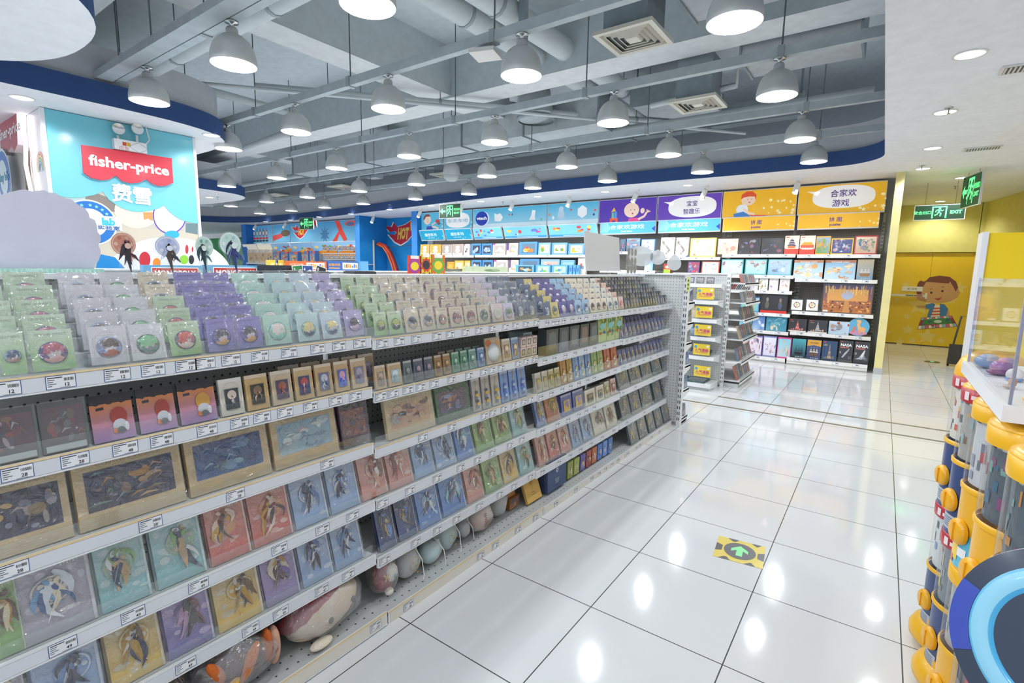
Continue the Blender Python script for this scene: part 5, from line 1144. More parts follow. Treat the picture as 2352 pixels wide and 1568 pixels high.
def face(m, u, v, r, skin, hair, style):
    m.ell(u, v, r, r * .9, skin, .004, n=28)
    if style == 'red':
        m.flat([(u - r * 1.02, v + r * .05), (u - r * .98, v + r * .7), (u - r * .3, v + r * 1.15), (u + r * .5, v + r * 1.12), (u + r * 1.05, v + r * .6), (u + r * 1.0, v - r * .15), (u + r * .82, v + r * .35), (u + r * .1, v + r * .42), (u - r * .7, v + r * .3)], hair, .005)
    elif style == 'boy':
        m.flat([(u - r * 1.03, v - r * .1), (u - r * 1.05, v + r * .5), (u - r * .5, v + r * 1.05), (u + r * .4, v + r * 1.08), (u + r * .95, v + r * .6), (u + r * .5, v + r * .62), (u - r * .4, v + r * .6), (u - r * .75, v + r * .1)], hair, .005)
    for s in (-.1, .4): m.ell(u + s * r, v + r * .02, r * .05, r * .065, '2c2420', .006, n=10)
    m.flat([(u + .02 * r, v - r * .38), (u + .3 * r, v - r * .33), (u + .22 * r, v - r * .52), (u + .12 * r, v - r * .54)], 'b8434a', .006)
def s_puzzle_boy(m, W, H):
    stars(m, W, H, 3, .5); m.ell(-W * .22, H * .28, W * .085, H * .2, 'e8eef4', .003); m.flat([(-W * .33, 0), (-W * .34, H * .12), (-W * .2, H * .2), (-W * .12, H * .06), (-W * .1, 0)], '3f7fc8', .0035)
    face(m, -W * .14, H * .66, H * .27, 'f6d8c0', 'e0552c', 'red'); m.strip([(-W * .2, H * .3), (-W * .12, H * .12), (-W * .04, H * .08)], H * .045, 'f6d8c0', .0045); m.flat([(-W * .12, H * .06), (W * .1, H * .03), (W * .16, 0), (-W * .08, 0)], 'e8604a', .004)
def s_family(m, W, H):
    stars(m, W, H, 5, .5); cloud(m, W * .03, H * .56, W * .36, H * .4); m.text('合家欢', W * .03, H * .58, H * .27, '4a2f8a', .006, bold=.012); m.text('游戏', W * .01, H * .24, H * .27, '4a2f8a', .006, bold=.012)
def s_baby(m, W, H):
    face(m, W * .08, H * .5, H * .36, 'fbdcc8', '', ''); m.ell(W * .27, H * .45, H * .1, H * .12, 'fbdcc8', .0035); m.flat([(W * .02, 0), (W * .04, H * .14), (W * .18, H * .16), (W * .24, 0)], 'ee4f9a', .003)
    m.strip([(W * .2, H * .08), (W * .3, H * .2), (W * .34, H * .36)], H * .05, 'fbdcc8', .0045); [m.strip([(W * .34, H * .36), (W * (.345 + .02 * k), H * (.5 - .03 * k))], H * .018, 'fbdcc8', .005) for k in range(4)]
    m.flat([(-W * .3, 0), (-W * .3, H * .18), (-W * .16, H * .18), (-W * .16, 0), (-W * .2, 0), (-W * .2, H * .08), (-W * .26, H * .08), (-W * .26, 0)], 'f0603c', .003); m.rect(-W * .27, H * .18, -W * .23, H * .44, '5fc88a', .003); m.rect(-W * .22, H * .18, -W * .18, H * .48, '4aa8e0', .003); m.flat([(-W * .28, H * .46), (-W * .2, H * .5), (-W * .23, H * .66)], 'f0c23a', .003)
def s_babytext(m, W, H):
    cloud(m, W * .05, H * .5, W * .38, H * .43); m.text('宝宝', W * .05, H * .55, H * .24, '4a2f8a', .006, bold=.01); m.text('智趣乐', W * .05, H * .22, H * .24, '4a2f8a', .006, bold=.01)
def s_vtech(m, W, H):
    m.rect(-W / 2, 0, W / 2, H * .2, 'd5eaf6', .002); m.ell(-W * .35, H * .5, W * .09, H * .36, 'f4f8fc', .003, n=28); m.ell(-W * .37, H * .5, W * .09, H * .38, '1f3fb4', .004, n=28); m.text('vtech', -W * .37, H * .44, H * .22, 'ffffff', .006, width=W * .15, bold=.05)
    for u, k in ((-.13, 0), (.33, 1)):
        m.flat([(W * u - H * .28, H * .74), (W * u - H * .1, H * .66), (W * u + H * .12, H * .72), (W * u + H * .3, H * .5), (W * u + H * .14, H * .3), (W * u - H * .24, H * .32)] if not k else [(W * u - H * .22, H * .3), (W * u - H * .1, H * .5), (W * u - H * .04, H * .78), (W * u + H * .16, H * .76), (W * u + H * .12, H * .44), (W * u + H * .16, H * .3)], 'fbfdfe', .004)
    for u, c in ((.02, 'e0605a'), (.06, '4a6ab0'), (.44, '6fc06a')): m.ell(W * u, H * (.62 if c != '6fc06a' else .3), H * .05, H * .05, c, .004, n=12)
def s_vtech2(m, W, H):
    m.rect(-W / 2, 0, W / 2, H * .2, 'd5eaf6', .002)
    m.ell(-W * .22, H * .48, H * .2, H * .22, 'bcd8e8', .0035); m.ell(-W * .22, H * .74, H * .14, H * .13, 'c4dcea', .004); m.ell(-W * .38, H * .34, H * .07, H * .08, 'f4fafc', .004); [m.ell(-W * .22 + H * .16 * s, H * .3, H * .08, H * .07, 'b4d2e4', .004) for s in (-1, 1)]
    m.flat([(W * .2 + H * .28 * math.cos(PI / 6 + k * PI / 3), H * .56 + H * .3 * math.sin(PI / 6 + k * PI / 3)) for k in range(6)], 'fbfdfe', .004)
    for u, v, c in ((-.46, .5, 'e0905a'), (-.02, .68, 'e0605a'), (.44, .6, 'e0605a'), (.42, .4, '2f4f9a')): m.ell(W * u, H * v, H * .055, H * .055, c, .004, n=12)
def s_carboy(m, W, H):
    face(m, -W * .14, H * .6, H * .3, 'fbdcc8', '8a4a3a', 'boy'); m.flat([(-W * .2, 0), (-W * .16, H * .22), (W * .06, H * .22), (W * .1, 0)], '2f4fb0', .0035); m.strip([(W * .05, H * .2), (W * .2, H * .15), (W * .32, H * .06)], H * .05, 'fbdcc8', .004); m.strip([(W * .04, H * .3), (W * .2, H * .42)], H * .04, 'fbdcc8', .004); m.ell(W * .28, H * .5, W * .09, H * .1, 'd8403a', .0045); m.ell(W * .33, H * .36, W * .07, H * .09, '6a6f78', .005); stars(m, W, H, 8, .48, 'c8f0fa', 8)
def s_carcloud(m, W, H): cloud(m, 0, H * .48, W * .43, H * .42, tail=False); m.text('车天车地', 0, H * .36, H * .24, '5fa0d0', .006, width=W * .74); stars(m, W, H, 9, .5, 'c8f0fa', 6)
sign_panel(1833, 2036, 'f6bd27', s_family, 'yellow wall sign with a white speech bubble and purple characters, beside the partition')
sign_panel(1660, 1830, 'f6bd27', s_puzzle_boy, 'yellow wall sign with a red-haired cartoon child bending over a puzzle')
sign_panel(1511, 1658, '6a45b8', s_babytext, 'purple wall sign with a white speech bubble')
sign_panel(1376, 1509, '5a3ab0', s_baby, 'purple wall sign with a bald cartoon baby and toy blocks')
sign_panel(1257, 1375, '4fb8de', s_vtech2, 'blue wall sign with a white hexagon and pale toy shapes', grad=C('a8dcf0'))
sign_panel(1086, 1256, '4fb8de', s_vtech, 'blue wall sign with a round dark blue badge', grad=C('a8dcf0'))
sign_panel(1020, 1084, '5cc0e4', s_carcloud, 'blue wall sign with a white cloud and outlined characters')
sign_panel(962, 1018, '5cc0e4', s_carboy, 'blue wall sign with a brown-haired cartoon boy holding a toy car')
def p_puz(m, W, H): stars(m, W, H, 12, .5, 'fdf0b0', 10, .12); m.text('拼 图', -W * .02, H * .46, H * .36, '4a2f8a', .004, bold=.012); m.text('puzzles', -W * .02, H * .16, H * .24, '4a2f8a', .004, bold=.03)
def p_fam(m, W, H):
    m.flat([(-W / 2, H), (-W / 2, H * .1), (-W * .36, H * .1), (-W * .3, H * .5), (-W * .36, H)], '8fd2ea', .002); m.flat([(W * .5, H * .1), (W * .5, H * .6), (W * .44, H * .35)], '2f4fc0', .003); m.text('合家欢游戏', 0, H * .42, H * .42, 'f6fbfd', .004, width=W * .62, bold=.014); m.text('Family Games', 0, H * .12, H * .2, 'f6fbfd', .004, bold=.03)
sign_panel(1832, 2020, 'f6bd27', p_puz, 'small yellow puzzle sign below the speech bubble sign', Y=10.5, z0=2.39, z1=2.625, name='shelf_header')
sign_panel(1660, 1826, 'f6bd27', p_puz, 'small yellow puzzle sign below the red-haired child', Y=10.5, z0=2.39, z1=2.625, name='shelf_header')
sign_panel(1512, 1655, '5fc3e2', p_fam, 'light blue games header below the purple speech bubble', Y=10.5, z0=2.40, z1=2.63, name='shelf_header')
sign_panel(1378, 1506, '5fc3e2', p_fam, 'light blue games header below the cartoon baby', Y=10.5, z0=2.40, z1=2.63, name='shelf_header')
def p_toys(seed):
    def f(m, W, H):
        R = random.Random(seed); m.rect(-W / 2, 0, W / 2, H * .16, '3fa0e0', .002)
        for i in range(9): m.ell(R.uniform(-.4, .4) * W, H * R.uniform(.3, .78), W * R.uniform(.02, .06), H * R.uniform(.06, .16), R.choice(['f0904a', 'e85a8a', 'f6f8fa', 'd84a4a', '6f7fd0', 'f0d060']), .003 + .0004 * i, n=10)
        m.rect(-W * .2, H * .06, W * .3, H * .1, 'f0f8fc', .003)
    return f
def p_remote(m, W, H): stars(m, W, H, 4, .5, 'c8f0fa', 7, .1); m.text('遥控系列', -W * .05, H * .42, H * .34, 'e6f6fa', .004, bold=.014, width=W * .5); m.text('radio control', -W * .05, H * .18, H * .18, 'e6f6fa', .004)
for i, (a, c, bg, f, wd) in enumerate(((1263, 1373, '7fcbea', p_toys(1), 'blue toy header under the hexagon sign'), (1160, 1258, '7fcbea', p_toys(2), 'blue toy header, middle of three under the round badge'), (1090, 1155, '7fcbea', p_toys(3), 'blue toy header just under the round badge'), (1026, 1086, '159cc4', p_remote, 'teal header under the white cloud sign'), (968, 1022, '159cc4', p_remote, 'teal header under the boy with the toy car'))):
    sign_panel(a, c, bg, f, wd, Y=10.42, z0=2.36, z1=2.63, name='shelf_header', tilt=.35)
# shelving units: (px0, px1, list of (lip top py at middle), front Y)
SHELF_Y = 10.24
units = {'F': (1826, 2018, [584, 641, 719, 768.5], 831), 'E': (1655, 1824, [583.5, 631, 666, 717, 757.5], 817), 'D': (1507, 1652, [590, 628], None), 'C': (1377, 1505, [577, 620], None), 'B': (1090, 1375, [585, 628], None), 'A': (964, 1088, [586, 628], None)}
uw = {'F': 'shelving unit of boxed puzzles next to the partition', 'E': 'shelving unit of boxed puzzles, second from the partition', 'D': 'wall shelving unit below the purple speech bubble sign', 'C': 'wall shelving unit below the cartoon baby sign', 'B': 'wide wall shelving unit of blue boxed toys', 'A': 'wall shelving unit of boxed toy robots'}
ZS = {}
for k, (a, c, lips, base) in units.items():
    t = thing('shelving_unit', 'white ' + uw[k], 'shelving'); pm_ = (a + c) / 2
    x0, x1 = xat(a, SHELF_Y, 1.6), xat(c, SHELF_Y, 1.6)
    m = MB(); m.box((x0, 10.80, .02), (x1, 10.815, 2.64), '8f8a84', 'peg_dark'); m.obj('back_panel', t)
    for x in (x0 + .012, x1 - .012):
        m = MB(); m.mat = 'steel'; m.box((x - .02, 10.77, 0), (x + .02, 10.80, 2.64), 'b5b3af')
        for q in range(40): m.box((x - .012, 10.768, .1 + .06 * q), (x - .004, 10.771, .135 + .06 * q), '3c4043'); m.box((x + .004, 10.768, .1 + .06 * q), (x + .012, 10.771, .135 + .06 * q), '3c4043')
        m.obj('upright', t)
    zz = [ony(pm_, y, SHELF_Y).z for y in lips]; bz = ony(pm_, base, SHELF_Y - .1).z if base else .12
    if not base: zz += [.95, .55]
    ZS[k] = zz + [bz]
    for i, z in enumerate(zz + [bz]):
        b_ = i == len(zz); Y = SHELF_Y - (.1 if b_ else 0)
        m = MB(); m.mat = 'steel'; m.box((x0 + .006, Y + .01, z - .025), (x1 - .006, 10.795, z - .005), 'e6e4e0'); m.box((x0 + .006, Y, z - .06), (x1 - .006, Y + .012, z), 'f0efec')
        if b_: m.box((x0 + .006, Y + .03, 0), (x1 - .006, 10.78, z - .06), 'c9c7c3'); m.box((x0 + .006, Y + .015, .02), (x1 - .006, Y + .03, z - .055), 'e3e2df')
        s = m.obj('shelf', t)
        for q in range(4):
            xx = x0 + (x1 - x0) * (.14 + .24 * q)
            m = MB(Matrix.Translation((xx, Y - .001, z - .03))); m.rect(-.045, -.022, .045, .022, '7f90b8', 0); m.rect(-.042, -.019, .042, .019, 'eef0f2', .001); m.rect(.0, -.002, .034, .012, '6a7078', .002); m.obj('price_tag', s)
def wb(k, si, a, c, yt, col, fn, label, name='puzzle_box', dy=.03, depth=.07, tilt=.06, group=None):
    Y = SHELF_Y + dy - (.1 if si == len(ZS[k]) - 1 else 0); z = ZS[k][si] + .001
    x0, x1 = xat(a, Y, z + .12), xat(c, Y, z + .12); W = x1 - x0 - .008; H = min(.6, ony((a + c) / 2, yt, Y).z - z)
    o = thing(name, label, 'box', ((x0 + x1) / 2, Y, z), (-tilt, 0, 0), group); m = MB(); m.mat = 'glossprint'; m.box((-W / 2, 0, 0), (W / 2, depth, H), col); m.obj('carton', o)
    m = MB(); m.mat = 'glossprint'; fn(m, W, H); m.obj('printed_front', o); return o
def g_scene(cols, seed, border=None, txt=None, tcol='ffffff', n=40, tv=.86, ts=.09, tw=None):
    def f(m, W, H):
        R = random.Random(seed); e = .05 if border else 0
        scenery(m, R, -W / 2 + W * e, H * e * 1.3, W / 2 - W * e, H - H * e * 1.3 - (H * .14 if txt and tv > .8 else 0), cols, .001, n)
        if txt: m.text(txt, 0, H * tv, H * ts, tcol, .008, width=W * tw if tw else None, bold=.02)
    return f
def tower(cols, txt='', base=.15):
    def f(m, W, H):
        m.rect(-W / 2, 0, W / 2, H, cols[0], .0006)
        for i in range(5): m.rect(-W * .09 * (1.3 - .25 * i), H * (base + .12 * i), W * .09 * (1.3 - .25 * i), H * (base + .12 * (i + 1)), cols[1 + i % 2], .0015)
        m.flat([(-W * .02, H * (base + .6)), (W * .02, H * (base + .6)), (0, H * (base + .76))], cols[1], .0015)
        for i in range(6): m.rect(-W * .36 + W * .12 * i, H * base * .9, -W * .28 + W * .12 * i, H * (base + .05 + .04 * (i % 3)), cols[2], .0012)
        m.rect(-W / 2, 0, W / 2, H * base * .6, cols[3], .001); m.rect(-W * .44, H * .9, -W * .28, H * .95, 'd8382c', .002)
        if txt: m.text(txt, -W * .3, H * .76, H * .1, cols[2] if txt != 'LED' else 'e8c850', .002, bold=.01)
    return f
def nasa(kind):
    def f(m, W, H):
        m.rect(-W / 2, 0, W / 2, H, '33363d', .0006); m.text('NASA', 0, H * .74, H * .17, 'f4f4f4', .002, width=W * .8, bold=.035); m.rect(-W * .42, H * .66, W * .2, H * .7, 'd86a60', .002); m.rect(-W * .4, H * .93, -W * .26, H * .96, 'c83a34', .002)
        if kind: m.strip([(-W * .22, H * .22), (0, H * .42), (W * .24, H * .62)], [W * .05, W * .07, W * .03], 'c9ccd4', .002); m.strip([(-W * .2, H * .24), (W * .2, H * .58)], W * .012, '5a5f68', .003)
        else: m.strip([(-W * .05, H * .25), (W * .1, H * .45), (W * .2, H * .62)], [W * .1, W * .08, W * .03], 'd9dce2', .002); m.flat([(-W * .4, H * .2), (W * .0, H * .34), (W * .1, H * .2)], 'aab0ba', .0025); m.flat([(W * .02, H * .2), (W * .18, H * .42), (W * .3, H * .24)], '8a909c', .0025)
        m.rect(-W * .44, H * .4, -W * .32, H * .5, '8a8e96', .002); m.rect(W * .2, H * .16, W * .42, H * .3, '5a5e66', .002); m.rect(-W / 2, 0, W / 2, H * .1, '4a4e55' if kind else '2a2c31', .001)
    return f
def sail(cols, txt=''):
    def f(m, W, H):
        m.poly([(-W / 2, -.0006, 0), (W / 2, -.0006, 0), (W / 2, -.0006, H), (-W / 2, -.0006, H)], [[cols[0], cols[0], cols[1], cols[1]]])
        m.flat([(-W * .34, H * .3), (W * .34, H * .3), (W * .24, H * .16), (-W * .26, H * .16)], cols[2], .002)
        for s in (-.2, .02, .22):
            m.rect(W * s - .002, H * .28, W * s + .002, H * .66, cols[2], .002)
            for q in range(3): m.flat([(W * s - W * .1 + .01 * q, H * (.34 + .1 * q)), (W * s + W * .1 - .01 * q, H * (.34 + .1 * q)), (W * s + W * .08 - .01 * q, H * (.42 + .1 * q)), (W * s - W * .08 + .01 * q, H * (.42 + .1 * q))], cols[3], .0025)
        if txt: m.flat([(-W / 2, H * .98), (W / 2, H * .98), (W / 2, H * .66), (0, H * .72), (-W / 2, H * .66)], 'd8a040', .0028); m.text(txt, 0, H * .8, H * .1, '6a3a1a', .004, width=W * .6, bold=.02)
        for q in range(5): m.rect(-W * .2 + W * .12 * q, H * .04, -W * .14 + W * .12 * q, H * .08, 'c9ccd4', .002)
    return f
def temple(k):
    def f(m, W, H):
        m.rect(-W / 2, H * .3, W / 2, H, 'f2e6d2', .0006); m.flat([(-W / 2, 0), (W / 2, 0), (W / 2, H * .3), (W * .2, H * .22), (0, H * .32), (-W * .2, H * .24), (-W / 2, H * .34)], 'dc4430', .001); m.rect(-W * .42, H * .9, -W * .2, H * .94, 'dc4430', .001)
        if k: m.flat([(-W * .42, H * .5), (W * .42, H * .5), (W * .26, H * .66), (-W * .26, H * .66)], 'e0a03c', .0014); m.rect(-W * .44, H * .36, W * .44, H * .5, 'd8583c', .0014); [m.ell(W * (-.3 + .12 * i), H * .3, W * .05, H * .05, 'f6f0e8', .002, n=8) for i in range(6)]
        else:
            for i in range(3): m.flat([(-W * (.34 - .08 * i), H * (.46 + .12 * i)), (W * (.34 - .08 * i), H * (.46 + .12 * i)), (W * (.16 - .04 * i), H * (.56 + .12 * i)), (-W * (.16 - .04 * i), H * (.56 + .12 * i))], '5c5470', .0014)
            m.flat([(-W * .02, H * .8), (W * .02, H * .8), (0, H * .9)], '5c5470', .0014); m.rect(-W * .26, H * .34, W * .26, H * .46, 'd87a3c', .0014)
    return f
PZ = [('F', 0, 1801, 1835, 541, 'd9402f', temple(0), 'red and cream puzzle box with a round temple'), ('F', 0, 1836, 1872, 541, 'd9402f', temple(1), 'red and cream puzzle box with a golden palace roof'),
      ('F', 0, 1873, 1907, 542, 'e0a838', g_scene(['6fa04a', '8fa8c8', 'e07a3a', 'c9b070'], 3, True), 'orange framed puzzle box of a green stadium'), ('F', 0, 1908, 1960, 547, 'f0c030', g_scene(['3a4a88', '2f3f7a', '8a8fa8', 'b06a70', 'd0d4e0'], 4, True), 'yellow framed puzzle box of a blue race track'), ('F', 0, 1962, 2015, 541, 'c93f40', g_scene(['c8a080', 'f0dcc4', '4a6aa8', '6f9a6a', 'd8b090'], 5, True), 'red puzzle box of a city model on the uppermost shelf'),
      ('E', 0, 1648, 1695, 548, 'b86a50', g_scene(['e6c8b8', 'f0ddd0', 'd09a88', 'f4e8e0'], 6), 'pale reddish puzzle box at the open end of the upper shelf'), ('E', 0, 1697, 1747, 547, '2f2c30', g_scene(['3a3840', '2c2a30', 'c9ccd8', '6f78a8', '8a4038'], 7, n=14), 'black puzzle box with silver streaks, nearer the red box'), ('E', 0, 1749, 1800, 547, '2f2c30', g_scene(['3a3840', '2c2a30', 'c9ccd8', '6f78a8', 'a04a40'], 8, n=14), 'black puzzle box with silver streaks, next to the temple box'),
      ('F', 1, 1822, 1890, 597, 'c98a64', g_scene(['d8e4e8', 'a8d0e6', 'f0d8a0', 'e09a5a', 'f4f0ea'], 9, txt='THOUSAND SUNNY', tv=.86), 'wide tan puzzle box of a bright ship, nearer the open end'), ('F', 1, 1893, 1965, 597, 'b5785a', g_scene(['c8dce8', '8fc0e0', 'f0d090', 'd0884a', 'f0ece6'], 10, txt='THOUSAND SUNNY', tv=.86), 'wide tan puzzle box of a bright ship, beside the sailing ship box'), ('F', 1, 1967, 2006, 595, 'b0a890', sail(['6f98b8', 'c8b898', '9a6a3a', 'd8d0c8']), 'grey blue puzzle box with a small sailing ship'),
      ('E', 1, 1656, 1707, 595, '5fc0c4', g_scene(['bfe2e4', 'd8eef0', '8a7a90', 'f0e0dc', 'c85a60'], 11, True, n=12), 'teal framed puzzle box with pale swirls, first of three'), ('E', 1, 1710, 1761, 595, '4fb0b8', g_scene(['9fd2d8', 'c8e6ea', '5a4a68', 'e6c8c0', 'b04a58'], 12, True, n=12), 'teal framed puzzle box with darker swirls, second of three'), ('E', 1, 1763, 1818, 595, '6fc4cc', g_scene(['8fb8dc', 'c8dcec', '5f88c0', 'e8e4e0', '7a8a98'], 13, True, n=18), 'teal framed puzzle box with blue and white swirls, third of three'),
      ('E', 3, 1700, 1744, 681, '3f88d0', g_scene(['6fb860', '8fc8f0', 'e0503c', 'f0c83a', 'f08ab0'], 14, True, n=12), 'bright blue framed puzzle box of toy vehicles'), ('E', 4, 1698, 1727, 726, '5fb0bc', g_scene(['8fc8d4', '5fa8bc', 'd8ecf0', '4a88a8'], 16, n=16), 'teal puzzle box with snowy shapes behind the side shelves'), ('E', 4, 1728, 1757, 724, '3f70b0', g_scene(['a8c4e4', '4f80c0', 'e6eef8', '7098d0'], 17, n=20), 'ice blue upright puzzle box with white crystals'), ('E', 4, 1759, 1807, 726, '4f9fb4', g_scene(['5fa4bc', '3f88a4', 'cfe6f0', '7fc0d0', 'e6d8b8'], 18, n=20), 'wide teal puzzle box with snowflakes'),
      ('F', 3, 1811, 1853, 732, '33343a', tower(['33343a', 'c85a68', 'd88a80', 'e6e2dc'], 'Paris'), 'black puzzle box of a red tower city'), ('F', 3, 1856, 1901, 735, '33343a', tower(['33343a', '8fa0b8', 'c8a888', 'e6e2dc'], 'Dubai'), 'black puzzle box of a silver tower city'), ('F', 3, 1903, 1951, 738, 'e6b030', g_scene(['a8c4dc', 'c8dcec', '8a8a90', 'a84038', 'c0a890'], 19, n=18), 'yellow based puzzle box of an old town'),
      ('E', 5, 1706, 1717, 772, 'f0a888', lambda m, W, H: m.ell(0, H * .5, W * .3, H * .12, 'e0685a', .001), 'peach puzzle box at the end of the bottom shelf'), ('E', 5, 1718, 1750, 771, '8a78b8', g_scene(['e0d4e6', 'ece4ee', 'a86a78', 'c890a0', '7a5a80'], 21, True, n=14), 'lilac puzzle box of a rose pink castle, first'), ('E', 5, 1751, 1782, 772, '8a8cc4', g_scene(['dcd8ec', 'e8e6f2', 'b08090', '9a7898', 'd0a8b0'], 22, True, n=14), 'lilac puzzle box of a rose pink castle, second'), ('E', 5, 1784, 1816, 775, 'd8509a', g_scene(['c8d4e0', '8fd0e0', 'c9a870', 'e0d0b0', 'e06a9a'], 23, True, n=14), 'pink framed puzzle box of a doll house'),
      ('F', 4, 1818, 1850, 778, '22303a', sail(['1f2c36', '4fa4b4', '1a2026', '33484f']), 'dark teal puzzle box of a black ship'), ('F', 4, 1852, 1885, 780, '2f3f70', sail(['34446f', '4a5a8a', '6a4a2c', 'd8ccb0'], 'VICTORY'), 'navy and amber puzzle box of a sailing ship'), ('F', 4, 1887, 1922, 783, '28456a', tower(['28456a', 'b09a88', '8a7468', '1f2f48'], 'LED', .12), 'blue puzzle box of a tall iron tower'), ('F', 4, 1925, 1958, 782, '2c2e33', nasa(1), 'black puzzle box with white capitals and a rocket'), ('F', 4, 1960, 1996, 785, '2c2e33', nasa(0), 'black puzzle box with white capitals and a shuttle, at the shelf end')]
for k, si, a, c, yt, col, fn, lab in PZ: wb(k, si, a, c, yt, col, fn, lab, group='boxed puzzles on the wall shelves')
for o_, c_ in (('temple', '5a4a6a'),):
    pass
for i, (a, c) in enumerate(((1722, 1742), (1743, 1764), (1766, 1788), (1790, 1814))):
    wb('E', 2, a, c, 638, 'ece8e6', g_scene([['ece6ec', 'e6f0e6', 'ece4f0', 'f2e4e0'][i], 'f4f0f0', ['6f78a8', '4a8a5a', '8a5ab0', 'd05a48'][i], ['a08090', 'd8a040', 'b04a90', 'e8b090'][i]], 30 + i, True, n=14), 'small white puzzle box with %s artwork, %s of four' % (['slate blue', 'green', 'purple', 'red'][i], ORD[i]), group='small white puzzle boxes')
o = thing('book_tray', 'clear tray of slim books leaning in a row on the third puzzle shelf', 'tray', (xat(1676, 10.2, 1.1), 10.21, ZS['E'][2]), (0, 0, 0)); m = MB(); m.mat = 'acrylic'; m.box((-.02, -.02, 0), (.34, .2, .004), 'ffffff'); m.poly([(-.02, -.02, 0), (.34, -.02, 0), (.34, -.02, .07), (-.02, -.02, .07)], 'ffffff'); m.obj('tray', o)
for i in range(9):
    b_ = thing('slim_book', 'slim book leaning in the clear tray, %s along' % ORD[i], 'book', (xat(1676, 10.2, 1.1) + .005 + .034 * i, 10.22, ZS['E'][2] + .005), (0, .5, 0), 'slim books in the clear tray'); m = MB(); m.mat = 'glossprint'; m.box((0, 0, .0), (.01, .13, .14), ['a0384a', 'c8505a', 'd8c8b0', '6f98c0', '9aa8b0', 'c0b8b0', 'a8a8a8', 'b0a8a0', 'c8b8b0'][i]); m.obj('book', b_)
# figure box with a clear front, framed pictures, round tin, large banquet puzzle
o = wb('E', 3, 1746, 1808, 672, '26262a', lambda m, W, H: (m.rect(-W * .46, H * .14, W * .46, H * .95, '34343a', .001), m.ell(-W * .25, H * .4, W * .07, H * .2, '6a645c', .002), m.ell(-W * .25, H * .66, W * .05, H * .1, '8a8278', .0024), m.ell(W * .24, H * .38, W * .07, H * .2, '5f5f68', .002), m.ell(W * .24, H * .64, W * .05, H * .1, '8a7a68', .0024), m.ell(W * .24, H * .34, W * .05, H * .06, '3f5a98', .003), m.rect(-W / 2, 0, W / 2, H * .12, 'd8342c', .003)), 'black window box with two shaded collectables and a red foot strip', 'collectable_box')
for i, (a, c) in enumerate(((1815, 1846), (1849, 1882))):
    wb('F', 2, a, c, 686, '34363a', lambda m, W, H: (m.rect(-W * .42, H * .08, W * .42, H * .92, 'ecebe8', .002), [m.ell(W * .22 * math.cos(q), H * .5 + H * .2 * math.sin(q), W * .06, H * .06, ['d8a040', '6f88b0', 'c85a48', '4a4a50'][k % 4], .003, n=8) for k, q in enumerate([2 * PI * j / 10 for j in range(10)])], m.ell(0, H * .5, W * .08, H * .09, 'e0b85a', .003, n=10)), 'small dark framed round puzzle picture, %s of two' % ORD[i], 'framed_puzzle', depth=.03)
def banquet(m, W, H):
    R = random.Random(77); m.poly([(-W * .48, -.001, H * .02), (W * .48, -.001, H * .02), (W * .48, -.001, H * .97), (-W * .48, -.001, H * .97)], [['b8702c', 'b8702c', '3a3f68', '3a3f68']])
    m.rect(-W * .4, H * .42, W * .4, H * .8, 'd89a50', .0015); m.ell(0, H * .62, W * .12, H * .16, 'a8b0c8', .002)
    for i in range(46): u = R.uniform(-.45, .45) * W; m.strip([(u, H * R.uniform(.6, .72)), (u + R.uniform(-.01, .01), H * R.uniform(.8, .95))], W * .005, R.choice(['f0c878', 'e0b060', 'c89a58']), .0022)
    for i in range(90):
        s = R.choice((-1, 1)); u = s * W * R.uniform(.07, .46); m.ell(u, H * R.uniform(.05, .42), W * .024, H * .025, R.choice(['d8863a', '8a4a22', 'e8b060', '5a3020', 'c06a2c']), .0024 + .00002 * i, n=7)
    m.flat([(-W * .04, H * .42), (W * .04, H * .42), (W * .07, H * .03), (-W * .07, H * .03)], 'c88a48', .0023); m.rect(-W * .46, H * .03, -W * .36, H * .09, 'e6e4e0', .006)
wb('F', 2, 1886, 2004, 651, '3a3c42', banquet, 'largest puzzle box, a glowing orange banquet hall scene in a dark frame', 'framed_puzzle', depth=.04)
x0 = xat(1976, 10.26, 1.0); z = ZS['F'][3]; o = thing('round_puzzle', 'round puzzle tin with an orange dinosaur on blue', 'puzzle', (x0, 10.27, z), (-.06, 0, 0)); r = abs(xat(2000, 10.26, .9) - x0)
m = MB(); m.mat = 'glossprint'; m.lathe([(r, 0), (r, .03)], (0, .03, r), '5fb8a8', 32, axis='y'); m.ell(0, r, r, r, '5fb0d8', .0, n=32); m.obj('tin', o)
m = MB(); m.mat = 'glossprint'; m.ell(0, r * .35, r * .85, r * .25, 'c890b8', .001); m.ell(r * .3, r * .75, r * .38, r * .26, 'f0b070', .002); m.strip([(r * .1, r * .8), (-.05 * r, r * 1.3), (r * .1, r * 1.6)], r * .14, 'f0b878', .0024); m.ell(-r * .02, r * 1.66, r * .24, r * .15, 'f0c890', .003); [m.rect(r * q, r * .3, r * q + r * .14, r * .7, 'eaa868', .0022) for q in (.08, .46)]; m.strip([(-r * .5, r * .4), (-r * .4, r * .8), (-r * .3, r * 1.0)], r * .12, 'e07a5a', .003); m.obj('printed_lid', o)
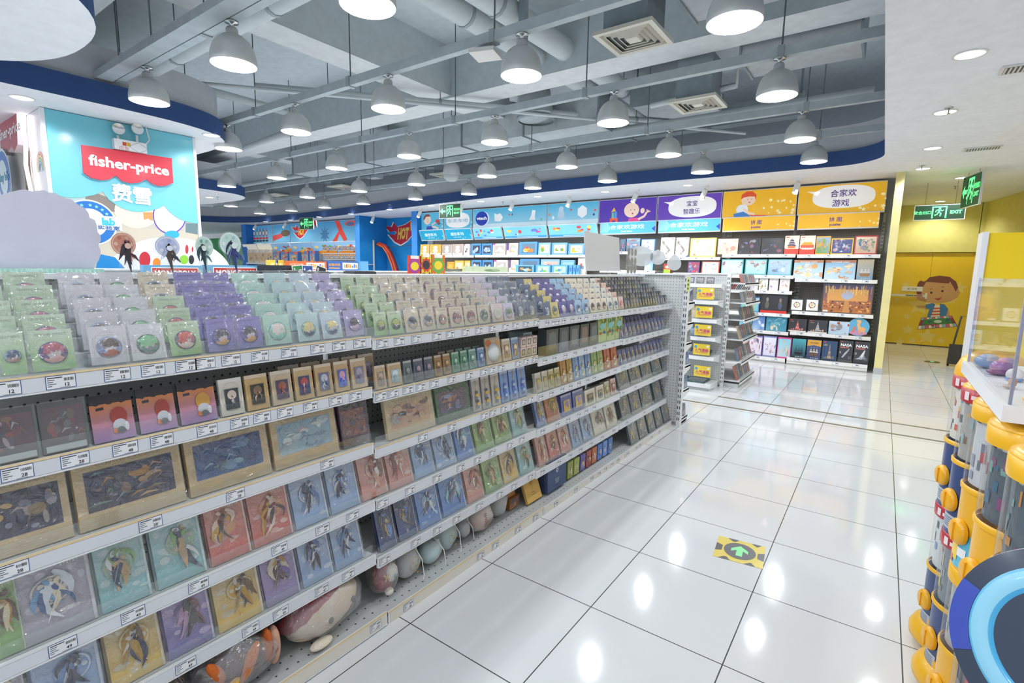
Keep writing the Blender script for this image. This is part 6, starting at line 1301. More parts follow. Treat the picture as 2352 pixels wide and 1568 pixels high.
# ---------------------------------------------------------------- goods on the blue toy shelves and games shelves
def blk(cols):      # printed carton with a window and product blobs
    def f(m, W, H):
        m.rect(-W / 2, 0, W / 2, H, cols[0], .0005); m.rect(-W * .36, H * .14, W * .4, H * .84, cols[1], .001); R = random.Random(len(cols) * 7 + int(W * 1000))
        for i in range(6): m.ell(W * R.uniform(-.22, .24), H * R.uniform(.28, .6), W * R.uniform(.08, .17), H * R.uniform(.08, .17), cols[2 + i % (len(cols) - 2)], .0016 + .0003 * i, n=12)
        m.rect(-W * .5, H * .86, -W * .3, H, cols[0] if cols[0] != 'f4eeea' else 'e05a9a', .002)
    return f
def rainbow(m, W, H):
    m.rect(-W / 2, 0, W / 2, H, 'f6e9e6', .0005); m.rect(-W / 2, H * .4, -W * .3, H, '7a5a9a', .0008)
    for i, c in enumerate(('f0b0a0', 'f4d890', 'a8d8e0', 'c0b8e8')): m.ring(W * .05, H * .5, W * (.34 - .05 * i), H * (.36 - .05 * i), W * .045, c, .001 + .0003 * i, a0=0, a1=PI, n=14)
    for i in range(6): m.ell(W * (-.16 + .1 * (i % 4)), H * (.3 + .12 * (i // 4)), W * .09, H * .08, ['f0c080', 'f6a8b8', 'f4e0a0'][i % 3], .0024 + .0002 * i, n=10)
def robot(y):
    def f(m, W, H): m.rect(-W / 2, 0, W / 2, H, 'f2ece6', .0005); m.rect(-W * .48, H * .2, W * .48, H, 'e0b040' if y else 'b8a8a0', .0008); m.ell(0, H * .72, W * .2, H * .14, 'f8f8f8', .0014); m.ell(0, H * .42, W * .22, H * .2, 'f4f4f2', .0014); m.rect(-W * .4, H * .06, W * .1, H * .12, 'b8b4b0', .001)
    return f
blue = ['4f9ad8', '33405a', '8fb0e6', 'e8ecf6', 'a8c0ea']
rows = [('A', 0, 965, 985, 561, 'e8c040', robot(1)), ('A', 0, 987, 1012, 561, 'e8c040', robot(1)), ('A', 0, 1015, 1037, 561, 'f0e6e0', robot(0)), ('A', 0, 1039, 1062, 560, 'f0e6e0', robot(0)), ('A', 0, 1065, 1078, 560, 'f4e0ec', blk(['f4eeea', 'f8f4f2', 'c0b8b4', '6a6460'])),
        ('B', 0, 1082, 1104, 559, '4f9ad8', blk(blue)), ('B', 0, 1106, 1129, 559, '4f9ad8', blk(blue)), ('B', 0, 1131, 1160, 559, 'f4eeea', blk(['f4eeea', 'c8b8b0', 'f6f0ea', 'f0d8d0'])), ('B', 0, 1163, 1189, 558, 'f6ece8', rainbow), ('B', 0, 1192, 1233, 555, '5fa4d8', blk(['5fa4d8', '6a88a0', 'e88a3a', 'f0c040', 'e8503a', 'f4d8c0'])),
        ('B', 0, 1236, 1264, 557, '8fc8e8', blk(['8fc8e8', 'd8e8e0', 'f4f4f0', 'f0b050', '6fa84a'])), ('B', 0, 1267, 1302, 557, '8fc8e8', blk(['7fb8e0', 'd8e8e0', 'f4f4f0', 'f0b050', '6fa84a'])), ('B', 0, 1305, 1341, 559, '6fb0e0', blk(['6fb0e0', 'e8e0d0', 'f0c040', 'f4b030', 'e8e8e8'])),
        ('A', 1, 1026, 1042, 601, 'f0a030', None), ('A', 1, 1043, 1064, 598, 'f0c050', blk(['f0c050', 'f4e0b0', 'f6d8b8', 'e88a5a'])), ('A', 1, 1066, 1079, 598, 'f0c050', blk(['f0c050', 'f4e0b0', 'f6d8b8', 'e88a5a'])),
        ('B', 1, 1082, 1105, 597, '4f9ad8', blk(blue)), ('B', 1, 1107, 1131, 597, '4f9ad8', blk(blue)), ('B', 1, 1133, 1165, 597, 'f4eeea', blk(['f4eeea', 'c8b8b0', 'f6f0ea', 'f0d8d0'])), ('B', 1, 1168, 1190, 597, 'f6ece8', rainbow), ('B', 1, 1193, 1238, 594, '5fa4d8', blk(['5fa4d8', '6a88a0', 'e88a3a', 'f0c040', 'e8503a', 'f4d8c0'])),
        ('B', 1, 1241, 1284, 595, '8fc8e8', blk(['a8d4ec', 'e8c8b8', 'e8603a', 'f0e0d8', 'f0b050'])), ('B', 1, 1287, 1318, 597, '8fc8f0', blk(['8fc8f0', 'a8d8f0', 'e88a4a', '2f3a4a'])), ('B', 1, 1326, 1345, 592, 'f0e8e0', blk(['f4ece4', 'f0ece0', 'e8603a', 'f4f0ea', '6fa8d8']))]
cnt = {}
for k, si, a, c, yt, col, f in rows:
    i = cnt[(k, si)] = cnt.get((k, si), 0) + 1
    wd = {'e8c040': 'yellow and white robot', 'f0e6e0': 'white robot', '4f9ad8': 'deep blue', 'f4eeea': 'cream window', 'f6ece8': 'rainbow printed', '5fa4d8': 'blue and orange', '8fc8e8': 'pale blue', '6fb0e0': 'blue and yellow', 'f4e0ec': 'white slim', 'f0a030': 'orange', 'f0c050': 'amber', '8fc8f0': 'sky blue', 'f0e8e0': 'white and red'}[col]
    wb(k, si, a, c, yt, col, f or (lambda m, W, H: m.ell(0, H * .5, W * .3, H * .3, 'f8b850', .001)), '%s toy box, %s along the %s shelf under the %s' % (wd, ORD[i - 1], ['upper', 'second'][si], {'A': 'boy sign', 'B': 'round badge sign'}[k]), 'toy_box', group='toy boxes on the blue shelves')
for i, (a, c, f) in enumerate(((1184, 1226, blk(['6fb8e0', '3f5a6a', '8fd0e0', 'c0e8e8', 'f0a050'])), (1230, 1264, blk(['5fb0e0', 'b8e0c0', '7ac050', 'f4f8f8', '4f9ad8'])), (1267, 1303, blk(['5fb0e0', 'b8e0c0', '7ac050', 'f4f8f8', '4f9ad8'])), (1306, 1314, None), (1315, 1322, None), (1323, 1330, None))):
    wb('B', 1, a, c, 608, '5fa8d8', f or (lambda m, W, H: m.rect(-W * .3, H * .3, W * .3, H * .7, '3f7fc0', .001)), '%s learning toy box in the front row, %s along' % (['blue', 'blue and green', 'blue and green', 'narrow blue', 'narrow blue', 'narrow blue'][i], ORD[i]), 'toy_box', dy=-.09, group='toy boxes on the blue shelves')
def swirl(m, W, H):   # dotted openwork shape, plain
    m.rect(-W / 2, 0, W / 2, H, 'efeae6', .0005); R = random.Random(4)
    for i in range(46): t = R.random(); m.ring(W * (-.1 + .24 * math.sin(t * 5)) + R.uniform(-.06, .06) * W, H * (.14 + .68 * t), W * .06, H * .035, W * .014, '8f8680', .001 + .0001 * i, n=8)
    m.flat([(W * .5, 0), (W * .5, H * .12), (W * .3, 0)], '4f70b8', .002); m.rect(W * .24, H * .92, W * .44, H * .95, 'd85a9a', .002)
G3 = 'games on the shelves under the purple signs'
wb('D', 0, 1516, 1548, 545, 'efeae6', swirl, 'white box with a grey openwork motif, first of two', 'game_box', group=G3); wb('D', 0, 1551, 1581, 545, 'efeae6', swirl, 'white box with a grey openwork motif, second of two', 'game_box', group=G3)
wb('D', 0, 1584, 1644, 546, 'e6d070', g_scene(['cfe6ea', 'e8ecc8', 'f0c860', 'e8905a', 'b8d890'], 41, True, n=14), 'pale yellow map puzzle box under the purple speech bubble', 'game_box', group=G3)
wb('C', 0, 1424, 1437, 549, '3a4a6a', g_scene(['3a4a6a', '5f7a98', 'e0503c', 'e8e8f0'], 42, n=10), 'dark blue game box cut off by the blank board', 'game_box', group=G3); wb('C', 0, 1438, 1470, 547, '4a6a8a', g_scene(['3f5a80', '8fb0c8', 'e0604a', 'f4f0f0'], 43, txt='LASER', tcol='e0604a', tv=.8, ts=.14, n=12), 'blue game box with red capitals', 'game_box', group=G3)
wb('C', 0, 1472, 1504, 549, '6fa4d0', g_scene(['e6eef4', 'f8f8f8', '8f88b8', 'e8c0a8'], 44, True, n=10), 'white game box with a light blue frame', 'game_box', group=G3)
wb('D', 1, 1579, 1607, 600, '3a4a88', g_scene(['3f4a80', 'c8506a', 'e8b060', '6fb0d8'], 45, True, n=22), 'dark blue game box crowded with small colours', 'game_box', group=G3); wb('D', 1, 1611, 1652, 600, 'e0705a', g_scene(['f0e4e4', 'f6f0f0', '4f4f98', 'e09070'], 46, True, n=14), 'pink framed white game box with a gold seal', 'game_box', group=G3)
wb('D', 1, 1524, 1540, 606, 'd83a30', lambda m, W, H: (m.rect(-W / 2, 0, W / 2, H * .4, 'a8c840', .001), m.ell(0, H * .66, W * .3, H * .16, 'f4e0c0', .0014)), 'red and green game box between the frosted shapes', 'game_box', group=G3); wb('C', 1, 1480, 1500, 596, '4f9ad0', g_scene(['e8f0f6', '6fb0e0', 'f0e0d0'], 47, n=8), 'light blue and white game box behind the frosted shape', 'game_box', group=G3)

# ---------------------------------------------------------------- toy car wall, far end
YH = 10.9
def hw_logo(m, s, u, v, full=True, w=.004):
    P = [(-1.0, .34), (-.62, .28), (-.52, .42), (-.35, .27), (0, .33), (.5, .52), (.98, .74), (1.25, .6), (1.32, .2), (1.28, .55), (1.05, .5), (.6, .2), (.1, -.18), (-.2, -.3), (-.48, -.2), (-.8, .05), (-.5, .02), (-.38, .1), (-.5, .14), (-.72, .12)]
    def T(k, dx=0, dy=0): return [(u + (x * k + dx) * s, v + (y * k + dy) * s) for x, y in P]
    m.flat([(u + x * 1.07 * s - .0, v + (y * 1.1 - .015) * s) for x, y in P], 'f6f4f0', w); m.flat(T(1), 'c82a38', w + .002)
    m.text('HOT' if full else 'HOT', u - .36 * s, v - .1 * s, .46 * s, 'f2c84a', w + .004, align='l', bold=.06, width=.52 * s, shear=.15)
    m.text('WHEELS' if full else 'WHEELS', u + .2 * s, v + .12 * s, .34 * s, 'f2c84a', w + .004, align='l', bold=.06, width=.86 * s, shear=.25, arch=lambda q: s * .34 * q * .8)
zH0, zH1 = 2.44, 3.12
def s_train(m, W, H):
    m.ell(-W * .36, H * .5, W * .12, H * .14, 'f4f0ee', .002); m.rect(-W * .43, H * .46, -W * .29, H * .54, 'd85a5a', .003)
    for i, c in enumerate(('2f4a8a', '3f8a5a', '8a3a4a', '4a4f58', 'b04a3a')):
        x = -W * .18 + W * .12 * i; m.ell(x, H * .58, W * .055, H * .17, c, .003, n=16); m.ell(x, H * .58, W * .038, H * .12, 'c9ccd0', .004, n=16); m.rect(x - W * .015, H * .74, x + W * .015, H * .86, c, .003); m.rect(x - W * .05, H * .24, x + W * .05, H * .36, 'c83a3a', .004); m.rect(x - W * .05, H * .1, x + W * .05, H * .2, '2f333a', .004)
def s_hw(m, W, H):
    m.flat([(-W / 2, H * .1), (-W * .37, H * .3), (-W * .36, H * .55), (-W / 2, H * .4)], 'd84a44', .002); m.ell(-W * .33, H * .52, W * .06, H * .18, '6f5a40', .003, n=12)
    hw_logo(m, H * 1.0, -W * .12, H * .5); m.flat([(W * .22, 0), (W * .29, H * .5), (W * .25, H), (W * .3, H), (W * .33, H * .6), (W * .38, H * .05), (W * .34, 0), (W * .3, H * .36), (W * .27, 0)], 'e0483a', .003)
    m.ell(W * .42, H * .84, W * .07, H * .14, 'd8604c', .003); m.ell(W * .41, H * .82, W * .04, H * .1, '5a6a98', .004, n=9); m.star(W * .14, H * .35, W * .06, '4a86b8', .002, n=9); m.rect(-W * .005 - W * .27, 0, -W * .27, H, '2f7fb0', .0025)
sign_panel(626, 826, '3f9ad0', s_hw, 'long toy car wall sign with a flame-shaped badge and orange track', Y=YH, z0=zH0, z1=zH1, grad=C('7fc4e4')); sign_panel(566, 625, '3fa0d8', s_train, 'square wall sign with five toy steam engines', Y=YH, z0=zH0, z1=zH1, grad=C('8fd0ec'))
def p_race(sd):
    def f(m, W, H):
        R = random.Random(sd); m.flat([(-W / 2, 0), (W / 2, 0), (W / 2, H * .55), (-W * .1, H * .3), (-W / 2, H * .12)], 'f0963a', .002)
        for i in range(8): m.ell(R.uniform(-.1, .42) * W, H * R.uniform(.2, .75), W * .06, H * .09, R.choice(['e0503a', 'f4f4f4', '5fa84a', 'f0c040', '3f5fa8']), .003 + .0003 * i, n=10)
        m.ell(-W * .32, H * .6, W * .1, H * .14, 'f4d880', .003)
    return f
for i, (a, c) in enumerate(((566, 597), (598, 630), (631, 673), (675, 721), (723, 775), (777, 826))):
    sign_panel(a, c, 'f4f0e4' if i < 2 else '8fc0e8', p_race(i) if i > 1 else (lambda m, W, H: [m.ell(W * (-.1 + .12 * q), H * .34, W * .06, H * .1, ['d83a3a', '3f8a5a', 'd86a3a'][q], .003, n=10) for q in range(3)]), 'tilted toy header under the car sign, %s from the blue pillar' % ORD[i], Y=10.72, z0=2.02, z1=2.42, name='shelf_header', tilt=.4)
x0, x1 = xat(566, 10.4, 1.6), xat(827, 10.4, 1.6); zt = 1.68
t = thing('shelving_unit', 'white wall shelving of toy cars below the flame sign', 'shelving')
m = MB(); m.box((x0, 10.96, .02), (x1, 10.98, 2.45), 'c9c7c3', 'peg_x'); m.obj('back_panel', t)
for z in (1.68, 1.3, .9, .5, .12):
    m = MB(); m.mat = 'steel'; m.box((x0, 10.42, z - .025), (x1, 10.95, z - .004), 'e8e6e2'); m.box((x0, 10.40, z - .06), (x1, 10.42, z), 'f2f1ee'); m.obj('shelf', t)
for k in range(6):
    m = MB(); m.mat = 'steel'; x = x0 + (x1 - x0) * k / 5; m.box((x - .02, 10.93, 0), (x + .02, 10.97, 2.45), 'd0cec9'); m.obj('upright', t)
for i, (a, c, yt, cols) in enumerate(((569, 582, 573, 0), (583, 596, 573, 0), (597, 609, 573, 0), (611, 626, 573, 0), (628, 643, 578, 1), (645, 662, 578, 1), (664, 684, 578, 1), (698, 709, 577, 1), (711, 724, 576, 1))):
    xa, xb = xat(a, 10.5, 1.8), xat(c, 10.5, 1.8); W = xb - xa; H = ony((a + c) / 2, yt, 10.5).z - zt
    o = thing('toy_box', '%s, %s along the toy car shelf' % (['clear bag of small train pieces', 'blue and orange toy car set box'][cols], ORD[i]), 'box', ((xa + xb) / 2, 10.5, zt), (0, 0, 0), 'toy car sets'); m = MB(); m.mat = 'glossprint'; m.box((-W / 2, 0, 0), (W / 2, .15, H), ['e0d0b4', '3f6fb4'][cols]); m.obj('carton', o)
    m = MB(); m.mat = 'glossprint'; R = random.Random(i); m.rect(-W * .42, H * .1, W * .42, H * .76, ['d8b080', '8f98a8'][cols], .002); [m.ell(W * R.uniform(-.3, .3), H * R.uniform(.2, .65), W * .12, H * .1, R.choice([['c8863a', 'e0b060', '5a6a4a'], ['d85a3a', 'f0c040', '4a5a78']][cols]), .003 + .0004 * q, n=8) for q in range(6)]; m.rect(W * .1, H * .78, W * .5, H, ['e8e0e0', 'e0503a'][cols], .003); m.obj('printed_front', o)
m = MB(); m.mat = 'glossprint'; m.box((-.07, 0, 0), (.07, .006, .21), 'e8eaee'); m.rect(-.065, .1, .065, .19, '34507c', .001); m.ell(.0, .145, .05, .03, 'e8a040', .002); bA = m.mesh('backing_card')
m = MB(); m.mat = 'acrylic'; m.box((-.055, -.04, .02), (.055, 0, .1), 'ffffff'); bB = m.mesh('blister')
bC = []
for c_ in ('d8842c', '3f6fb0', 'c8402c', '9aa0a8', 'e0b83a'):
    m = MB(); m.mat = 'plastic'; m.prism([(-.045, .04), (.045, .04), (.045, .06), (.02, .065), (.008, .085), (-.024, .085), (-.034, .064), (-.045, .06)], .012, .03, c_); m.cyl((-.026, -.02, .04), .012, .014, '26282c', 10, axis='y'); m.cyl((.026, -.02, .04), .012, .014, '26282c', 10, axis='y'); bC.append(m.mesh('toy_car'))
for r_, (py, n) in enumerate(((578, 18), (599, 18))):
    for i in range(n):
        px = 743 + (827 - 743) * i / n; q = ony(px, py - 10, 10.6); o = thing('blister_pack', 'small toy car blister pack, %s row, %s from the boxed sets' % (['upper', 'lower'][r_], ORD[i]), 'toy car', (q.x, 10.62 + .012 * (i % 2), q.z - .1), (0, 0, 0), 'hanging toy car packs')
        link('backing_card', bA, o); link('blister', bB, o); link('toy_car', bC[(i * 2 + r_) % 5], o)
t = thing('peg_rail', 'steel peg rail holding the hanging toy car packs', 'rail'); 
for r_, py in enumerate((578, 599)):
    z = ony(785, py - 10, 10.62).z + .08; m = MB(); m.mat = 'chrome'; m.box((xat(742, 10.64, z), 10.66, z), (xat(828, 10.64, z), 10.69, z + .02), 'aaaaaa'); m.obj('rail', t)
# alcove graphics
o = thing('wall_logo', 'big flame-shaped badge on the blue alcove wall', 'wall graphic', (xat(930, 11.54, 2.5), 11.545, ony(930, 540, 11.54).z)); m = MB(); m.mat = 'glossprint'; m.M = Matrix.Scale(1, 4)
hw_logo(m, 1.0, 0, 0, w=.0); m.obj('badge', o)
o = thing('toy_track_arch', 'large curved orange toy track arching across the alcove', 'toy track'); P = [(838, 620), (840, 590), (848, 572), (860, 562), (872, 561), (884, 566), (895, 582), (904, 604), (910, 625)]
Q = [ony(x, y, 11.2) for x, y in P]
for s, c_, r_ in ((0, 'd8482c', .075), (-.05, 'e0662c', .03), (.05, 'b83a28', .03)):
    m = MB(); m.mat = 'plastic'; L = []
    for i in range(len(Q) - 1):
        for k in range(4): L.append(Q[i].lerp(Q[i + 1], k / 4))
    L.append(Q[-1]); m.tube([(p.x, 11.2 + s * 2, p.z) for p in L] + [(Q[-1].x + .1, 11.2 + s * 2, .3)], r_, c_, 8); m.obj('track_rail', o)
o = thing('support_rod', 'thin dark horizontal rod bracing the toy track', 'rod'); a_ = ony(890, 567, 11.3); m = MB(); m.mat = 'galv'; m.tube([(a_.x, 11.3, a_.z), (a_.x + 1.35, 11.3, a_.z + .05)], .012, '5a6a78', 6); m.tube([(a_.x, 11.3, a_.z), (a_.x, 11.3, .0)], .01, '4a5a68', 6); m.obj('rod', o)

# ---------------------------------------------------------------- hanging exit signs
def man(m, u, v, s, col, w):
    m.ell(u + .02 * s, v + .36 * s, .08 * s, .08 * s, col, w, n=12); m.strip([(u + .02 * s, v + .28 * s), (u - .04 * s, v + .02 * s)], .07 * s, col, w); m.strip([(u - .03 * s, v + .04 * s), (u + .12 * s, v - .12 * s), (u + .06 * s, v - .34 * s)], .045 * s, col, w); m.strip([(u - .04 * s, v + .04 * s), (u - .12 * s, v - .16 * s), (u - .3 * s, v - .26 * s)], .045 * s, col, w)
    m.strip([(u, v + .24 * s), (u + .18 * s, v + .1 * s), (u + .28 * s, v + .18 * s)], .035 * s, col, w); m.strip([(u, v + .24 * s), (u - .2 * s, v + .16 * s), (u - .24 * s, v)], .035 * s, col, w)
def exit_sign(loc, W, H, label, kind, rz=0.):
    o = thing('exit_sign', label, 'exit sign', loc, (0, 0, rz)); m = MB(); m.mat = 'plastic'; m.box((-W / 2 - .01, 0, -.01), (W / 2 + .01, .03, H + .01), 'd8dad8'); m.obj('case', o)
    m = MB(); m.mat = 'signglow'; m.rect(-W / 2, 0, W / 2, H, '14301f', .001); g = '5fe88a'
    m.ring(0, H * .5, W * .16 * 1.42, H * .62, W * .03, g, .002, n=4) if 0 else (m.rect(-W * .15, H * .08, W * .15, H * .92, g, .002), m.rect(-W * .12, H * .08 if kind else H * .14, W * .12, H * .84, '14301f', .003)); man(m, 0, H * .5, H * .86, g, .004)
    if kind == 'exit': m.text('安全出口', -W * .34, H * .4, H * .26, g, .003, bold=.02); m.text('EXIT', W * .33, H * .38, H * .32, g, .003, bold=.04)
    else: m.flat([(-W * .46, H * .5), (-W * .34, H * .72), (-W * .34, H * .57), (-W * .2, H * .57), (-W * .2, H * .43), (-W * .34, H * .43), (-W * .34, H * .28)], g, .003); m.text('安全出口', W * .33, H * .54, H * .2, g, .003, width=W * .28, bold=.02); m.text('EXIT', W * .33, H * .28, H * .2, g, .003, width=W * .26, bold=.03)
    m.obj('lit_face', o)
    for s in (-.3, .3):
        m = MB(); m.mat = 'chrome'; m.tube([(W * s, .015, H), (W * s, .015, SOF - loc[2])], .004, '999999', 6); m.obj('hanger', o)
p = ony(2155, 505, 11.5); exit_sign((p.x, 11.5, 2.56), .66, .235, 'green exit sign hanging across the yellow corridor', 'exit')
p = ony(1033, 500, 8.9); exit_sign((p.x, 8.9, p.z), .6, .3, 'green exit sign with an arrow hanging before the cloud sign', 'arrow', .1)
p = ony(704, 526, 10.0); exit_sign((p.x, 10.0, p.z), .62, .36, 'green exit sign with an arrow hanging before the toy car signs', 'arrow', .15)
p = onz(2236, 392, SOF); exit_sign((p.x, p.y, 2.66), .62, .46, 'green exit sign seen edge-on near the aisle ceiling', 'arrow', -1.33)
# ceiling vents, sprinklers, twin emergency lamp
for i, (px, py) in enumerate(((2256, 340), (2372, 150))):
    p = onz(px, py, SOF); o = thing('ceiling_vent', 'slotted air vent in the aisle ceiling, %s' % ['beside the row of downlights', 'nearest the viewer'][i], 'air vent', (p.x, p.y, SOF - .001), (0, 0, 0))
    m = MB(); m.mat = 'plastic'; m.box((-.18, -.1, -.012), (.18, .1, 0), 'e4e4e4'); m.obj('frame', o); m = MB(); m.poly([(-.16, -.08, -.0125), (.16, -.08, -.0125), (.16, .08, -.0125), (-.16, .08, -.0125)], '55595c'); m.obj('backing', o)
    for k in range(12): m = MB(); m.mat = 'plastic'; m.box((-.158 + .0265 * k, -.08, -.016), (-.146 + .0265 * k, .08, -.013), 'dcdcdc'); m.obj('louvre_slat', o)
for i, (px, py) in enumerate(((2180, 247), (2118, 380), (2195, 427), (895, 470), (1155, 463), (500, 452))):
    p = onz(px, py, SOF); o = thing('sprinkler', 'small ceiling sprinkler, %s' % ['beside the second aisle downlight', 'beside the fourth aisle downlight', 'deep in the yellow corridor', 'over the alcove', 'above the round badge sign', 'on the small canopy'][i], 'sprinkler', (p.x, p.y, SOF))
    m = MB(); m.mat = 'chrome'; m.lathe([(.035, 0), (.035, -.006), (.012, -.01)], (0, 0, 0), 'b8bab8', 16); m.obj('plate', o); m = MB(); m.mat = 'chrome'; m.tube([(0, 0, -.008), (0, 0, -.05)], .006, 'a0a0a0', 8); m.cyl((0, 0, -.056), .016, .004, 'b0b0b0', 12); m.obj('nozzle', o)

# ---------------------------------------------------------------- yellow corridor: door with a painted child, bar, sign
t = thing('door_1', 'yellow double door with a painted cartoon boy and board game', None, (.84, 15.06, 0)); t['kind'] = 'structure'; YD = 15.06
for s, a, c in (('left', -.72, -.002), ('right', .002, .72)):
    m = MB(); m.mat = 'plastic'; m.box((a, 0, .02), (c, .05, 2.12), 'f0c920'); m.obj('door_leaf', t)
m = MB(); m.mat = 'plastic'
def D(x, y): p = ony(x, y, YD - .002); return (p.x - .84, p.z)
def sx(zx, zy): return D(2020 + zx * .1914, 560 + zy * .1914)
def dp(pts, col, w): m.flat([sx(*q) for q in pts], col, w)
def de(cx, cy, rx, ry, col, w, n=24): dp([(cx + rx * math.cos(2 * PI * k / n), cy + ry * math.sin(2 * PI * k / n)) for k in range(n)], col, w)
for zx, zy, r in ((320, 490, 38), (480, 740, 100), (870, 670, 50), (205, 672, 22), (340, 1030, 55), (570, 1110, 80), (395, 1160, 42), (735, 1160, 40), (330, 870, 36), (960, 530, 60), (240, 1175, 45), (115, 1060, 22)):
    u, v = sx(zx, zy); m.star(u, v, r * .00245, 'f0d470', .001)
de(500, 560, 55, 120, '7a4238', .0015); dp([(490, 560), (560, 440), (700, 385), (850, 395), (930, 470), (960, 570), (940, 640), (850, 690), (700, 715), (560, 700), (450, 670), (440, 630)], 'd2a06c', .002)
dp([(480, 470), (560, 440), (600, 400), (720, 380), (840, 395), (920, 450), (945, 520), (915, 575), (890, 520), (845, 450), (830, 475), (560, 455), (510, 540), (500, 640), (455, 640), (450, 540)], '7a4238', .0025); de(940, 585, 24, 24, 'd2a06c', .0022)
de(622, 585, 15, 13, '3c2c28', .003); de(755, 566, 16, 13, '3c2c28', .003); dp([(660, 655), (720, 650), (748, 632), (730, 668), (700, 678)], 'b03a3c', .003); dp([(600, 545), (640, 528), (640, 533), (605, 550)], '6a4030', .003); dp([(740, 512), (776, 516), (776, 521), (742, 518)], '6a4030', .003)
dp([(555, 725), (640, 710), (670, 725), (610, 880), (570, 875), (600, 780), (555, 780)], '3f7fb8', .003); dp([(725, 715), (780, 725), (825, 780), (800, 860), (725, 870)], '3f7fb8', .003); dp([(660, 735), (728, 735), (728, 870), (615, 875)], 'f2ead8', .0026)
for k in range(3): dp([(650 - 13 * k, 765 + 36 * k), (728, 762 + 36 * k), (728, 782 + 36 * k), (645 - 13 * k, 785 + 36 * k)], 'd8583a', .003)
dp([(440, 742), (555, 738), (555, 772), (460, 772)], 'd2a06c', .0026); dp([(795, 800), (835, 800), (845, 865), (790, 865)], 'd2a06c', .0026)
dp([(500, 885), (870, 860), (942, 992), (452, 1026)], '8a3a4a', .0034)
for i in range(11):
    t0 = i / 11; t1 = (i + .88) / 11; c_ = ['8fc0d8', 'd86a80', 'f2ead8'][i % 3]
    def L(a, b, t): return (a[0] + (b[0] - a[0]) * t, a[1] + (b[1] - a[1]) * t)
    A, B, Cc, Dd = (505, 888), (866, 863), (936, 988), (460, 1020); i0, i1 = L(A, Dd, .2), L(B, Cc, .2); j0, j1 = L(A, Dd, .72), L(B, Cc, .72)
    dp([L(A, B, t0), L(A, B, t1), L(i0, i1, t1), L(i0, i1, t0)], c_, .004); dp([L(j0, j1, t0), L(j0, j1, t1), L(Dd, Cc, t1), L(Dd, Cc, t0)], ['f2ead8', '8fc0d8', 'd86a80'][i % 3], .004)
dp([(535, 905), (840, 886), (880, 955), (515, 972)], '3f8a48', .0044); de(700, 930, 48, 17, 'cfe0d8', .005); dp([(575, 925), (635, 920), (600, 945)], '34508a', .005); dp([(780, 905), (845, 900), (815, 930)], '34508a', .005); dp([(610, 980), (660, 950), (655, 995)], 'c83a48', .0055)
m.obj('painted_child', t); m = MB(); m.mat = 'steel'
a = D(2044, 676); c = D(2125, 680); m.box((a[0] - .04, -.07, a[1] - .03), (c[0] + .02, -.03, a[1] + .02), 'e6e4dc'); m.box((c[0] - .01, -.075, a[1] - .07), (c[0] + .03, -.0, a[1] + .06), 'ece8dc'); m.box((a[0] - .04, -.03, a[1] - .02), (a[0], 0, a[1] + .01), 'b0aca0'); m.rect(a[0] + .45, a[1] - .02, c[0] - .05, a[1] + .012, 'b86a60', .072); m.rect(a[0] + .3, a[1] - .02, a[0] + .44, a[1] + .012, '6f8a5a', .072); m.obj('push_bar', t)
m = MB(); a = D(2071, 666); m.box((a[0], -.012, a[1] - .02), (a[0] + .38, -.002, a[1] + .09), 'f0ece0'); m.text('推门报警', a[0] + .19, a[1] + .02, .045, '6a6a60', .0125); m.obj('notice', t)
# light-up floor disc and floor arrow sticker
p = onz(2141, 831, 0); o = thing('floor_light', 'round metal floor light with a green glow in the yellow corridor', 'floor light', (p.x, p.y, 0)); m = MB(); m.mat = 'alu'; m.lathe([(.12, 0), (.118, .006), (.09, .008), (.0005, .008)], (0, 0, 0), '6a6640', 28); m.obj('disc', o); m = MB(); m.mat = 'signglow'; m.lathe([(.03, .0085), (.0005, .009)], (0, 0, 0), '4fe08a', 16); m.obj('green_lamp', o)
q = [onz(x, y, 0) for x, y in ((1663, 1233), (1777, 1266), (1752, 1307), (1637, 1276))]
o = thing('floor_sticker', 'black and yellow framed floor sticker with a green arrow', 'floor sticker', (q[3].x, q[3].y, 0)); ux = (q[2] - q[3]).length; vx = (q[0] - q[3]).length
m = MB(Matrix.Rotation(math.atan2((q[2] - q[3]).y, (q[2] - q[3]).x), 4, 'Z') @ Matrix.Rotation(-PI / 2, 4, 'X')); m.mat = 'glossprint'
m.rect(0, 0, ux, vx, 'e6cf52', -.0011); m.M = m.M @ Matrix.Identity(4)
o_ = m; m = MB(Matrix.Rotation(math.atan2((q[2] - q[3]).y, (q[2] - q[3]).x), 4, 'Z')); m.mat = 'glossprint'
def fl(pts, col, z): m.poly([(x, y, z) for x, y in pts], col)
fl([(0, 0), (ux, 0), (ux, vx), (0, vx)], 'e6cf52', .0012)
for a, b_ in (((.1, 0), (.35, 0)), ((.62, 0), (.85, 0)), ((.2, vx), (.45, vx)), ((.7, vx), (.92, vx))):
    y = a[1]; s = .03 if y == 0 else -.03; fl([(a[0] * ux, y), (b_[0] * ux, y), (b_[0] * ux - .02, y + s), (a[0] * ux + .03, y + s)], '4a4a4c', .0016)
for x, s in ((0, .035), (ux, -.035)): fl([(x, vx * .3), (x + s, vx * .36), (x + s, vx * .6), (x, vx * .66)], '4a4a4c', .0016)
fl([(ux * .5 + ux * .33 * math.cos(2 * PI * k / 32), vx * .5 + vx * .36 * math.sin(2 * PI * k / 32)) for k in range(32)], '56565c', .002)
fl([(ux * .5 + x, vx * .5 + y) for x, y in ((-.017, -.06), (.017, -.06), (.017, .005), (.045, -.02), (.045, .015), (0, .06), (-.045, .015), (-.045, -.02), (-.017, .005))], '8ff0a4', .0026)
m.obj('sticker', o)
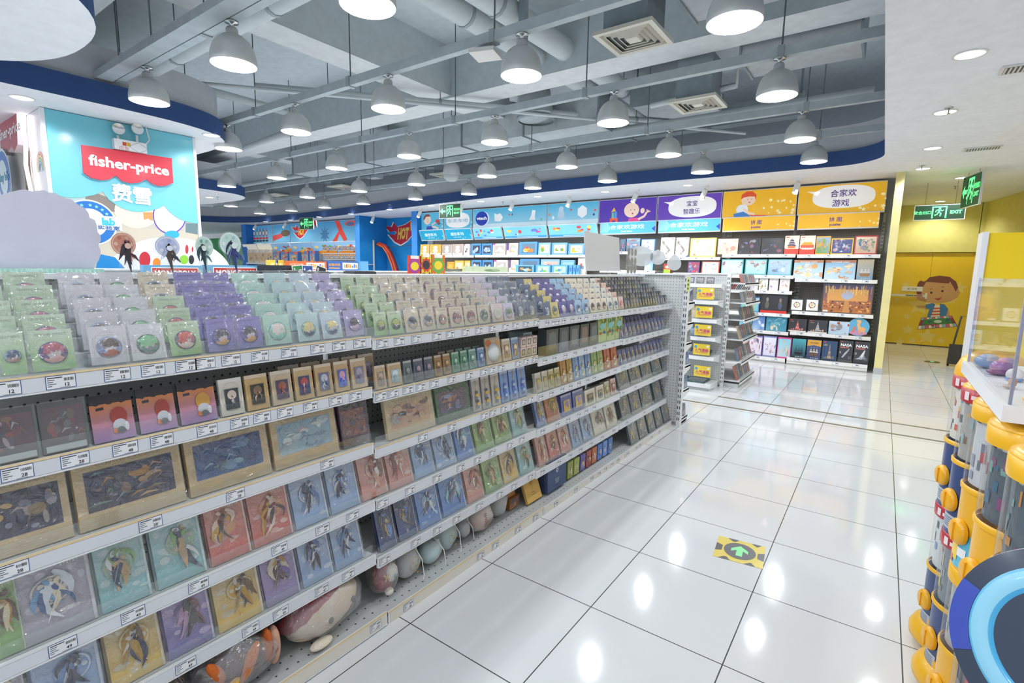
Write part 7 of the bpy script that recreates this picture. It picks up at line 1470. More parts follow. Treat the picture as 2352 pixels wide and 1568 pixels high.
# folded trolley by the corridor door
o = thing('hand_trolley', 'black folded hand trolley leaning by the corridor', 'trolley', (1.18, 12.0, 0)); m = MB(); m.mat = 'plastic'; m.tube([(-.1, 0, .05), (.0, .05, .9), (.16, .05, .9), (.1, 0, .05)], .014, '26282c', 8); m.obj('frame', o); m = MB(); m.mat = 'plastic'; m.box((-.12, -.06, .04), (.12, -.02, .4), '2e3034'); m.obj('toe_plate', o)
for s in (-.1, .1): m = MB(); m.mat = 'plastic'; m.cyl((s - .015, .04, .07), .07, .03, '1c1d20', 16, axis='x'); m.obj('wheel', o)

# ---------------------------------------------------------------- bright yellow display partition behind the acrylic case
o = thing('display_partition', 'bright yellow partition panel with a white edge behind the acrylic case', 'partition', (.79, 7.3, 0)); m = MB(); m.mat = 'plastic'; m.box((.05, 0, 0), (1.35, .3, 2.05), 'f2cf00'); m.obj('panel', o); m = MB(); m.mat = 'plastic'; m.box((0, -.02, 0), (.05, .3, 2.06), 'e4e4ec'); m.obj('white_edge', o)
# ================================================================ turquoise pillar with its printed panel
m = MB(); m.mat = 'paint'; m.box((-9.9, 1.66, 0), (-7.3, 3.1, SOF), 'e4e4e8'); struct(m, 'pillar')
PX = -7.27
o = thing('pillar_panel', 'tall turquoise printed panel on the pillar with a red scalloped sign', 'panel', (PX, 0, 0), FX)
def P2(x, y, X=PX): p = onx(x, y, X); return (p.y, p.z)
def zz(a, b): return P2(a * .2615, 230 + b * .2615)
m = MB(); m.mat = 'plastic'; u0, u1 = 1.655, 3.1; m.box((u0, 0, .3), (u1, .03, SOF - .005), '7ad2e4'); m.obj('backboard', o)
m = MB(); m.mat = 'glossprint'; zb = 1.0
m.rect(u0, zb, u1, 2.45, 'cfc8bc', .0006); m.flat([zz(560, 820), zz(750, 850), zz(750, 960), zz(560, 950)], 'bcd8d4', .001); m.flat([zz(750, 780), zz(1020, 880), zz(1010, 980), zz(750, 960)], '8d837c', .0012)
def arcp(c0, c1, rx, ry, a0=0, a1=2 * PI, n=30): return [zz(c0 + rx * math.cos(a0 + (a1 - a0) * k / n), c1 + ry * math.sin(a0 + (a1 - a0) * k / n)) for k in range(n + 1)]
m.flat(arcp(1210, 960, 205, 165), 'ece4d0', .0016); m.flat([zz(1255, 985), zz(1350, 985), zz(1340, 1060), zz(1300, 1040), zz(1265, 1050)], 'd8a060', .002)
m.flat([zz(880, 1000), zz(1015, 985), zz(1100, 1120), zz(1380, 1130), zz(1740, 1160), zz(1740, 1420), zz(860, 1400)], 'd6ccba', .0014); m.flat(arcp(1490, 1010, 148, 165), '6a48c0', .0024); m.flat(arcp(1490, 1010, 138, 155), 'dcdce0', .003); m.flat(arcp(1510, 1180, 65, 35), '35b4e0', .0036); m.flat([zz(1630, 1080), zz(1735, 1085), zz(1735, 1180), zz(1630, 1160)], '6f8890', .002)
m.flat(arcp(1480, 1560, 560, 360, PI, 2 * PI), 'e6e6ea', .0034); m.flat([zz(870, 1350), zz(1010, 1380), zz(1100, 1480), zz(1100, 1500), zz(840, 1480)], '0f86cc', .004); m.flat([zz(860, 1480), zz(1110, 1480), zz(1110, 1570), zz(860, 1570)], 'ecc02c', .0044)
for c0, c1, rx, ry, col in ((1270, 1400, 50, 70, 'c82838'), (1375, 1430, 34, 45, 'ee8a30'), (1615, 1400, 38, 40, '8ccc3a'), (1680, 1400, 24, 40, '202428'), (1640, 1310, 14, 40, 'c83848'), (1690, 1310, 8, 24, 'd83a48')): m.flat(arcp(c0, c1, rx, ry), col, .005)
m.obj('photo_print', o)
m = MB(); m.mat = 'glossprint'
sc = [(437, 800), (480, 830), (560, 850), (650, 857), (740, 850), (830, 832), (900, 803), (960, 880), (1060, 945), (1150, 975), (1230, 982), (1310, 972), (1380, 955), (1440, 925), (1490, 985), (1560, 1035), (1640, 1070), (1740, 1085)]
pts = [zz(*q) for q in sc]; pts[0] = (u0, pts[0][1]); pts[-1] = (u1, pts[-1][1])
m.flat([(u0, SOF - .006), *pts, (u1, SOF - .006)], '7ad2e4', .006); m.text('费', P2(279, 444)[0], P2(279, 460)[1], .215, 'eef8fa', .014, bold=.03); m.text('雪', P2(326, 446)[0], P2(326, 466)[1], .215, 'eef8fa', .014, bold=.03); m.obj('turquoise_cloud', o)
# raised red sign
s = [(703, 396), (1495, 514), (1508, 728), (1450, 752), (1380, 756), (1320, 735), (1270, 695), (1215, 725), (1130, 732), (1060, 712), (1005, 664), (950, 698), (880, 706), (790, 685), (722, 640)]
m = MB(); m.mat = 'plastic'; pts = [zz(*q) for q in s]; cx_ = sum(p[0] for p in pts) / len(pts); cz_ = sum(p[1] for p in pts) / len(pts)
m.prism([(cx_ + (a - cx_) * 1.015, cz_ + (b_ - cz_) * 1.03 - .004) for a, b_ in pts][::-1], .0, .03, '9cd8f4', side='bfe6f8'); m.prism(pts[::-1], .03, .05, 'e8384c', 'glossprint'); so = m.obj('red_sign', o); so['label'] = 'raised red scalloped sign with white lettering'
m = MB(); m.mat = 'glossprint'; a = zz(770, 600); c = zz(1470, 640); m.text('fisher-price', (a[0] + c[0]) / 2, P2(292, 391)[1], .155, 'fdfbf8', .052, width=(c[0] - a[0]), bold=.035); m.obj('lettering', so)
# round lab badge
m = MB(); m.mat = 'glossprint'; cu, cv = zz(790, 1075); r = .235
m.ell(cu, cv, r * 1.07, r * 1.07, 'f4f8fa', .008, n=36); m.ell(cu, cv, r, r, '1f78cc', .0095, n=36); m.ell(cu, cv, r * .66, r * .66, 'eef2f4', .011, n=36); [m.star(cu + r * .82 * math.cos(t), cv + r * .82 * math.sin(t), r * .09, '8fdce4', .012) for t in (1.2, .9, .6, 1.5, 1.9)]
m.rect(cu - r * .9, cv - r * .3, cu + r * 1.25, cv + r * .36, 'f4f8fa', .0125); m.text('lab', cu + r * .72, cv - r * .06, r * .46, '45c8dc', .014, bold=.05); m.text('play', cu - r * .35, cv - r * .06, r * .4, 'd83a48', .014, bold=.04); m.text('玩具实验室', cu + r * .4, cv - r * .27, r * .2, '1f60b0', .014, bold=.02, width=r * 1.5); m.obj('round_badge', o)
for u in (u0 - .02, u1 - .01):
    m = MB(); m.mat = 'steel'; m.box((u, -.012, .3), (u + .035, .04, SOF - .004), 'ecedf2'); m.obj('edge_trim', o)
o = thing('emergency_light', 'white twin-head emergency lamp above the red scalloped sign', 'emergency light', (PX, 0, 0), FX)
a, c = P2(254, 312), P2(330, 346); c = (c[0], P2(262, 346)[1]); W = c[0] - a[0]; zc = (a[1] + c[1]) / 2
m = MB(); m.mat = 'plastic'; m.box((a[0], -.1, c[1] + .01), (c[0], -.012, a[1] - .035), 'ececee'); m.rect(a[0] + W * .24, a[1] - .1, a[0] + W * .36, a[1] - .06, 'c8503a', .101); m.rect(a[0] + W * .37, a[1] - .1, a[0] + W * .49, a[1] - .06, 'e0b040', .101); m.ring(a[0] + W * .74, zc - .02, .1, .06, .006, '8fa8a8', .101, n=4); m.text('应急', a[0] + W * .28, zc - .07, .05, 'd06a6a', .101); m.obj('case', o)
for x in (266, 309):
    q = P2(x, 298); m = MB(); m.mat = 'plastic'; m.lathe([(.02, 0), (.055, .02), (.062, .05), (.058, .06)], (q[0], -.04, q[1]), 'e0e2e2', 20, axis='y'); m.obj('lamp_head', o); m = MB(); m.mat = 'chrome'; m.lathe([(.058, .06), (.03, .052), (.0005, .05)], (q[0], -.04, q[1]), 'dfe2e2', 20, axis='y'); m.obj('lens', o)
    m = MB(); m.mat = 'plastic'; m.tube([(q[0], -.05, q[1] - .07), (q[0], -.05, a[1] - .05)], .014, 'e0e0e0', 8); m.obj('neck', o)
m = MB(); m.mat = 'plastic'; q = P2(330, 285); m.tube([(P2(318, 288)[0], -.03, SOF - .02), (c[0] + .02, -.05, q[1] - .02), (c[0] + .05, -.05, zc + .1), (c[0] - .02, -.05, zc)], .008, 'e8e8ea', 6); m.obj('cable', o)
# end face of the pillar with lit posters
o = thing('lit_poster', 'backlit poster wall on the pillar end with a second red scalloped sign', 'poster', (0, 1.655, 0)); YP = 1.65
def Q2(x, y): p = ony(x, y, YP); return (p.x, p.z)
m = MB(); m.mat = 'plastic'; m.box((-9.9, -.01, .3), (-7.3, .0, SOF - .006), 'e8e8ee'); m.obj('backboard', o)
m = MB(); m.mat = 'glossprint'; m.flat([Q2(26, 440), Q2(82, 440), Q2(70, 340), Q2(22, 350)], 'c9c4bc', .012); m.flat(list(map(lambda q: Q2(*q), ((58, 350), (70, 346), (74, 440), (62, 440)))), '7a5a48', .013); m.flat([Q2(62, 400), Q2(70, 398), Q2(71, 425), Q2(63, 425)], 'c89a7a', .014); m.obj('photo_print', o)
m = MB(); m.mat = 'glossprint'; m.prism([Q2(*q) for q in ((20, 290), (62, 258), (64, 335), (56, 352), (50, 340), (42, 352), (36, 340), (28, 358), (24, 345))], .012, .09, 'b83048', side='f0e0e4'); m.text('fisher-price', (Q2(24, 322)[0] + Q2(62, 300)[0]) / 2, Q2(40, 318)[1], .16, 'f4e8ea', .092, width=1.1, bold=.03); m.obj('red_sign', o)
m = MB(); m.mat = 'ledglow'; L = [(62, 262), (66, 300), (70, 335), (70, 380), (76, 410), (82, 440)]; m.tube([(Q2(*q)[0] + .03, -.05, Q2(*q)[1]) for q in L], .018, 'fff0f0', 6); m.obj('light_strip', o)
m = MB(); m.mat = 'glossprint'; cu, cv = Q2(34, 410); m.ell(cu, cv, .33, .33, 'eef4fa', .1, n=30); m.ell(cu, cv, .3, .3, '2f78c8', .102, n=30); m.ell(cu, cv, .2, .2, 'dff0f6', .104, n=30); m.text('play lab', cu, cv - .04, .13, '2f9ab8', .106, width=.5, bold=.04); m.obj('round_badge', o)
m = MB(); m.mat = 'glossprint'; u, v = Q2(97, 392); [m.ring(u - .0, v, .16 - .03 * i, .2 - .035 * i, .028, c_, .014 + .001 * i, a0=0, a1=PI, n=14) for i, c_ in enumerate(('e89a98', 'ecd080', '9ad0b0', '9ab0d8'))]; m.obj('rainbow_print', o)

# ================================================================ second gondola beyond the end of the run
GY = 7.48
t = thing('display_shelving', 'short white shelving block beyond the end panel, its narrow end facing the viewer', 'shelving')
m = MB(); m.box((-2.5, GY, .02), (-1.72, GY + .012, 1.57), 'd9dbdb', 'peg_x'); m.obj('end_sheet', t)
m = MB(); m.box((-2.07, GY + .03, .02), (-2.055, 8.55, 1.56), 'c9cccd', 'peg_y'); m.obj('back_panel', t)
for x in (-1.72, -2.48):
    m = MB(); m.mat = 'steel'; m.box((x - .02, GY - .035, 0), (x + .02, GY + .02, 1.572), 'eceeef')
    for k in range(25):
        for s_ in (-.010, .010): m.box((x + s_ - .004, GY - .0365, .06 + .06 * k), (x + s_ + .004, GY - .034, .092 + .06 * k), '3c4043')
    m.obj('slotted_post', t)
m = MB(); m.mat = 'steel'; m.box((-2.5, GY - .03, 1.572), (-1.7, 8.56, 1.585), 'f1f2f3'); m.obj('top_cap', t)
EZ = [ony(1600, y, 7.15).z for y in (651, 689, 731, 772, 816)] + [.09]
for i, z in enumerate(EZ):
    d = .22 if i == 0 else (.36 if i < 5 else .44)
    m = MB(); m.mat = 'steel'; m.box((-2.46, GY - d, z - .02), (-1.76, GY - .04, z - .004), 'e6e8e8'); m.box((-2.46, GY - d - .008, z - .05), (-1.76, GY - d, z), 'f0f1f2')
    for x in (-2.46, -1.765): m.add([(x, GY - d, z - .05), (x, GY - .03, z - .11), (x, GY - .03, z + .01), (x, GY - d, z)], [(0, 1, 2, 3)], 'eceeee')
    if i == 5: m.box((-2.46, GY - d + .02, 0), (-1.77, GY - .04, z - .05), 'd0d3d4')
    s = m.obj('shelf', t)
    if 0 < i < 5:
        m = MB(); m.box((-2.44, GY - d + .006, z - .004), (-1.77, GY - d + .008, z + .05), 'ffffff', 'acrylic'); m.obj('clear_front_guard', s)
    if i > 0:
        tz = z + .09 if i < 5 else EZ[4] - .28
        o = thing('promo_card', 'yellow hanging promotion card with pink lettering, %s from the upper shelf' % ORD[i - 1], 'card', (xat(1622 - 3 * i, GY - d - .012, z), GY - (d if i < 5 else .36) - .012, (z + .02 if i < 5 else EZ[4] - .28)), (0, 0, 0), 'yellow promotion cards')
        m = MB(); m.mat = 'glossprint'; m.box((-.11, 0, 0), (.11, .002, .15), 'f0d23a'); m.obj('card', o); m = MB(); m.mat = 'glossprint'; m.text('人气漫画', 0, .05, .045, 'd85a78', .001, bold=.04, width=.18); m.rect(-.08, .03, .08, .04, 'e08a6a', .001); m.ell(-.08, .11, .02, .02, '4aa0d0', .001); m.ell(.08, .12, .018, .015, 'f4f0e8', .001); m.obj('lettering', o)
SZ2 = [ony(1690, y, 8.0).z for y in (648, 690, 727, 770, 818)] + [.10]
for i, z in enumerate(SZ2):
    X = -1.72 + .2 + .03 * (i > 0)
    m = MB(); m.mat = 'steel'; m.box((-2.05, GY + .05, z - .02), (X, 8.5, z - .004), 'e6e8e8'); m.box((X - .006, GY + .05, z - .05), (X, 8.5, z), 'f0f1f2')
    if i == 5: m.box((-2.05, GY + .05, 0), (X - .03, 8.5, z - .05), 'd0d3d4')
    s = m.obj('shelf', t)
    if i:
        m = MB(); m.box((X - .012, GY + .07, z - .004), (X - .01, 8.48, z + .06), 'ffffff', 'acrylic'); m.obj('clear_front_guard', s)
    for k in range(7):
        R = random.Random(i * 20 + k); h = [.12, .15, .17, .19, .18, .2][i]
        o = thing('wrapped_pack', '%s wrapped pack, %s along the %s side shelf of the short block' % (['red', 'grey', 'slate', 'beige', 'blue grey'][(k + i) % 5], ORD[k], ORD[i]), 'pack', (X - .05, GY + .15 + .13 * k, z), lean(.3), 'wrapped packs on the short block')
        c_ = ['b86a60', '8a8f94', '5f6a78', 'c0a890', '6f7f98'][(k + i) % 5]; m = MB(); m.mat = 'wrapped'; m.box((-.055, 0, 0), (.055, .02, h), c_); m.obj('pouch', o); m = MB(); m.mat = 'glossprint'; ribbons(m, R, 0, h * .5, h * .8, .08, [mix(c_, 'f0e8d8', .6), mix(c_, '202028', .5), 'c8a860'], .001, 4); m.obj('printed_front', o)
def epack(i, x, w_, h, d, col, label, name='wrapped_pack', tilt=.15, art=True, Y=None):
    o = thing(name, label, 'pack', (x, (GY - .3 if Y is None else Y), EZ[i] + .001), (-tilt, 0, 0)); m = MB(); m.mat = 'wrapped'; m.box((-w_ / 2, 0, 0), (w_ / 2, d, h), col); m.obj('pouch', o)
    if art: m = MB(); m.mat = 'glossprint'; scenery(m, random.Random(int(x * 999) + i), -w_ * .42, h * .1, w_ * .42, h * .86, [col, mix(col, 'ffffff', .4), mix(col, '101018', .4), 'c8a880'], .001, 9); m.obj('printed_front', o)
    return o
for k in range(4): epack(0, -2.33 + .135 * k, .1, .085, .02, ['4a5068', '525a6a', '5a5860', '4a4858'][k], 'small dark wrapped pack on the upper end shelf, %s of four' % ORD[k], Y=GY - .19)
epack(1, -2.36, .1, .12, .03, '8fa8b0', 'pale blue grey pack on the second end shelf'); epack(1, -2.24, .12, .14, .05, '6fa8a0', 'teal boxed pack beside the panda toy')
o = thing('soft_toy', 'black and white round soft toy on the second end shelf', 'soft toy', (-2.03, GY - .2, EZ[1])); blob(o, 'plush_body', (0, 0, .05), (.05, .045, .05), 'f0f0ee'); [blob(o, 'ear', (s_ * .045, 0, .095), (.02, .016, .02), '1c1c20') for s_ in (-1, 1)]; blob(o, 'dark_patch', (0, -.04, .06), (.02, .012, .02), '26262a')
o = thing('soft_toy', 'cream round soft toy with dark eyes beside the black and white one', 'soft toy', (-1.9, GY - .2, EZ[1])); blob(o, 'plush_body', (0, 0, .05), (.055, .05, .055), 'e6e0d4'); blob(o, 'dark_eye', (-.02, -.048, .06), (.01, .006, .012), '222226', 'plastic'); blob(o, 'dark_eye', (.02, -.048, .06), (.01, .006, .012), '222226', 'plastic')
epack(2, -2.32, .16, .15, .04, '8a86a8', 'lilac wrapped pack on the third end shelf'); epack(2, -2.05, .3, .17, .04, 'd0b890', 'wide straw coloured wrapped pack on the third end shelf'); epack(3, -2.3, .2, .16, .04, '3f6fae', 'blue wrapped pack on the fourth end shelf'); epack(3, -2.02, .26, .12, .04, '4f88b8', 'wide sky blue wrapped pack on the fourth end shelf'); epack(4, -2.3, .24, .12, .04, '3a4a78', 'dark blue pack leaning on the fifth end shelf', tilt=.9); epack(4, -1.98, .28, .16, .03, '4a5070', 'slate pack lying on the fifth end shelf', tilt=1.1)
for k in range(2): epack(5, -2.3 + .3 * k, .28, .3, .03, '2f5a64', 'flat dark teal album on the low end shelf, %s' % ['first', 'second'][k], 'album', tilt=1.5, Y=GY - .38)
# narrow shelves on the back of the end panel
t = thing('end_shelves', 'narrow white shelves fixed on the far face of the end panel', 'shelving')
HZ = []
for i, y in enumerate((693, 740, 786, 838, 893, 964)):
    z = ony(1588, y, 5.45).z; HZ.append(max(z, .06)); z = HZ[-1]
    m = MB(); m.mat = 'steel'; m.box((-2.3, 5.28, z - .02), (-1.6, 5.52, z - .004), 'e8eaea'); m.box((-2.3, 5.512, z - .045), (-1.6, 5.52, z), 'f0f1f2'); m.add([(-1.6, 5.52, z - .045), (-1.6, 5.28, z - .1), (-1.6, 5.28, z + .02), (-1.6, 5.52, z)], [(0, 1, 2, 3)], 'eef0f0')
    if i == 5: m.box((-2.3, 5.28, 0), (-1.6, 5.5, z - .04), 'e2e5e5')
    m.obj('shelf', t)
for i in range(6):
    for k in range(2):
        c_ = ['3a4f80', '6a6f60', '7a7f80', '3f5f98', '4f6f98', '4a5058'][i]; h = .13
        o = thing('wrapped_pack', '%s pack leaning on the end panel shelves, %s level, %s' % (['navy', 'olive grey', 'grey', 'blue', 'steel blue', 'dark grey'][i], ORD[i], ['outer', 'inner'][k]), 'pack', (-1.66 - .13 * k, 5.45, HZ[i]), (.25, 0, 0), 'packs behind the end panel')
        m = MB(); m.mat = 'wrapped'; m.box((-.05, -.1, 0), (.05, .04, h), c_, front=mix(c_, 'c0c0c8', .3)); m.obj('pouch', o); m = MB(); m.mat = 'glossprint'; m.box((.0505, -.09, .01), (.051, .03, h * .6), mix(c_, 'b0b4bc', .5)); m.obj('side_print', o)

# ================================================================ capsule machines and acrylic case by the aisle
PO = [('e0e2e6', ['d85a50', '6f98d0', 'f0d060', '3f4a58', 'e0a0a8']), ('f0e8e0', ['e06a50', '5fa0d8', 'f0d050', '4a5a6a', 'e88aa0']), ('dcd0b8', ['e8b040', 'c86a4a', '8fb0c8', 'f0e8d8']), ('7a828e', ['5a626e', 'c8ccd4', '4a505a', 'e0d060', '9aa2ae']), ('b0aca8', ['6f7a84', '8a6a58', '9ac0c8', 'd0a878']), ('d4d4da', ['c05a60', '9aa0b0', 'e8e4e4', '7a8090']), ('3e4044', ['55585e', '2c2e32', '8a8c90', 'c84a44', '6a6c70']), ('55606a', ['3f6a88', 'c8883a', '7aa89a', '8a4a78'])]
def machine(y, style, label, x=.385, mi_=0):
    t = thing('capsule_machine', label, 'capsule machine', (x, y, 0), (0, 0, 0), None); r = .115
    base = '34497c' if style == 'navy' else 'f0b428'; yel = 'f2b822'
    m = MB(); m.mat = 'plastic'; m.lathe([(.06, .0), (.12, .012), (.15, .045), (.152, .075), (.138, .105), (.116, .12)], (0, 0, 0), yel, 32); m.obj('round_foot', t)
    for lv, z in ((0, .09), (1, .65)):
        m = MB(); m.mat = 'glossprint'; m.lathe([(r, z), (r, z + .27)], (0, 0, 0), base, 36); R = random.Random(int(y * 100) + lv)
        m.lathe([(r + .004, z + .268), (r + .005, z + .28), (r, z + .285)], (0, 0, 0), yel, 36)
        body = m.obj('dispenser', t)
        m = MB(); m.mat = 'glossprint'
        def cp(a0, a1, z0, z1, col, dr=.0012, n=5):
            vs = []; 
            for k in range(n + 1):
                a = a0 + (a1 - a0) * k / n; vs += [((r + dr) * math.cos(a), (r + dr) * math.sin(a), z0), ((r + dr) * math.cos(a), (r + dr) * math.sin(a), z1)]
            m.add(vs, [(2 * k, 2 * k + 2, 2 * k + 3, 2 * k + 1) for k in range(n)], col)
        if style == 'navy':
            for k in range(40): a = R.uniform(2.2, 5.2); zk = z + R.uniform(.02, .2); cp(a, a + .012, zk, zk + .0015, R.choice(['c8d8f0', '6f9ad8', '4fa0e0']), n=1)
            cp(3.2, 3.8, z + .02, z + .075, 'b8c0cc', .001); [cp(3.24, 3.7, z + .03 + .008 * k, z + .033 + .008 * k, '55607a', .0014) for k in range(5)]; cp(3.75, 3.9, z + .03, z + .06, yel, .0016)
        else:
            cp(2.6, 4.0, z + .01, z + .13, '5fc0e0'); cp(3.0, 3.5, z + .03, z + .09, 'f4d040', .0016); cp(2.9, 3.3, z + .015, z + .04, 'e0583a', .002); cp(3.3, 3.5, z + .09, z + .12, 'f08ab0', .0018); cp(3.5, 3.8, z + .05, z + .08, 'f0f4f8', .0018)
        m.obj('printed_wrap', body)
        a = 3.5; m = MB(); m.mat = 'plastic'; m.M = Matrix.Translation((r * math.cos(a), r * math.sin(a), z + .13)) @ Matrix.Rotation(a, 4, 'Z') @ Matrix.Rotation(PI / 2, 4, 'Y')
        m.lathe([(.042, 0), (.042, .008), (.036, .017), (.02, .02), (.0005, .021)], (0, 0, 0), 'f4b21e', 24); m.box((-.03, -.003, .018), (.03, .003, .024), 'f0aa18'); m.obj('turn_knob', t)
        a = 4.25; m = MB(); m.mat = 'plastic'; m.M = Matrix.Translation((r * math.cos(a), r * math.sin(a), z + .14)) @ Matrix.Rotation(a, 4, 'Z') @ Matrix.Rotation(PI / 2, 4, 'Y')
        m.box((-.035, -.024, -.004), (.035, .024, .004), yel); m.box((-.031, -.02, .003), (.031, .02, .006), '4a2028'); m.obj('coin_window', t)
        zt_ = z + .285; top = .65 if lv == 0 else 1.2
        m = MB(); m.mat = 'acrylic'; m.lathe([(r, zt_), (r, top - .05)], (0, 0, 0), 'ffffff', 36); m.obj('clear_tube', t)
        m = MB(); m.mat = 'glossprint'
        cols = PO[mi_ + lv][1]
        vs = []; n = 14
        for k in range(n + 1): a = 2.5 + 2.9 * k / n; vs += [((r - .012) * math.cos(a), (r - .012) * math.sin(a), zt_ + .005), ((r - .012) * math.cos(a), (r - .012) * math.sin(a), top - .06)]
        m.add(vs, [(2 * k, 2 * k + 2, 2 * k + 3, 2 * k + 1) for k in range(n)], PO[mi_ + lv][0])
        for k in range(22):
            a = R.uniform(2.7, 5.1); zk = R.uniform(zt_ + .02, top - .1); q = R.uniform(.05, .22); h = R.uniform(.01, .045)
            v2 = []
            for j in range(4): aa = a + q * j / 3; v2 += [((r - .0112 + .0002 * (k % 5)) * math.cos(aa), (r - .0112 + .0002 * (k % 5)) * math.sin(aa), zk), ((r - .0112 + .0002 * (k % 5)) * math.cos(aa), (r - .0112 + .0002 * (k % 5)) * math.sin(aa), zk + h)]
            m.add(v2, [(2 * j, 2 * j + 2, 2 * j + 3, 2 * j + 1) for j in range(3)], R.choice(cols))
        m.obj('poster_insert', t)
        for k in range(7):
            a = R.uniform(0, 6.28); q = R.uniform(0, .06); m = MB(); m.mat = 'plastic'; c_ = R.choice(['e0503a', 'f0c040', '4aa0d8', 'f4f4f0', '6fb86a', 'b080c8']); m.lathe([(.0005, 0), (.018, .006), (.024, .022), (.024, .026), (.018, .042), (.0005, .048)], (q * math.cos(a), q * math.sin(a), zt_ + .01 + .05 * (k // 3)), c_, 14, cols=[c_, c_, 'e8e8e8', 'f4f4f4', 'f4f4f4']); m.obj('capsule', t)
        m = MB(); m.mat = 'plastic'; bc_ = 'b8303c' if style == 'navy' else yel; m.lathe([(r + .002, top - .05), (r + .003, top - .045), (r + .003, top - .002), (r, top)], (0, 0, 0), bc_, 36); b_ = m.obj('collar_band', t)
        if style == 'navy':
            m = MB(); m.mat = 'glossprint'; cp(3.5, 3.68, top - .04, top - .01, 'f0e0e0', .0042); cp(3.76, 4.1, top - .034, top - .02, 'f0e0e0', .0042); m.obj('maker_mark', b_)
    m = MB(); m.mat = 'plastic'; m.lathe([(r + .001, 1.2), (r, 1.206), (.10, 1.216), (.07, 1.224), (.0005, 1.226)] if y < 2.6 else [(r + .002, 1.2), (r, 1.23), (.1, 1.27), (.06, 1.3), (.0005, 1.31)], (0, 0, 0), 'f0b428', 36); m.obj('domed_lid', t)
    return t
for i, (y, s, w_) in enumerate(((2.73, 'navy', 'farthest navy capsule machine with a domed yellow lid'), (2.44, 'navy', 'navy capsule machine, second from the far end'), (2.15, 'yellow', 'yellow and sky blue capsule machine under the acrylic case, third from the far end'), (1.86, 'yellow', 'yellow capsule machine under the near corner of the case'), (1.57, 'yellow', 'yellow capsule machine cut off by the picture edge, fifth from the far end'))): machine(y, s, w_, mi_=[0, 3, 4, 6, 6][i])
TZ2 = 1.23; x0, y0, x1, y1 = .275, 1.755, 1.1, 2.595
o = thing('display_case', 'clear acrylic case on a white tray holding small figures', 'display case', (x0, y0, TZ2)); W, D_ = x1 - x0, y1 - y0
m = MB(); m.mat = 'plastic'; m.box((0, 0, 0), (W, D_, .042), 'f0f0f2'); m.obj('white_tray', o)
hh = .36
for nm, a, c in (('side_pane', (.012, .02, .042), (.016, D_ - .02, hh)), ('front_pane', (.012, .02, .042), (W - .02, .024, hh)), ('rear_pane', (.012, D_ - .024, .042), (W - .02, D_ - .02, hh)), ('top_pane', (.012, .02, hh), (W - .02, D_ - .02, hh + .004)), ('inner_shelf', (.1, .25, .15), (W - .05, D_ - .1, .155))):
    m = MB(); m.mat = 'acrylic'; ax = 0 if nm == 'side_pane' else (1 if 'pane' in nm and nm != 'top_pane' else 2)
    if ax == 0: m.poly([(a[0], a[1], a[2]), (a[0], c[1], a[2]), (a[0], c[1], c[2]), (a[0], a[1], c[2])], 'ffffff')
    elif ax == 1: m.poly([(a[0], a[1], a[2]), (c[0], a[1], a[2]), (c[0], a[1], c[2]), (a[0], a[1], c[2])], 'ffffff')
    else: m.poly([(a[0], a[1], a[2]), (c[0], a[1], a[2]), (c[0], c[1], a[2]), (a[0], c[1], a[2])], 'ffffff')
    m.obj(nm, o)
for a in ((.012, .02), (.012, D_ - .026)):
    m = MB(); m.mat = 'plastic'; m.box((a[0], a[1], .042), (a[0] + .007, a[1] + .007, hh), 'c8c8e0'); m.obj('corner_post', o)
def fig(x, y, z, parts, label):
    f = thing('toy_figure', label, 'figure', (x0 + x, y0 + y, TZ2 + z), (0, 0, 0), 'small figures in the acrylic case')
    for nm, c, r_, col in parts: blob(f, nm, c, r_, col, 'plastic', n=14)
fig(.05, .7, .043, [('body', (0, 0, .022), (.036, .05, .022), '8fa8d0'), ('shell_top', (.005, 0, .036), (.028, .035, .014), 'a8bce0')], 'round pale blue figure at the far end of the case')
fig(.07, .56, .043, [('body', (0, 0, .024), (.03, .035, .024), 'b070b0'), ('crest', (.01, 0, .046), (.022, .022, .012), 'c890c0'), ('base', (-.01, -.02, .01), (.03, .028, .01), '8a4a80')], 'purple rounded figure in the acrylic case')
fig(.085, .44, .043, [('body', (0, 0, .02), (.022, .022, .02), 'f0e8e8'), ('blue_base', (0, 0, .006), (.024, .024, .006), '6f9ad8')], 'small white figure on a blue base'); fig(.06, .3, .043, [('body', (0, 0, .016), (.01, .01, .016), 'd88a4a'), ('foot', (-.01, -.02, .006), (.014, .018, .006), 'b89a90')], 'tiny orange figure near the pane')
fig(.075, .1, .043, [('body', (0, 0, .016), (.02, .022, .015), 'f2c040'), ('wing', (.012, .0, .034), (.03, .024, .013), 'f4cc58'), ('tail', (-.015, -.02, .008), (.014, .018, .007), 'f0a830')], 'bright yellow winged figure at the near corner of the case'); fig(.16, .3, .043, [('body', (0, 0, .035), (.016, .016, .035), '3a4a50'), ('head', (0, 0, .078), (.014, .014, .015), '44545a'), ('tail', (-.02, .0, .012), (.024, .012, .01), '33434a')], 'dark teal standing figure in the acrylic case')
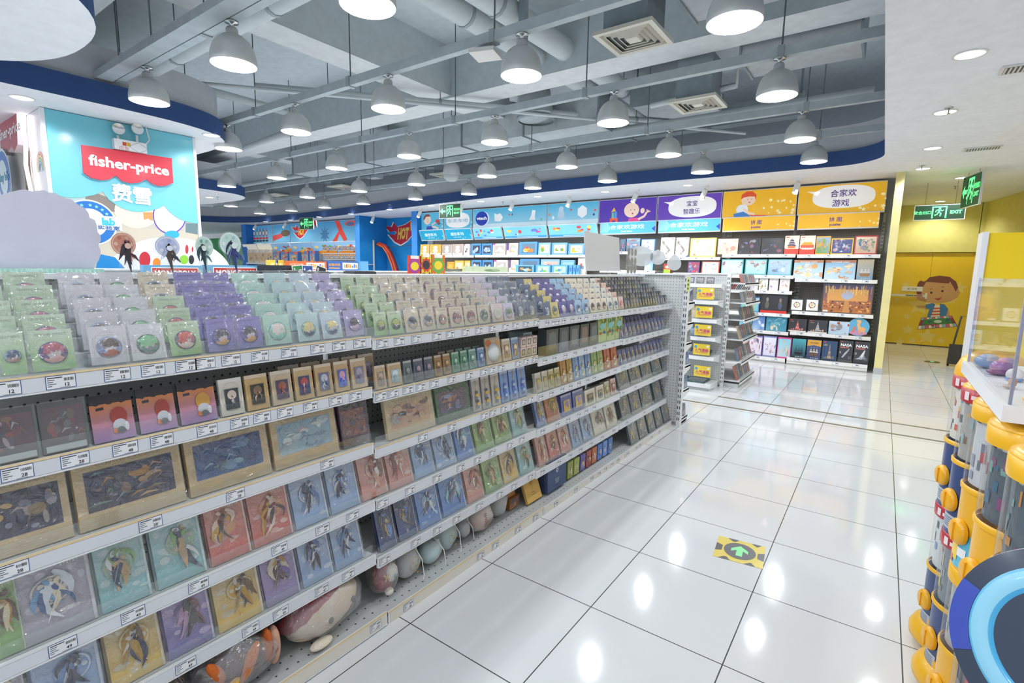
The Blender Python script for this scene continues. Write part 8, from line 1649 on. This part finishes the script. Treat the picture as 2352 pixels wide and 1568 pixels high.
for i, (x, c_) in enumerate(((.15, 'a8dcd8'), (.22, '9ad84a'), (.29, 'f2e6ea'))): fig(x, .5, .152, [('body', (0, 0, .018), (.02, .018, .018), c_), ('head', (0, 0, .042), (.015, .014, .014), 'f4f0f0')] + ([('cushion', (0, 0, .004), (.03, .025, .005), 'e8e8a8')] if i == 1 else []), '%s figure on the inner shelf of the case' % ['mint and white', 'green and white', 'pink and white'][i])
m = MB(); m.mat = 'plastic'; t = thing('case_cabinet', 'white cabinet carrying the acrylic case behind the capsule machines', 'cabinet', (.56, 1.8, 0)); m.box((0, 0, 0), (.5, .75, 1.228), 'e2e4e6'); m.obj('body', t)

# dark round panel of a game machine in the near corner
d = ray(2458, 1506).normalized(); c = CAM + d * 1.02
o = thing('game_machine', 'round dark navy machine panel with a light blue ring at the near corner', 'game machine', tuple(c)); nrm = -d; o.rotation_euler = (Vector((nrm.x * .35 - .6, nrm.y - .15, nrm.z)).normalized()).to_track_quat('Z', 'Y').to_euler()
r = .128; m = MB(); m.mat = 'plastic'; m.lathe([(r * .98, -.06), (r, -.05), (r, -.006), (r * .985, 0)], (0, 0, 0), 'c8d0dc', 64); m.lathe([(r * .985, 0), (r * .80, .002)], (0, 0, 0), '26344a', 64); m.M = Matrix.Rotation(2.9, 4, 'Z'); m.lathe([(r * .985, .0008), (r * .80, .0028)], (0, 0, 0), '3448a8', 16, arc=.13); m.obj('outer_rim', o)
m = MB(); m.mat = 'plastic'; m.lathe([(r * .80, .002), (r * .77, .005), (r * .62, .005), (r * .58, .002)], (0, 0, 0), '7fc0dc', 64, cols=['5fb0d4', '8cc8e0', '3fa4d4']); m.obj('blue_ring', o); m = MB(); m.mat = 'plastic'; m.lathe([(r * .58, .002), (.0005, .002)], (0, 0, 0), '26344a', 64); m.obj('centre_disc', o)
m = MB(); m.mat = 'plastic'; 
t2 = Matrix(o.rotation_euler.to_matrix()).to_4x4(); 
m.M = t2.inverted(); m.box((-.05, .02, -c.z), (.05, .12, -.05), '2a3648'); m.obj('pedestal', o)
